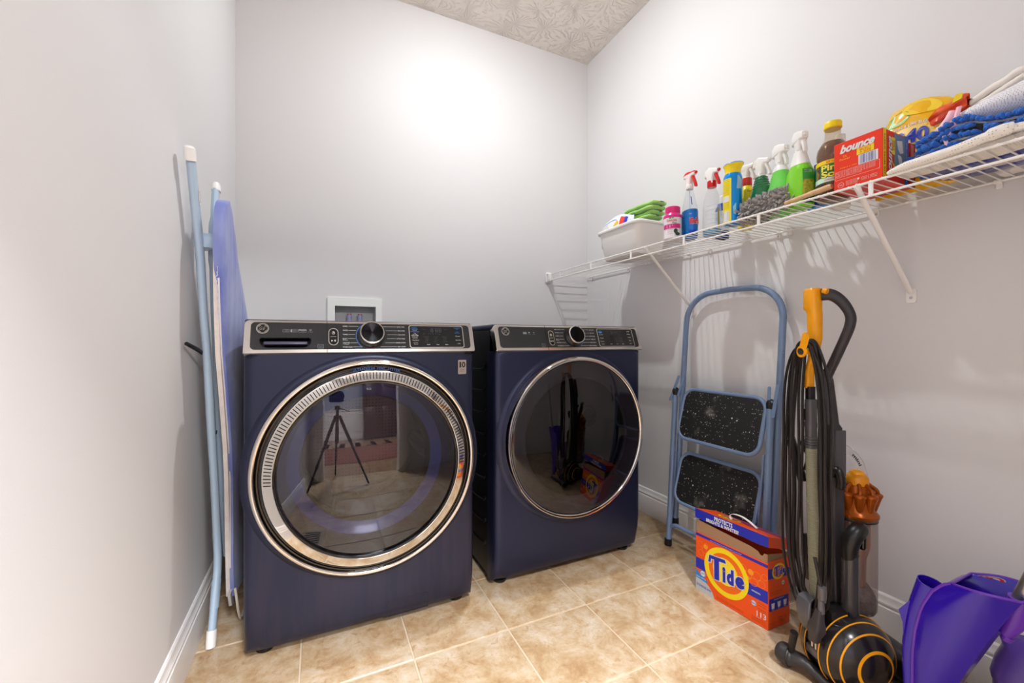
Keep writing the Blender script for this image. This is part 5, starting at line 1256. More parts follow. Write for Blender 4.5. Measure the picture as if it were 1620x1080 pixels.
m = MB(); pl_ = plane((1.424, .480, BZ + .066), (0, -1, .25), (0, .25, 1), (-1, 0, 0)); m.poly(rrect(-.0035, -.004, .0035, .024, .003, 3), pl_, 0, .003); m.build('zip_pull', mat('pale_pink_pull', 'f4c4cc', .35), t)
MB().box(1.424, 1.432, .473, .487, BZ + .086, BZ + .095, .002).build('zip_slider', 'pink', t)
# --- cream folded towel behind the bag
folded('folded_towel', 'cream smooth folded towel behind the mesh bag', 1.585, .43, BZ + .190, .036, .055, .010, mat('cream_towel', 'faf2e8', .8), 2, 71, cat='towel', tilt=-.02)
folded('folded_towel', 'white towel under the cream one, hidden behind the mesh bag', 1.600, .39, BZ + .002, .022, .060, .014, mat('white_towel', 'ece8e4', .9), 6, 81, cat='towel')
# ------------------------------------------------------------------ folded step ladder leaning on the right wall
M['ladder'] = mat('slate_blue_tube_enamel', '7288aa', .3, coat=.3)
M['rubber_foot'] = mat('black_rubber_foot', '101010', .6)
def speck_mat():
    m, nt, b = new_mat('black_tread_with_paint_specks'); N = nt.nodes.new; L = nt.links.new
    g = N('ShaderNodeNewGeometry')
    def spots(scale, r0, r1, keep):
        v = N('ShaderNodeTexVoronoi'); v.inputs['Scale'].default_value = scale; v.inputs['Randomness'].default_value = 1; L(g.outputs['Position'], v.inputs['Vector'])
        a = N('ShaderNodeMapRange'); a.inputs['From Min'].default_value = r1; a.inputs['From Max'].default_value = r0; L(v.outputs['Distance'], a.inputs['Value'])
        sx = N('ShaderNodeSeparateColor'); L(v.outputs['Color'], sx.inputs[0])
        c = N('ShaderNodeMath'); c.operation = 'GREATER_THAN'; c.inputs[1].default_value = keep; L(sx.outputs[0], c.inputs[0])
        q = N('ShaderNodeMath'); q.operation = 'MULTIPLY'; L(a.outputs[0], q.inputs[0]); L(c.outputs[0], q.inputs[1]); return q
    s1 = spots(95, .14, .20, .80); s2 = spots(38, .10, .14, .86); s3 = spots(230, .2, .3, .90)
    x = N('ShaderNodeMath'); x.operation = 'MAXIMUM'; L(s1.outputs[0], x.inputs[0]); L(s2.outputs[0], x.inputs[1]); y = N('ShaderNodeMath'); y.operation = 'MAXIMUM'; L(x.outputs[0], y.inputs[0]); L(s3.outputs[0], y.inputs[1])
    n = N('ShaderNodeTexNoise'); n.inputs['Scale'].default_value = 14; n.inputs['Detail'].default_value = 6; L(g.outputs['Position'], n.inputs['Vector'])
    sm = N('ShaderNodeMapRange'); sm.inputs['From Min'].default_value = .60; sm.inputs['From Max'].default_value = .80; sm.inputs['To Max'].default_value = .22; L(n.outputs['Fac'], sm.inputs['Value'])
    z = N('ShaderNodeMath'); z.operation = 'MAXIMUM'; L(y.outputs[0], z.inputs[0]); L(sm.outputs[0], z.inputs[1])
    mx = N('ShaderNodeMix'); mx.data_type = 'RGBA'; mx.inputs[6].default_value = lin('131314'); mx.inputs[7].default_value = lin('d9d2c4'); L(z.outputs[0], mx.inputs[0]); L(mx.outputs[2], b.inputs['Base Color'])
    b.inputs['Roughness'].default_value = .55
    n2 = N('ShaderNodeTexNoise'); n2.inputs['Scale'].default_value = 700; L(g.outputs['Position'], n2.inputs['Vector']); bp = N('ShaderNodeBump'); bp.inputs['Strength'].default_value = .4; bp.inputs['Distance'].default_value = .001; L(n2.outputs['Fac'], bp.inputs['Height']); L(bp.outputs['Normal'], b.inputs['Normal'])
    return m
M['tread'] = speck_mat()
ld = thing('step_ladder', (1.50, 1.22, 0), 'folded slate blue two-step ladder with paint-specked black treads leaning on the wall', 'step ladder')
YR, YL = .990, 1.445
ax_ = lambda z: 1.523 + (z - .09) * .082 / 1.065       # lean of the long frame
rt = .0125; top = 1.160; rc = .135
pts = [(ax_(.10), YR, .10), (ax_(.5), YR, .5), (ax_(.9), YR, .9)]
for a in range(0, 91, 10):
    q = R(a); z = top - rc * .95 + rc * .95 * math.sin(q); pts.append((ax_(z), YR + rc - rc * math.cos(q), z))
pts += [(ax_(top) + .001, YR + .23, top + .004)]
for a in range(90, -1, -10):
    q = R(a); z = top - rc * .95 + rc * .95 * math.sin(q); pts.append((ax_(z), YL - rc + rc * math.cos(q), z))
pts += [(ax_(.9), YL, .9), (ax_(.5), YL, .5), (ax_(.10), YL, .10)]
MB().tube(pts, rt, 16).build('hand_rail', 'ladder', ld)
for y in (YR, YL): MB().lathe([(0, .075), (.0145, .075), (.016, .08), (.0155, .115), (.0, .115)], (ax_(.09), y, 0), n=18).build('rubber_foot', 'rubber_foot', ld)
# short front frame with black caps, crossbar low down
bx = lambda z: 1.471 + z * .074 / .71
for y0, y1 in ((1.437, 1.463), (.985, 1.004)):
    leg = MB().tube([(bx(.02), y0, .02), (bx(.3), y0 + (y1 - y0) * .4, .3), (bx(.70), y1, .70)], .0125, 16).build('leg', 'ladder', ld)
    MB().lathe([(0, 0), (.0148, 0), (.0162, .004), (.0155, .030), (0, .030)], (bx(0), y0, 0), n=20).build('rubber_foot', 'rubber_foot', leg)
    MB().lathe([(0, -.028), (.0148, -.028), (.0158, -.024), (.0158, -.006), (.012, .004), (.005, .009), (0, .010)], (bx(.715), y1, .715), n=20).build('end_cap', 'rubber_foot', leg)
MB().tube(smooth_path([(bx(.06), 1.437, .055), (bx(.085), 1.43, .085), (bx(.10), 1.405, .100), (bx(.10), 1.36, .103), (bx(.10), 1.06, .103), (bx(.10), 1.017, .100), (bx(.085), .992, .085), (bx(.06), .985, .055)], 5), .0085, 12).build('cross_bar', 'ladder', ld)
# treads: rounded frames of tube holding a black pad
def tread(zt, zb, xt, xb, y0, y1, name):
    u = Vector((xt - xb, 0, zt - zb)); H_ = u.length; u.normalize(); n_ = Vector((-u.z, 0, u.x))
    f = plane((xb, y1, zb), (0, -1, 0), u, n_); W_ = y1 - y0
    o = rrect(0, 0, W_, H_, .05, 7)
    t = MB().tube([f(a, b) for a, b in o], .0085, 12, closed=True).build('tread', 'ladder', ld)
    m = MB(); i = rrect(.007, .007, W_ - .007, H_ - .007, .044, 7); m.poly(i, f, -.003, .0045); m.build('tread_pad', 'tread', t, smooth=False)
    return t
tread(.722, .505, 1.556, 1.497, 1.022, 1.408, 'a'); tread(.432, .218, 1.540, 1.478, 1.030, 1.412, 'b')
# flat links between the frames
def bar(p, q, w_, th, name='link', m_='ladder'):
    p, q = Vector(p), Vector(q); d = (q - p).normalized(); s_ = Vector((1, 0, 0)).cross(d).normalized(); n_ = d.cross(s_)
    L_ = (q - p).length; f = plane(p, d, s_, n_); out = rrect(-w_ / 2, -w_ / 2, L_ + w_ / 2, w_ / 2, w_ / 2 * .98, 5)
    o = MB().poly(out, f, -th / 2, th / 2).build(name, m_, ld, smooth=False); return o
bar((1.545, 1.445, .775), (1.527, 1.478, .665), .013, .003); bar((1.552, 1.425, .765), (1.535, 1.437, .69), .012, .003)
bar((1.535, .972, .775), (1.520, .980, .665), .013, .003); bar((1.548, 1.012, .765), (1.535, 1.006, .70), .012, .003)
bar((1.512, 1.010, .515), (1.495, 1.022, .235), .007, .004); bar((1.505, 1.422, .43), (1.49, 1.425, .235), .007, .004)
for p in ((1.520, .976, .720), (1.585, .976, .90), (1.582, 1.433, .88), (1.585, 1.434, .64), (1.50, .985, .53), (1.50, .975, .36)):
    MB().lathe([(0, 0), (.0045, 0), (.0035, -.002), (0, -.0025)], (p[0] - .012, p[1], p[2]), 'x', 10).build('rivet', 'ladder', ld)

# ------------------------------------------------------------------ opened detergent box
M['card_orange'] = mat('bright_orange_card', 'ee5212', .4); M['card_brown'] = mat('raw_brown_cardboard', 'a07c5c', .9, bump=(300, .3, .001)); M['ink_blue'] = mat('ink_blue_print', '1f2aa8', .4); M['ink_yellow'] = mat('sun_yellow_print', 'f7d712', .4)
PA, PB, PC = Vector((1.309, 1.140, 0)), Vector((1.327, .872, 0)), Vector((1.434, .869, 0)); PD = PA + PC - PB
t = thing('detergent_box', tuple((PA + PC) / 2), 'orange and blue laundry powder box with torn raised lid on the floor', 'box')
ux = (PB - PA).normalized(); FW = (PB - PA).length; vx = (PC - PB).normalized(); SW = (PC - PB).length; UP = Vector((0, 0, 1))
nf = ux.cross(UP).normalized(); ns = vx.cross(UP).normalized()
FF = plane(PA, ux, UP, nf); FS = plane(PB, vx, UP, ns); Hf = .218
BX = lambda u, w_, z: PA + ux * u + vx * w_ + UP * z
def cbox(mb, u0, u1, w0, w1, z0, z1):
    P = [BX(u, w_, z) for z in (z0, z1) for u, w_ in ((u0, w0), (u1, w0), (u1, w1), (u0, w1))]
    mb.add(P, [(0, 3, 2, 1), (4, 5, 6, 7), (0, 1, 5, 4), (1, 2, 6, 5), (2, 3, 7, 6), (3, 0, 4, 7)])
th = .0015
m = MB(); cbox(m, 0, FW, 0, th, .0015, Hf); cbox(m, 0, FW, SW - th, SW, .0015, .232); cbox(m, 0, th, th, SW - th, .0015, .222); cbox(m, FW - th, FW, th, SW - th, .0015, .222); cbox(m, th, FW - th, th, SW - th, .0015, .003)
m.build('carton', 'card_orange', t, smooth=False)
# inner sleeve with finger notches
m = MB(); g_ = .0022
ft = [(.003, .10), (FW - .003, .10), (FW - .003, .246), (FW - .014, .245), (FW - .018, .236), (FW - .027, .235), (FW - .034, .244), (FW - .06, .250), (.010, .264), (.003, .264)]
m.poly([(a, b) for a, b in ft], lambda u, v, h=0: BX(u, g_ + h, v), 0, .001)
m.poly([(.002, .10), (SW - .002, .10), (SW - .002, .236), (SW - .03, .236), (.012, .246), (.002, .244)], lambda u, v, h=0: BX(FW - g_ - h, u, v), 0, .001)
m.poly([(.002, .10), (SW - .002, .10), (SW - .002, .262), (.002, .262)], lambda u, v, h=0: BX(g_ + h, u, v), 0, .001)
m.build('inner_sleeve', 'card_brown', t, smooth=False)
m = MB(); cbox(m, .004, FW - .004, .004, SW - .004, .02, .16); m.build('powder', mat('white_powder', 'e8e8ea', .95, bump=(400, .8, .004)), t, smooth=False)
# lid: shallow cap, hinged at the back, slightly raised in front
LF = lambda u, w_, z: BX(u, w_, 0) + UP * (.243 + z + .028 * (1 - w_ / SW)) + vx * (.002)
m = MB()
def lbox(u0, u1, w0, w1, z0, z1):
    P = [LF(u, w_, z) for z in (z0, z1) for u, w_ in ((u0, w0), (u1, w0), (u1, w1), (u0, w1))]
    m.add(P, [(0, 3, 2, 1), (4, 5, 6, 7), (0, 1, 5, 4), (1, 2, 6, 5), (2, 3, 7, 6), (3, 0, 4, 7)])
e = .0025; lh = .034
lbox(-e, FW + e, -e, SW + e, lh - th, lh); lbox(-e, FW + e, -e, -e + th, 0, lh - th); lbox(-e, -e + th, -e + th, SW + e, 0, lh - th); lbox(FW + e - th, FW + e, -e + th, SW + e, 0, lh - th); lbox(-e, FW + e, SW + e - th, SW + e, 0, lh - th)
lid = m.build('lid', 'card_orange', t, smooth=False)
LFr = lambda u, v, h=0: LF(u, -e, v) + nf * (.0004 + h)
rnd = random.Random(4)
edge = [(-e, .0)] + [(u, rnd.uniform(-.0025, .0035)) for u in [FW * i / 16 for i in range(1, 16)]] + [(FW + e, .0)]
m = MB(); m.poly(edge + [(FW + e, lh), (-e, lh)], LFr, 0, .0005); m.build('lid_front_print', 'ink_blue', lid, smooth=False)
m = MB(); text(m, 'PROTECTS', LFr, .078, .0165, .0135, width=.070, bold=.035, lift=.0012)
vs, fs, x0_, x1_, y0_, y1_ = glyphs('BRIGHTS & WHITES!', .035)
k = .0115 / .69; kx = .125 / (x1_ - x0_)
m.add([LFr(.045 + (p.x - x0_) * kx, .0015 + p.y * k, .0012) for p in vs], fs); m.build('lid_lettering', 'print_white', lid, smooth=False)
LT = lambda u, v, h=0: LF(u, v, lh) + UP * (.0005 + h)
m = MB(); m.poly([(.055, SW - .035), (FW + e, SW - .035), (FW + e, SW - .022), (.055, SW - .022)], LT); m.poly([(.075, SW - .012), (FW, SW - .012), (FW, SW - .006), (.075, SW - .006)], LT); m.build('lid_top_stripe', 'ink_blue', lid, smooth=False)
m = MB(); m.poly(circ(.095, .052, .040, 30, .030), LT, .0002); m.build('lid_top_disc', 'ink_yellow', lid, smooth=False)
m = MB(); band(m, circ(.095, .052, .032, 30, .023), circ(.095, .052, .024, 30, .016), LT, .0006); m.build('lid_top_ring', 'card_orange', lid, smooth=False)
m = MB(); text(m, 'tide'.title(), LT, .068, .046, .016, width=.052, bold=.03, lift=.001); m.build('lid_top_lettering', 'ink_blue', lid, smooth=False)
# strap handle
hp = smooth_path([LF(.105, .05, lh + .001), LF(.100, .048, lh + .010), LF(.108, .05, lh + .021), LF(.135, .055, lh + .024), LF(.165, .055, lh + .017), LF(.198, .050, lh + .004)], 6)
m = MB(); wv = vx * .005; tt = UP * .0012
m.loft([[p - wv, p + wv, p + wv + tt, p - wv + tt] for p in hp]); m.build('strap_handle', mat('white_strap', 'eeeae6', .4), lid)
# front print
m = MB(); m.poly([(0, .205), (FW, .203), (FW, .213), (0, .215)], FF, .0003); m.poly([(0, .082), (FW, .086), (FW, .127), (0, .122)], FF, .0003); m.build('blue_band', 'ink_blue', t, smooth=False)
cu, cv = .121, .116
m = MB(); m.poly([(0, .0), (.078, .0), (.070, .018), (.054, .036), (.030, .048), (0, .052)], FF, .0004); m.build('grey_corner', mat('silver_grey_print', 'b9bcc0', .35), t, smooth=False)
m = MB(); m.poly([(0, .046), (.048, .042), (.048, .052), (.02, .060), (0, .078)], FF, .0005); m.poly(circ(.030, .070, .0125, 20), FF, .0006); m.build('light_blue_print', mat('azure_print', '1f86d0', .35), t, smooth=False)
m = MB(); m.poly(circ(cu, cv, .0845, 56), FF, .0006); m.build('outer_disc', 'ink_yellow', t, smooth=False)
m = MB(); m.poly(circ(cu + .001, cv, .0665, 56), FF, .0008); m.build('middle_disc', mat('deep_orange_print', 'f06a10', .4), t, smooth=False)
m = MB(); m.poly(circ(cu - .002, cv + .004, .047, 48), FF, .0010); m.build('inner_disc', mat('sun_glow_yellow', 'f9dc1a', .4), t, smooth=False)
def rot(f, c, a):
    ca_, sa_ = math.cos(R(a)), math.sin(R(a)); return lambda u, v, h=0: f(c[0] + u * ca_ - v * sa_, c[1] + u * sa_ + v * ca_, h)
FRt = rot(FF, (cu, cv), 7)
def tide(f, sc_, parent, l0):
    m = MB(); m2 = MB()
    # a heavy slanted T that overhangs the smaller letters, then i d e
    T_ = [(-.066, .020), (-.058, .046), (.004, .046), (.007, .034), (-.020, .034), (-.028, -.036), (-.048, -.036), (-.040, .034), (-.052, .034), (-.056, .020)]
    T_ = [(u * sc_, v * sc_) for u, v in T_]; cT = (-.032 * sc_, .015 * sc_)
    def grow(P, k):
        n = len(P); out = []
        for i in range(n):
            (ax, ay), (bx_, by), (cx_, cy_) = P[i - 1], P[i], P[(i + 1) % n]
            d1 = Vector((bx_ - ax, by - ay)).normalized(); d2 = Vector((cx_ - bx_, cy_ - by)).normalized()
            n1 = Vector((d1.y, -d1.x)); n2 = Vector((d2.y, -d2.x)); b_ = (n1 + n2); b_ = b_ / max(.35, b_.length_squared) * 2
            out.append((bx_ + b_.x * k, by + b_.y * k))
        return out
    area_ = sum(T_[i - 1][0] * T_[i][1] - T_[i][0] * T_[i - 1][1] for i in range(len(T_)))
    m.poly(T_, f, l0 + .0006); m2.poly(grow(T_, (.0028 if area_ > 0 else -.0028) * sc_), f, l0 + .0002)
    for ch, u, w_ in (('i', -.014, .016), ('d', .004, .030), ('e', .036, .032)):
        h = {'i': .054, 'd': .054, 'e': .040}[ch] * sc_
        vs, fs, a0, a1, b0, b1 = glyphs(ch, .06, .15); k = h / (b1 - b0); kx = w_ * sc_ / (a1 - a0)
        m.add([f(u * sc_ + (p.x - a0) * kx, -.034 * sc_ + (p.y - b0) * k, l0 + .0006) for p in vs], fs)
        vs, fs, c0, c1, d0, d1 = glyphs(ch, .13, .15); gx = .0028 * sc_
        m2.add([f(u * sc_ - gx + (p.x - c0) * (w_ * sc_ + 2 * gx) / (c1 - c0), -.034 * sc_ - gx + (p.y - d0) * (h + 2 * gx) / (d1 - d0), l0 + .0002) for p in vs], fs)
    m2.build('lettering_outline', 'print_white', parent, smooth=False); m.build('brand_lettering', 'ink_blue', parent, smooth=False)
tide(FRt, 1, t, .0012)
m = MB()
for (u, v, r) in ((.020, .178, .010), (.036, .160, .011), (.022, .146, .011), (.044, .182, .008), (.186, .168, .011), (.202, .150, .012), (.232, .160, .014), (.222, .135, .013), (.248, .140, .012), (.258, .168, .010)):
    band(m, circ(u, v, r, 24), circ(u, v, r - .0009, 24), FF, .0004)
m.build('bubble_outline', mat('amber_print', 'f79a28', .4), t, smooth=False)
m = MB(); m.poly(circ(.042, .176, .009, 22), FF, .0005); m.poly(circ(.212, .164, .010, 22), FF, .0005); m.poly(circ(.200, .140, .008, 22), FF, .00045); m.build('bubble', mat('amber_bubble_print', 'f8961c', .4), t, smooth=False)
m = MB(); text(m, 'NOW WITH MORE POWER AND A FRESH CLEAN SCENT', FF, .060, .2065, .0028, width=.12, lift=.0006); text(m, 'ORIGINAL', FF, .215, .104, .0048, width=.030, lift=.0008, bold=.02); text(m, '113', FF, .232, .030, .017, width=.031, lift=.0006, bold=.01)
m.poly([(.229, .0262), (.246, .0262), (.246, .0270), (.229, .0270)], FF, .0006); m.poly(circ(.222, .066, .0088, 22), FF, .0005); m.poly(circ(.030, .070, .0100, 20), FF, .0008); text(m, 'Stain lifting', FF, .003, .050, .0045, width=.040, lift=.0009, bold=.02); m.build('white_print', 'print_white', t, smooth=False)
m = MB(); text(m, 'P&G', FF, .222, .0635, .005, width=.013, align='c', lift=.001, bold=.02); text(m, 'ACTI', FF, .030, .068, .005, width=.014, align='c', lift=.0012, bold=.02); band(m, circ(.222, .066, .0082, 22), circ(.222, .066, .0076, 22), FF, .0009)
text(m, '129 OZ (8.06 LB) 3.66 kg', FF, .004, .018, .0085, width=.058, lift=.0008, bold=.01); m.build('navy_print', 'ink_blue', t, smooth=False)
m = MB()
for k in range(2): text(m, 'keep out of reach of children. read the back panel before use', FF, .086, .014 - .005 * k, .0028, width=.10, lift=.0006)
for k in range(4): text(m, 'detergent loads', FF, .236, .075 - .008 * k - (.004 if k > 1 else 0), .0025, width=.026, lift=.0006)
for k in range(3): text(m, 'with the scoop filled to line one', FF, .215, .020 - .005 * k, .0022, width=.045, lift=.0006)
m.build('small_print', mat('dark_red_brown_print', '5a1c10', .5), t, smooth=False)
# side print
m = MB(); m.poly([(0, .166), (SW, .160), (SW, .185), (0, .200)], FS, .0003); m.build('side_band', 'ink_blue', t, smooth=False)
m = MB(); m.poly([(.006, .060), (SW - .006, .058), (SW - .006, .098), (.006, .100)], FS, .0003); m.build('dosing_panel', 'ink_blue', t, smooth=False)
m = MB(); m.poly(circ(.052, .184, .032, 30, .026), FS, .0005); m.build('side_disc', 'ink_yellow', t, smooth=False)
m = MB(); m.poly(circ(.052, .184, .026, 30, .020), FS, .0007); m.build('side_middle_disc', 'card_orange', t, smooth=False)
tide(rot(FS, (.054, .185), 7), .40, t, .0009)
m = MB()
for k in range(3):
    u = .024 + .030 * k; m.poly([(u - .006, .066), (u + .006, .066), (u + .0085, .084), (u - .0085, .084)], FS, .0006); text(m, 'MED', FS, u, .061, .003, width=.012, align='c', lift=.0006)
text(m, 'FOR BEST RESULTS', FS, .054, .092, .004, width=.05, align='c', lift=.0006); m.poly(circ(.074, .142, .0070, 20), FS, .0005); text(m, '113', LF and FS, .010, .212, .0001, width=.001, lift=.0006); m.build('side_white_print', 'print_white', t, smooth=False)
m = MB(); 
for k in range(2): text(m, 'USE MORE FOR LARGER LOADS', FS, .008, .118 - .008 * k, .003, width=.06, lift=.0006)
for k in range(3): text(m, 'MADE IN USA', FS, .055, .030 - .007 * k, .003, width=.035, lift=.0006); text(m, 'see instructions', FS, .008, .020 - .005 * k, .002, width=.03, lift=.0006)
text(m, 'P&G', FS, .074, .1395, .004, width=.010, align='c', lift=.0008, bold=.02)
m.build('side_small_print', mat('maroon_print', '7a2412', .5), t, smooth=False)

# ------------------------------------------------------------------ ironing board in the gap beside the washer
M['leg_blue'] = mat('pale_blue_enamel', 'b0c6da', .3, coat=.3)
def cover_mat():
    m, nt, b = new_mat('blue_cotton_cover'); N = nt.nodes.new; L = nt.links.new
    g = N('ShaderNodeNewGeometry'); n = N('ShaderNodeTexNoise'); n.inputs['Scale'].default_value = 5; n.inputs['Detail'].default_value = 4; L(g.outputs['Position'], n.inputs['Vector'])
    rp = N('ShaderNodeValToRGB'); rp.color_ramp.elements[0].position = .4; rp.color_ramp.elements[0].color = lin('5f6db8'); rp.color_ramp.elements[1].position = .68; rp.color_ramp.elements[1].color = lin('8e97c4')
    L(n.outputs['Fac'], rp.inputs['Fac']); L(rp.outputs['Color'], b.inputs['Base Color']); b.inputs['Roughness'].default_value = .8; b.inputs['Sheen Weight'].default_value = .3
    n2 = N('ShaderNodeTexNoise'); n2.inputs['Scale'].default_value = 8; n2.inputs['Detail'].default_value = 3
    mp = N('ShaderNodeMapping'); mp.inputs['Scale'].default_value = (1, 4, .5); L(g.outputs['Position'], mp.inputs['Vector']); L(mp.outputs[0], n2.inputs['Vector'])
    bp = N('ShaderNodeBump'); bp.inputs['Strength'].default_value = .5; bp.inputs['Distance'].default_value = .008; L(n2.outputs['Fac'], bp.inputs['Height']); L(bp.outputs['Normal'], b.inputs['Normal']); return m
M['cover'] = cover_mat()
ib = thing('ironing_board', (-.27, 1.6, 0), 'folded ironing board with blue cover and pale blue legs beside the washer', 'ironing board')
def lerp_tab(tab, z):
    for (a, b), (c, d) in zip(tab, tab[1:]):
        if a <= z <= c: return b + (d - b) * (z - a) / (c - a)
    return tab[-1][1]
near = [(.10, 1.64), (.18, 1.63), (.30, 1.62), (.55, 1.60), (.75, 1.535), (.90, 1.478), (1.05, 1.455), (1.18, 1.447), (1.28, 1.452), (1.33, 1.468), (1.36, 1.495), (1.372, 1.525)]
far = [(.10, 1.95), (.6, 1.93), (.9, 1.86), (1.03, 1.77), (1.20, 1.625), (1.30, 1.575), (1.345, 1.555), (1.372, 1.532)]
xn = lambda z: -.256
def surf(z, s, off):
    """s 0 near edge .. 1 far edge; off towards the room"""
    a, b = lerp_tab(near, z), lerp_tab(far, z); w_ = (b - a)
    tw = .05 + .02 * min(1, max(0, z - .6))
    return Vector((xn(z) + .06 * w_ * s + off, a + w_ * s, z))
zs = [.10, .14, .2, .3, .4, .5, .6, .7, .8, .9, 1.0, 1.05, 1.1, 1.15, 1.2, 1.24, 1.28, 1.31, 1.335, 1.355, 1.368, 1.372]
# steel deck
m = MB(); rings = []
for z in zs[:-1]:
    w_ = .010
    rings.append([surf(z, 0, -.016), surf(z, 0, -.004), surf(z, .5, -.004), surf(z, 1, -.004), surf(z, 1, -.016), surf(z, .95, -.016), surf(z, .94, -.008), surf(z, .06, -.008), surf(z, .05, -.016)])
m.loft(rings); m.build('deck', mat('off_white_enamel', 'e6ded8', .4, noise_col=('d8ccc6', 30, .2)), ib, sharp=40)
# padded cover, wrapping round the near edge at the nose
m = MB(); rings = []
for z in zs:
    wrap = 1 if z > 1.17 else max(0, (z - 1.10) / .07)
    wob = .003 * noise.noise(Vector((z * 14, 0, 0)))
    e0 = surf(z, 0, -.004) + Vector((0, -.0035, 0)); 
    back = surf(z, 0, -.004 - .012 * wrap) + Vector((0, -.0045, 0))
    pull = .018 * (1 - wrap) * max(0, min(1, (1.12 - z) / .25)) * (1 if z > .45 else max(0, (z - .2) / .25))
    front0 = surf(z, 0, .006) + Vector((0, -.0035 + pull, 0)); e0.y += pull; back.y += pull
    rings.append([back, e0, front0, surf(z, .04, .011) + Vector((0, pull, 0)), surf(z, .15, .012 + wob), surf(z, .35, .0125 - wob), surf(z, .55, .0125 + wob), surf(z, .8, .012), surf(z, .96, .011), surf(z, 1, .004) + Vector((0, .004, 0)), surf(z, 1, -.006) + Vector((0, .004, 0)), surf(z, .5, -.0035)])
m.loft(rings); m.build('cover', 'cover', ib, sharp=60)
# stitched hem with loose threads
hem = [surf(z, 0, -.002) + Vector((0, .018 * max(0, min(1, (1.12 - z) / .25)) * (1 if z > .45 else max(0, (z - .2) / .25)) - .006 * (1 if z > 1.17 else 0) - .004, 0)) for z in [.2 + .025 * i for i in range(38)]]
MB().tube(hem, .0022, 6).build('hem', mat('white_hem_thread', 'e4e0e4', .9), ib)
rnd = random.Random(8); m = MB()
for k in range(46):
    z = rnd.uniform(1.0, 1.16); p = surf(z, 0, -.004) + Vector((0, -.004, 0)); q = p + Vector((rnd.uniform(-.004, .002), -rnd.uniform(.003, .008), rnd.uniform(-.008, .006))); m.tube([p, (p + q) / 2 + Vector((0, 0, .002)), q], .0006, 4)
o = m.build('loose_thread', mat('white_thread', 'dfe0ee', .9), ib); o['kind'] = 'stuff'
# legs
leg1 = smooth_path([(-.316, 1.413, 1.445), (-.316, 1.455, 1.34), (-.314, 1.505, 1.20), (-.312, 1.53, 1.05), (-.305, 1.545, .90), (-.302, 1.57, .72), (-.300, 1.615, .50), (-.297, 1.635, .32), (-.294, 1.632, .22), (-.294, 1.595, .13), (-.296, 1.555, .03)], 5)
a = MB().tube(leg1, .0150, 16, flat=(.75, 1.1)).build('leg', 'leg_blue', ib)
MB().tube([(-.316, 1.411, 1.438), (-.316, 1.406, 1.452), (-.316, 1.401, 1.468), (-.316, 1.400, 1.473)], [.0175, .0178, .0172, .012], 16, flat=(.8, 1.1)).build('end_cap', 'white_plastic', a)
MB().tube([(-.296, 1.562, .048), (-.296, 1.553, .022), (-.296, 1.546, .003)], [.0172, .0175, .0165], 16, flat=(.8, 1.1)).build('foot_cap', 'white_plastic', a)
MB().tube([(-.2945, 1.618, .175), (-.294, 1.585, .10)], .0163, 16, flat=(.78, 1.1)).build('leg_sleeve', 'leg_blue', a)
m = MB(); pl_ = plane((-.3045, 1.452, 1.352), (0, .36, -.93), (0, .93, .36), (1, 0, 0)); m.poly(rrect(-.022, -.006, .022, .006, .001, 2), pl_, 0, .001)
sk = m.build('sticker', mat('cream_sticker', 'ece6d6', .5), a, smooth=False); m = MB()
for k in range(3): text(m, 'CAUTION KEEP', pl_, -.018, -.004 + .003 * k, .0022, width=.034, lift=.0014)
m.build('sticker_print', 'print_black', a, smooth=False)
MB().lathe([(0, 0), (.0065, 0), (.006, .002), (.003, .0024), (0, .0012)], (-.2895, 1.585, .655), 'x', 16).build('leg_bolt', 'black', a)
leg2 = smooth_path([(-.290, 1.585, 1.42), (-.290, 1.572, 1.36), (-.291, 1.560, 1.26), (-.292, 1.565, 1.14), (-.292, 1.59, .98), (-.291, 1.625, .75), (-.289, 1.68, .45), (-.288, 1.72, .28), (-.287, 1.74, .20)], 5)
b_ = MB().tube(leg2, [.0145] * 8 + [.019] * 6 + [.0145] * (len(leg2) - 14), 16, flat=(.7, 1.15)).build('leg', 'leg_blue', ib)
MB().tube([(-.290, 1.586, 1.415), (-.290, 1.588, 1.43), (-.290, 1.588, 1.442)], [.0168, .017, .012], 16, flat=(.75, 1.1)).build('end_cap', 'white_plastic', b_)
m = MB(); m.box(-.330, -.268, 1.495, 1.560, 1.218, 1.262, .006, 2); m.build('leg_clip', 'leg_blue', ib)
# release lever
MB().tube([(-.335, 1.455, .935), (-.322, 1.515, .917), (-.312, 1.56, .898)], [.0055, .0062, .0045], 10).build('lever_grip', 'black', ib)
MB().tube(smooth_path([(-.312, 1.555, .900), (-.305, 1.585, .889), (-.296, 1.62, .882), (-.285, 1.66, .881)], 4), .0022, 8).build('lever_rod', 'white_enamel', ib)
# white hook plate and wire stand at the foot of the board
MB().poly([(1.60, .125), (1.70, .125), (1.70, .075), (1.675, .055), (1.625, .075)], lambda u, v, h=0: Vector((-.262 + h, u, v)), 0, .008).build('foot_plate', mat('grey_white_plastic', 'c9c6c4', .5), ib)
MB().tube(smooth_path([(-.245, 1.625, .13), (-.240, 1.625, .09), (-.236, 1.635, .04), (-.233, 1.66, .006), (-.232, 1.70, .005), (-.236, 1.84, .005), (-.240, 1.86, .03), (-.245, 1.86, .10)], 5), .0042, 8).build('wire_stand', mat('cream_wire_stand', 'd9d0c2', .4), ib)
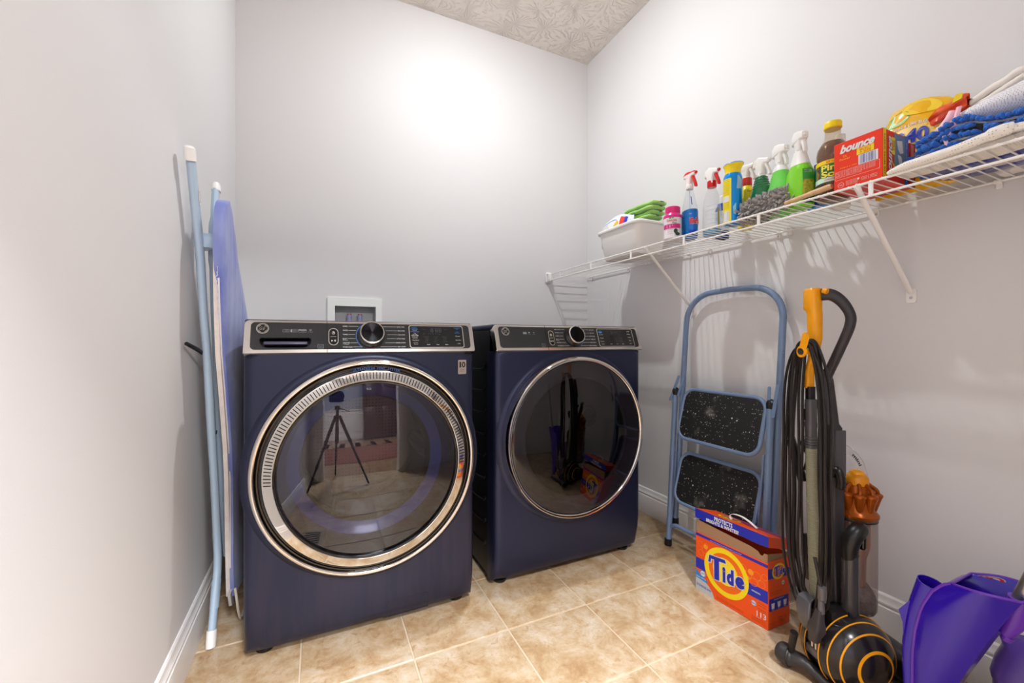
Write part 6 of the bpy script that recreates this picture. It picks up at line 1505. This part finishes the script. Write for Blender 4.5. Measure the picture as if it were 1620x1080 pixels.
# ------------------------------------------------------------------ upright vacuum cleaner with a ball
S_ = Vector((1.29, .70, 0)); _n = math.hypot(.35, .94); A_v = Vector((-.35, -.94, 0)) / _n; F_v = Vector((.94, -.35, 0)) / _n
V = lambda a, f, z: S_ + A_v * a + F_v * f + Vector((0, 0, z))
VT = lambda p: V(p.x, p.y, p.z)
M['vac_yellow'] = mat('mustard_yellow_plastic', 'f5a40c', .3); M['vac_dark'] = mat('dark_grey_plastic', '353134', .4); M['vac_grey'] = mat('iron_grey_plastic', '5d5a5e', .3, .25); M['vac_black'] = mat('soft_black_plastic', '171415', .35)
M['vac_orange'] = mat('metallic_orange_plastic', 'a4500c', .25, .45); M['cord'] = mat('dark_brown_black_cord', '1e1816', .45)
vc = thing('vacuum_cleaner', tuple(V(.036, .046, 0)), 'upright vacuum cleaner with yellow wand, orange cyclones and striped black ball', 'vacuum cleaner')
# ball: two shells with yellow stripes, gap in the middle
bc = V(.036, .046, .1015); br_, bl = .1015, .100
def ballT(p): return bc + A_v * p.x + F_v * p.y + Vector((0, 0, p.z))
def prof(x):   # radius of the shell at axial distance x from the centre
    t = min(1, abs(x) / bl); return br_ * (1 - t ** 2.6) ** .55
for sd in (-1, 1):
    xs = [.022 + (bl - .022) * (1 - math.cos(math.pi / 2 * i / 18)) / 1.0 for i in range(19)]
    xs = [.022 + (bl - .022) * math.sin(math.pi / 2 * i / 18) for i in range(19)]
    pr = [(.0, sd * .024), (prof(.022) - .012, sd * .024)] + [(prof(x), sd * x) for x in xs]
    pr[-1] = (0, sd * bl)
    hb = MB().lathe(pr, (0, 0, 0), 'x', 64, T=ballT).build('ball_shell', mat('smoky_black_ball', '1e191b', .22, coat=.3), vc)
    for x in (.0235, .046, .069, .090):
        r = prof(x); d = .0012
        MB().ring([(prof(x - d) - .002, sd * (x - d)), (prof(x - d) + .0012, sd * (x - d)), (prof(x + d) + .0012, sd * (x + d)), (prof(x + d) - .002, sd * (x + d))], (0, 0, 0), 'x', 64).build('yellow_stripe', 'vac_yellow', hb)
        st = bpy.context.scene.collection.objects[-1]
        me = st.data; o = Vector(ORG[st.name])
        for v in me.vertices: v.co = ballT(v.co + o) - o
        me.update()
# core between the shells
m = MB(); m.lathe([(0, -.026), (.088, -.026), (.088, .026), (0, .026)], (0, 0, 0), 'x', 40, T=ballT); m.box(-.022, .022, -.06, .02, .0, .11, .01, 2, T=ballT); m.build('ball_core', 'vac_black', vc)
m = MB()
for k in range(3): m.box(-.020, .020, -.100 + .004 * k, -.06, -.02 + .028 * k, .004 + .028 * k, .004, 2, T=ballT)
m.build('motor_cover', 'vac_grey', vc)
MB().tube([V(.01, -.02, .02), V(-.02, -.07, .05), V(.0, -.075, .12)], .010, 10).build('release_pedal', 'vac_black', vc)
# yoke arms beside the ball up to the body
for sd in (-1, 1):
    MB().tube(smooth_path([V(.036 + sd * .020, .03, .20), V(.036 + sd * .022, .10, .17), V(.036 + sd * .02, .15, .10), V(.036 + sd * .018, .17, .05)], 5), .012, 10).build('yoke', 'vac_black', vc)
# cleaner head
hd = MB(); hd.box(-.10, .155, .165, .275, .012, .060, .014, 3, T=VT); hd = hd.build('cleaner_head', mat('dark_translucent_head', '1c181a', .2, coat=.3), vc)
for k in range(3): MB().lathe([(0, -.004), (.031, -.004), (.033, 0), (.031, .004), (0, .004)], (-.03 + .05 * k, .19, .052), 'x', 32, T=VT).build('head_rib', 'vac_black', hd)
MB().lathe([(0, -.10), (.030, -.10), (.030, .145), (0, .145)], (0, .185, .055), 'x', 32, T=VT).build('brush_housing', 'vac_black', hd)
MB().lathe([(0, .145), (.034, .145), (.036, .150), (.034, .163), (.02, .166), (0, .166)], (0, .20, .050), 'x', 32, T=VT).build('head_end_cap', 'vac_grey', hd)
MB().lathe([(0, .166), (.030, .166), (.030, .172), (0, .172)], (0, .205, .050), 'x', 32, T=VT).build('head_end_ring', 'vac_yellow', hd)
MB().box(-.095, .15, .175, .27, .0, .013, .003, 1, T=VT).build('sole_plate', 'vac_grey', hd)
# rear spine: dark duct behind the wand
MB().loft([rsec(w_, d_, .008, V(a, f, z), A_v, F_v) for z, a, f, w_, d_ in ((.19, .00, .055, .018, .020), (.40, -.01, .055, .018, .020), (.56, -.012, .055, .022, .018), (.60, -.012, .055, .023, .018), (.695, -.015, .053, .021, .017), (.705, -.024, .050, .022, .018), (.83, -.028, .046, .014, .016), (.86, -.030, .040, .011, .014))]).build('spine', 'vac_dark', vc)
MB().box(.007, .013, .040, .072, .56, .69, .003, 2, T=VT).build('spine_panel', mat('mid_grey_plastic', '4c494d', .4), vc)
# wand: yellow handle piece, dark collar, grey cuffs, then the pale hose
def vl(st, name, m_, sharp=35): return MB().loft([rsec(w_, d_, min(w_, d_) * .85, V(a, f, z), A_v, F_v, 5) for z, a, f, w_, d_ in st]).build(name, m_, vc, sharp=sharp)
vl([(.806, -.038, 0, 0.0138, 0.0129), (.842, -.038, 0, 0.0134, 0.0129), (.858, -.034, 0, 0.0115, 0.0129), (.885, -.022, 0, 0.0096, 0.0129), (.92, -.016, 0, 0.0128, 0.0138), (.95, -.014, 0, 0.0173, 0.0156), (1.02, -.015, 0, 0.0182, 0.0166), (1.030, -.018, 0, 0.0192, 0.0175), (1.034, -.022, 0, 0.0221, 0.0193), (1.085, -.0225, 0, 0.0221, 0.0193), (1.089, -.0225, 0, 0.0211, 0.0184), (1.094, -.0225, 0, 0.0179, 0.0147)], 'wand_handle', 'vac_yellow')
MB().tube([V(.012, .002, 1.084), V(.022, .006, 1.081)], .008, 10).build('release_catch', 'vac_yellow', vc)
vl([(.77, -.031, 0, .0115, .011), (.81, -.031, 0, .012, .011)], 'wand_neck', 'vac_black')
vl([(.632, -.028, 0, 0.0150, 0.0144), (.66, -.028, 0, 0.0143, 0.0136), (.69, -.029, 0, 0.0140, 0.0136), (.694, -.029, 0, 0.0154, 0.0144), (.704, -.029, 0, 0.0154, 0.0144), (.708, -.029, 0, 0.0143, 0.0136), (.745, -.029, 0, 0.0143, 0.0136), (.752, -.029, 0, 0.0150, 0.0144), (.770, -.029, 0, 0.0143, 0.0136), (.774, -.029, 0, 0.0126, 0.0120)], 'wand_cuff', 'vac_grey')
MB().box(-.042, -.032, -.017, -.012, .712, .745, .002, 2, T=VT).build('cuff_button', 'vac_black', vc)
for k in range(4): MB().lathe([(.012, -.0025), (.0172, -.0015), (.0172, .0015), (.012, .0025)], V(-.027, 0, .640 + .0075 * k), n=28).build('cuff_ring', 'vac_grey', vc)
def hose_mat():
    m, nt, b = new_mat('khaki_stretch_hose'); N = nt.nodes.new; L = nt.links.new; b.inputs['Base Color'].default_value = lin('8c8a72'); b.inputs['Roughness'].default_value = .45
    g = N('ShaderNodeNewGeometry'); s_ = N('ShaderNodeSeparateXYZ'); L(g.outputs['Position'], s_.inputs[0]); k = N('ShaderNodeMath'); k.operation = 'MULTIPLY'; k.inputs[1].default_value = 1150; L(s_.outputs['Z'], k.inputs[0]); q = N('ShaderNodeMath'); q.operation = 'SINE'; L(k.outputs[0], q.inputs[0])
    bp = N('ShaderNodeBump'); bp.inputs['Strength'].default_value = .5; bp.inputs['Distance'].default_value = .001; L(q.outputs[0], bp.inputs['Height']); L(bp.outputs['Normal'], b.inputs['Normal']); return m
hp_ = [V(-.026 + .030 * max(0, .63 - z) / .53, .0, z) for z in [.632 - .012 * i for i in range(44)]]
MB().tube(hp_, [.0155 + .0045 * min(1, max(0, (.63 - z_.z) / .3)) + (.0006 if i % 2 else 0) for i, z_ in enumerate(hp_)], 24).build('hose', hose_mat(), vc, sharp=70)
# black loop handle
lp = smooth_path([V(-.005, .012, 1.075), V(.010, .03, 1.072), V(.028, .045, 1.050), V(.042, .055, 1.015), V(.041, .055, .985), V(.028, .05, .945), V(.010, .042, .895), V(-.010, .038, .850), V(-.022, .036, .820)], 5)
MB().tube(lp, [.018 - .0055 * min(1, i / 14) for i in range(len(lp))], 18, flat=(1, .85)).build('loop_handle', 'vac_dark', vc)
# cable hooks
m = MB(); pl_ = plane(V(.014, -.060, .915), A_v * .93 + Vector((0, 0, -.36)), Vector((0, 0, 1)) * .93 + A_v * .36, -F_v)
hk = MB().poly(circ(0, -.002, .0155, 28, .0165), pl_, 0, .006).poly([(-.010, .004), (.010, .004), (.0085, .040), (.002, .050), (-.008, .052), (-.013, .045)], pl_, 0, .0055).build('cable_hook', 'vac_yellow', vc, smooth=False)
MB().poly(circ(0, -.002, .0108, 24, .0088), pl_, .0062, .0075).build('hook_button', 'vac_dark', hk, smooth=False)
MB().tube([V(.003, .0, .905), V(.014, -.058, .915)], .007, 12).build('hook_stem', 'vac_yellow', hk)
lh_ = MB(); lh_.loft([rsec(w_, .004, .003, V(a, f, z), A_v, F_v) for z, a, f, w_ in ((.235, .018, -.045, .018), (.228, .020, -.060, .022), (.205, .024, -.068, .024), (.165, .030, -.066, .022), (.150, .032, -.06, .018))]); lh_.build('lower_cable_hook', 'vac_grey', vc)
MB().tube([V(.018, -.01, .21), V(.018, -.05, .22)], .012, 10).build('lower_hook_stem', 'vac_black', vc)
# the cable: loops over both hooks, each run its own cord
rnd = random.Random(21)
nL, nR = 8, 8
topz = .925
for k in range(8):
    t_ = k / 7
    al_ = -.088 + .052 * t_ ; ar_ = .026 + .040 * t_ if k % 2 else .030 + .036 * (1 - t_)
    f_ = -.046 + .030 * rnd.random(); sag = .012 * rnd.uniform(-1, 1)
    zb = .168 + .012 * (k % 4)
    pts = [V(.018, f_, zb + .0), V(-.02, f_ - .006, zb + .02 + .01 * t_), V(al_ * .75, f_, zb + .075), V(al_, f_ + .004 * math.sin(k), .34), V(al_ + .006 * math.sin(2.3 * k), f_, .50), V(al_ + .004 * math.cos(k), f_, .66), V(al_ * .93, f_, .78), V(al_ * .78, f_, .86), V(al_ * .45, f_ - .003, topz - .012 + .002 * k), V(.0, f_ - .004, topz + .005 + .0022 * k),
           V(.020, f_, topz - .008 + .002 * k), V(ar_ * .8, f_, .85), V(ar_, f_, .74), V(ar_ + .005 * math.sin(k * 1.7), f_, .58), V(ar_ + .004, f_, .42), V(ar_, f_, .30), V(ar_ * .75, f_, .215), V(.034, f_, zb + .012)]
    MB().tube(smooth_path(pts, 5, closed=True), .0037, 8, closed=True).build('cable', 'cord', vc)
# plug held at the lower hook
MB().tube([V(.055, -.06, .36), V(.078, -.062, .29)], .0045, 8).build('cable', 'cord', vc)
pg = MB().tube([V(.0805, -.062, .295), V(.080, -.062, .262), V(.078, -.062, .258), V(.078, -.062, .225)], [.0095, .0095, .007, .0085], 14).build('plug_sleeve', 'vac_grey', vc)
MB().loft([rsec(w_, d_, .006, V(a, -.064, z), A_v, F_v) for z, a, w_, d_ in ((.232, .076, .009, .008), (.200, .070, .013, .011), (.185, .066, .018, .014), (.172, .064, .019, .015), (.150, .060, .013, .011), (.138, .058, .012, .010))]).build('plug', 'vac_dark', vc)
m = MB(); m.box(.052, .057, -.068, -.066, .120, .139, T=VT); m.box(.064, .069, -.068, -.066, .120, .139, T=VT); m.build('prong', 'silver', vc)
# dust bin, dirt, cyclones
a0_, f0_ = -.012, .128
BO = V(a0_, f0_, 0)
def BT(p, k=.89): p = Vector(p); return Vector((BO.x + (p.x - BO.x) * k, BO.y + (p.y - BO.y) * k, p.z))
MB().lathe([(0, .166), (.030, .166), (.045, .170), (.0505, .180), (.0515, .20), (.0525, .438), (.0545, .440), (.0545, .446), (.050, .447)], BO, n=56, T=BT).build('dust_bin', clear('hazy_clear_bin', (.80, .76, .74), 1.45, .04, .22, 'b9a8a0'), vc)
MB().lathe([(0, .172), (.044, .174), (.048, .185), (.048, .215), (.040, .228), (.028, .245), (0, .235)], BO, n=40, T=lambda p: BT(p) + Vector((0, 0, .012 * noise.noise(Vector(p) * 60)))).build('dust', mat('grey_lint_dust', '8d8280', .98, bump=(160, 1, .006), noise_col=('5c5254', 50, .2)), vc)
MB().lathe([(0, .24), (.020, .24), (.022, .25), (.024, .32), (.030, .34), (.034, .36), (.034, .445), (0, .445)], BO, n=40, T=BT).build('inner_shroud', mat('orange_shroud', 'b8622a', .5, noise_col=('8c6a5a', 20, .2)), vc)
MB().lathe([(0, .440), (.055, .440), (.0565, .444), (.0565, .449), (.052, .454), (.046, .462), (.036, .53), (.0, .53)], BO, n=56, T=BT).build('cyclone_base', 'vac_orange', vc)
MB().lathe([(.050, .431), (.0532, .431), (.0532, .4345), (.050, .4345)], BO, n=56, T=BT).build('bin_seal', 'vac_black', vc)
cyc = None
for k in range(9):
    q = 2 * math.pi * (k + .35) / 9; dx, dy = math.cos(q), math.sin(q); c0 = BO + Vector((dx * .0385, dy * .0385, 0)); o_ = Vector((dx, dy, 0))
    def CT2(p, c0=c0, o_=o_): return BT(c0 + Vector((p.x, p.y, p.z)) + o_ * (p.z - .455) * .16)
    cy_ = MB().lathe([(0, .452), (.006, .453), (.0095, .462), (.0155, .498), (.0165, .501), (.0175, .503), (.0175, .507), (.0165, .509), (.011, .512), (0, .513)], (0, 0, 0), n=22, T=CT2).build('cyclone_cone', 'vac_orange', vc)
    top_ = CT2(Vector((0, 0, .508)))
    MB().tube(smooth_path([top_ + o_ * .004, top_ + o_ * .002 + Vector((0, 0, .012)), top_ - o_ * .010 + Vector((0, 0, .022)), BO + Vector((dx * .018, dy * .018, .536))], 4), [.0045] * 9 + [.0055] * 4, 10).build('cyclone_pipe', 'vac_orange', cy_)
MB().lathe([(0, .520), (.028, .520), (.031, .525), (.031, .548), (.028, .553), (.022, .559), (.010, .562), (0, .562)], BO, n=40, T=BT).build('cyclone_crown', mat('warm_yellow_cap', 'dc8c14', .3), vc)
MB().lathe([(0, .558), (.020, .558), (.018, .566), (.008, .570), (0, .570)], BO, n=32, T=BT).build('crown_cap', 'vac_yellow', vc)
# intake pipe with its black elbow
a1_, f1_ = .047, .05
MB().tube([V(a1_, f1_, .188), V(a1_, f1_, .196), V(a1_, f1_, .36)], [.017, .0205, .0195], 24).build('intake_pipe', mat('smoky_grey_pipe', '3c3a3e', .2, coat=.4), vc)
el = smooth_path([V(a1_, f1_ - .002, .345), V(a1_ + .002, f1_ - .002, .385), V(a1_ + .004, f1_ + .010, .415), V(a1_ + .000, f1_ + .028, .425), V(a1_ - .01, f1_ + .040, .42)], 5)
MB().tube(el, [.0175 + .004 * math.sin(math.pi * i / (len(el) - 1)) for i in range(len(el))], 20).build('elbow', 'vac_black', vc)
MB().box(-.018, .018, .0, .012, -.034, .034, .008, 3, T=lambda p: V(a1_ - .004, f1_ + .026, .405) + (A_v * .9 + F_v * .3) * p.x + (F_v * .9 - A_v * .3) * p.y + Vector((0, 0, p.z))).build('elbow_flange', 'gloss_black', vc)
m = MB()
for k in range(9): text(m, 'WARNING keep hair clear', lambda u, v, h=0: V(a1_, f1_, 0) + (A_v * math.sin(u / .02 - .9) - F_v * math.cos(u / .02 - .9)) * (.0209 + h) + Vector((0, 0, v)), .0, .31 - .006 * k, .003, width=.02, lift=.0)
m.build('warning_print', 'print_dim', vc, smooth=False)
rh = smooth_path([V(.010, .03, .565), V(.022, .028, .582), V(.034, .03, .580), V(.036, .034, .56), V(.030, .038, .535)], 6)
MB().tube(rh, [.0105 + (.0012 if i % 2 else 0) for i in range(len(rh))], 16).build('short_hose', 'vac_black', vc, sharp=70)
# brush tool clipped on the side, behind the cable
bt_ = MB().tube([V(-.118, .010, .635), V(-.105, .010, .60), V(-.088, .010, .56), V(-.070, .01, .52)], [.012, .014, .012, .013], 12).build('brush_tool', 'vac_black', vc)
m = MB(); rnd = random.Random(2)
for k in range(44):
    p = V(-.118 + rnd.uniform(-.008, .010), .010 + rnd.uniform(-.01, .01), .638); m.tube([p, p + A_v * rnd.uniform(-.012, -.004) + Vector((0, 0, rnd.uniform(.012, .026)))], .0007, 4)
o = m.build('bristle', 'vac_black', bt_); o['kind'] = 'stuff'
MB().tube([V(-.075, .015, .64), V(-.045, .015, .60), V(-.055, .012, .56)], .012, 10).build('tool_clip', 'vac_black', vc)
MB().box(-.062, -.030, .0, .03, .24, .37, .004, 2, T=VT).build('side_bracket', 'vac_dark', vc)

# ------------------------------------------------------------------ clear plastic disc tucked behind the vacuum
t = thing('plastic_disc', tuple(V(-.03, .10, .535)), 'thin clear plastic disc with dark lettering standing behind the orange cyclones', 'disc')
dc = V(-.082, .150, .545); fd = plane(dc, A_v, (0, 0, 1), -F_v)
m = MB(); band(m, circ(0, 0, .082, 56), circ(0, 0, .058, 56), fd); m.build('outer_band', clear('clear_disc_plastic', (.96, .96, .96), 1.5, .02, .10, 'e8e4e2'), t)
m = MB(); m.poly(circ(0, 0, .056, 48), fd); m.build('white_centre', clear('frosted_disc_plastic', (.96, .96, .97), 1.45, .1, .30, 'eceaea'), t, smooth=False)
MB().tube([fd(.082 * math.cos(2 * math.pi * k / 56), .082 * math.sin(2 * math.pi * k / 56), 0) for k in range(56)], .0012, 6, closed=True).build('edge', mat('clear_edge', 'b9b0ae', .2, coat=.5), t)
m = MB(); q = R(38)
text(m, 'mini', lambda u, v, h=0: fd((.064 + v) * math.cos(R(60) - u / .066), (.064 + v) * math.sin(R(60) - u / .066), .001), 0, 0, .010, width=.036, bold=.03); m.build('lettering', 'print_black', t, smooth=False)

# ------------------------------------------------------------------ grey wand end lying on the floor
t = thing('vacuum_nozzle', (1.25, .70, 0), 'dark grey curved nozzle tool lying on the tiles before the vacuum ball', 'nozzle')
M['nozzle'] = mat('charcoal_rubber_plastic', '343132', .45)
pts = smooth_path([(1.236, .775, .033), (1.234, .754, .034), (1.235, .737, .036), (1.238, .720, .040), (1.243, .703, .036), (1.245, .680, .027), (1.240, .650, .019), (1.233, .62, .015), (1.224, .58, .014), (1.214, .54, .014)], 4)
rr = [.024, .027, .028, .028, .0275, .027, .0255, .024, .019, .019, .019, .0185, .018, .0175, .017, .016, .015, .015, .0145, .014, .014, .014, .0135, .0135, .013]
rr = rr + [.013] * (len(pts) - len(rr)); zmin = [max(p.z, r * 1.0 + .001) for p, r in zip(pts, rr)]
pts = [Vector((p.x, p.y, z)) for p, z in zip(pts, zmin)]
MB().tube(pts[:9], rr[:9], 22).build('cuff', 'nozzle', t, sharp=60); MB().tube(pts[7:], rr[7:], 16, flat=(1, 1.15)).build('neck', 'nozzle', t, sharp=60)
MB().tube([pts[5], pts[6]], [.0285, .0285], 22).build('cuff_ring', 'nozzle', t)

# ------------------------------------------------------------------ purple scoop dustpan with silver handle
M['purple'] = mat('deep_violet_plastic', '3010aa', .22, coat=.4); M['purple2'] = mat('violet_plastic', '6a32b8', .3, coat=.2)
t = thing('dustpan', (1.30, .44, 0), 'deep violet upright scoop dustpan with silver handle beside the purple jug', 'dustpan')
Lp = [(.478, .004), (.484, .08), (.484, .146), (.484, .21), (.479, .27), (.468, .33), (.450, .375), (.432, .400), (.418, .409)]
Rp = [(.460, .004), (.446, .06), (.428, .13), (.410, .19), (.388, .25), (.366, .31), (.345, .36), (.328, .40), (.316, .425)]
def path_at(P, s):
    x = s * (len(P) - 1); i = min(int(x), len(P) - 2); f = x - i; return P[i][0] + (P[i + 1][0] - P[i][0]) * f, P[i][1] + (P[i + 1][1] - P[i][1]) * f
def pface(u, s, X, bulge):
    (a, b), (c, d) = path_at(Lp, s), path_at(Rp, s)
    return Vector((X - bulge * math.sin(math.pi * u) * (.3 + .7 * s), a + (c - a) * u, b + (d - b) * u + .006 * math.sin(math.pi * u) * s))
wd = lambda s: .012 + .085 * s
m = MB()
m.grid(lambda u, s: pface(u, s, 1.262, .026), 14, 20); m.grid(lambda u, s: pface(u, s, 1.265, .024), 14, 20)
m.grid(lambda u, s: pface(u, s, 1.262 + wd(s), -.012), 14, 20); m.grid(lambda u, s: pface(u, s, 1.259 + wd(s), -.010), 14, 20)
m.grid(lambda u, s: pface(1, s, 1.262 + wd(s) * u, 0), 6, 20); m.grid(lambda u, s: pface(1, s, 1.262 + wd(s) * u, 0) + Vector((0, .003, 0)), 6, 20)
m.grid(lambda u, s: pface(0, s, 1.262 + wd(s) * u, 0), 6, 20); m.grid(lambda u, s: pface(0, s, 1.262 + wd(s) * u, 0) - Vector((0, .003, 0)), 6, 20)
m.build('scoop', 'purple', t, sharp=50, fixn=False)
rim = [pface(u / 14, 1, 1.2635, .025) for u in range(15)] + [pface(1 - u / 14, 1, 1.2605 + wd(1), -.011) for u in range(15)]
MB().tube(rim, .0028, 8, closed=True).build('rim', 'purple2', t)
edge_ = [pface(0, s / 20, 1.262, 0) for s in range(21)]
MB().tube([p + Vector((-.001, 0, 0)) for p in edge_], .003, 8).build('edge_bead', 'purple2', t)
# broom sleeve on the left: an open tube with a fin
sl = [(1.285, .460, .384), (1.285, .470, .350), (1.284, .481, .31), (1.282, .489, .26), (1.278, .494, .20), (1.274, .492, .12), (1.270, .490, .04)]
m = MB(); sp_ = smooth_path(sl, 4); n_ = len(sp_)
def tubering(p, r, k=20, sx=1.15): return [p + Vector((math.cos(2 * math.pi * i / k) * r * sx, math.sin(2 * math.pi * i / k) * r, .25 * math.sin(2 * math.pi * i / k) * r)) for i in range(k)]
ro = [.0235 - .013 * (i / n_) for i in range(n_)]
m.loft([tubering(p, r - .002) for p, r in reversed(list(zip(sp_[:12], ro[:12])))] + [tubering(p, r) for p, r in zip(sp_, ro)], (False, True)); m.build('broom_sleeve', 'purple', t)
MB().poly([(.492, .33), (.513, .296), (.505, .27), (.503, .20), (.495, .20)], lambda u, v, h=0: Vector((1.268 + h, u, v)), 0, .006).build('fin', 'purple', t)
# socket and handle
h0, h1 = Vector((1.292, .326, .415)), Vector((1.285, .240, .70))
dd = (h1 - h0).normalized(); sk0 = h0 - dd * .085
MB().tube([sk0 + Vector((0, -.004, 0)), h0 - dd * .05 + Vector((0, -.006, 0)), h0 + dd * .004], [.010, .017, .0195], 20).build('handle_socket', 'purple2', t)
MB().tube([sk0 - dd * .012 + Vector((0, -.006, 0)), sk0 + Vector((0, -.008, 0))], [.008, .010], 14).build('socket_tip', 'purple2', t)
MB().tube([h0 - dd * .02, h0 + dd * .52], .0145, 24).build('handle', mat('brushed_silver_tube', 'b9b3ae', .28, .9), t)
# red and white round sticker inside the back wall
fs_ = lambda u, v, h=0: pface(.36 + u / .10, 1 - v / .42, 1.2570 + wd(1) - h, -.008)
m = MB(); m.poly(circ(0, .024, .0215, 28, .0215), fs_, .001); m.build('sticker', 'print_white', t, smooth=False)
m = MB(); band(m, circ(0, .024, .0195, 28, .0195), circ(0, .024, .0135, 28, .0135), fs_, .0018); m.poly([(-.0115, .014), (-.0085, .0115), (.0115, .034), (.0085, .0365)], fs_, .0020); m.build('sticker_ring', mat('warning_red_print', 'd81a1e', .4), t, smooth=False)
m = MB(); m.poly(circ(-.002, .024, .005, 12, .007), fs_, .0015); m.build('sticker_figure', 'print_black', t, smooth=False)

# ------------------------------------------------------------------ purple jug
t = thing('detergent_jug', (1.49, .345, 0), 'purple plastic jug with a ribbed white cap at the right edge', 'jug')
M['jug'] = mat('lilac_purple_plastic', '6248a8', .28, coat=.3, trans=.1)
def jr(z, hx_, hy_, r, dy=0, dx=0): return [Vector((1.478 + dx + u, .338 + dy + v, z)) for u, v in rrect(-hx_ * .9, -hy_ * .85, hx_ * .9, hy_ * .85, min(r, hx_ * .85, hy_ * .8), 6)]
MB().loft([jr(.001, .058, .078, .02), jr(.006, .063, .083, .024), (jr(.150, .063, .083, .024)), jr(.158, .066, .086, .026), jr(.170, .068, .088, .028), jr(.182, .066, .086, .03), jr(.205, .063, .082, .034), jr(.235, .056, .070, .036), jr(.255, .044, .052, .034, .022, -.006), jr(.266, .030, .034, .029, .036, -.010), jr(.272, .028, .029, .025, .042, -.012), jr(.282, .027, .029, .0245, .043, -.012)]).build('jug_body', 'jug', t, sharp=50)
cc_ = Vector((1.466, .381, 0)); m = MB(); pr = []
rings = []
for z, r, rb_ in ((.277, .028, 0), (.279, .030, 0), (.285, .030, 0), (.287, .029, 1), (.308, .0285, 1), (.311, .027, 0), (.312, .022, 0), (.309, .021, 0), (.309, .002, 0)):
    rings.append([cc_ + Vector(((r + (.0009 if (k % 2 and rb_) else 0)) * math.cos(2 * math.pi * k / 72), (r + (.0009 if (k % 2 and rb_) else 0)) * math.sin(2 * math.pi * k / 72), z)) for k in range(72)])
m.loft(rings); m.build('cap', mat('cool_white_cap', 'e9e7ee', .35), t, sharp=40)
fj = plane((1.478 - .0572, .338 + .066, 0), (0, -1, 0), (0, 0, 1), (-1, 0, 0))
m = MB(); m.poly(rrect(.008, .012, .124, .142, .008, 3), fj, .0003); m.build('label', mat('peach_label', 'd9a890', .45), t, smooth=False)
m = MB(); 
for k in range(3): m.poly(circ(.026 + .018 * k, .130, .0075, 18), fj, .0008)
m.build('label_icon', 'print_white', t, smooth=False)
m = MB()
for k in range(12): text(m, 'directions for use and caution read before', fj, .018, .112 - .007 * k, .0032, width=.060, lift=.0008)
for k in range(3): m.poly([(.023 + .018 * k, .127), (.029 + .018 * k, .127), (.028 + .018 * k, .134), (.024 + .018 * k, .132)], fj, .0012)
m.build('label_print', 'print_black', t, smooth=False)
MB().lathe([(0, 0), (.012, 0), (.012, .002), (0, .002)], (0, 0, 0), 'y', 24, T=lambda p: Vector((1.4205 - .0012 + p.y * .2, .402 - p.x * .5, .10 + p.z * 3.2))).build('hollow_shade', mat('dark_purple_hollow_shade', '2c1c58', .4), t)  # flat dark oval: shade of a handle hollow put in as colour
# ------------------------------------------------------------------ floor register mirrored in the washer door
t = thing('floor_register', (-.12, .93, 0), 'beige slotted floor register near the left wall, mirrored in the washer door ring', 'floor register')
m = MB(); x0, x1, y0, y1 = -.19, -.06, .76, 1.06
m.box(x0, x1, y0, y0 + .02, 0, .005, .002); m.box(x0, x1, y1 - .02, y1, 0, .005, .002); m.box(x0, x0 + .02, y0 + .02, y1 - .02, 0, .005, .002); m.box(x1 - .02, x1, y0 + .02, y1 - .02, 0, .005, .002)
m.build('frame', mat('beige_register', 'a89880', .4), t)
MB().box(x0 + .02, x1 - .02, y0 + .02, y1 - .02, .0002, .001).build('dark_opening', 'black', t, smooth=False)
for k in range(12): MB().box(x0 + .02, x1 - .02, y0 + .03 + .0205 * k, y0 + .038 + .0205 * k, .001, .004).build('louvre', 'beige_register' if 'beige_register' in M else bpy.data.materials['beige_register'], t, smooth=False)

for o in bpy.data.objects:
    b_ = o.name.split('.')[0]
    if o.parent and (b_.endswith('_print') or b_.endswith('lettering') or b_.endswith('_letters') or b_ in ('barcode', 'print', 'screen_digits', 'bubble_outline', 'gauge_rib', 'moulded_rib', 'prong')) and b_ not in ('light_blue_print', 'lid_front_print'):
        o['kind'] = 'stuff'
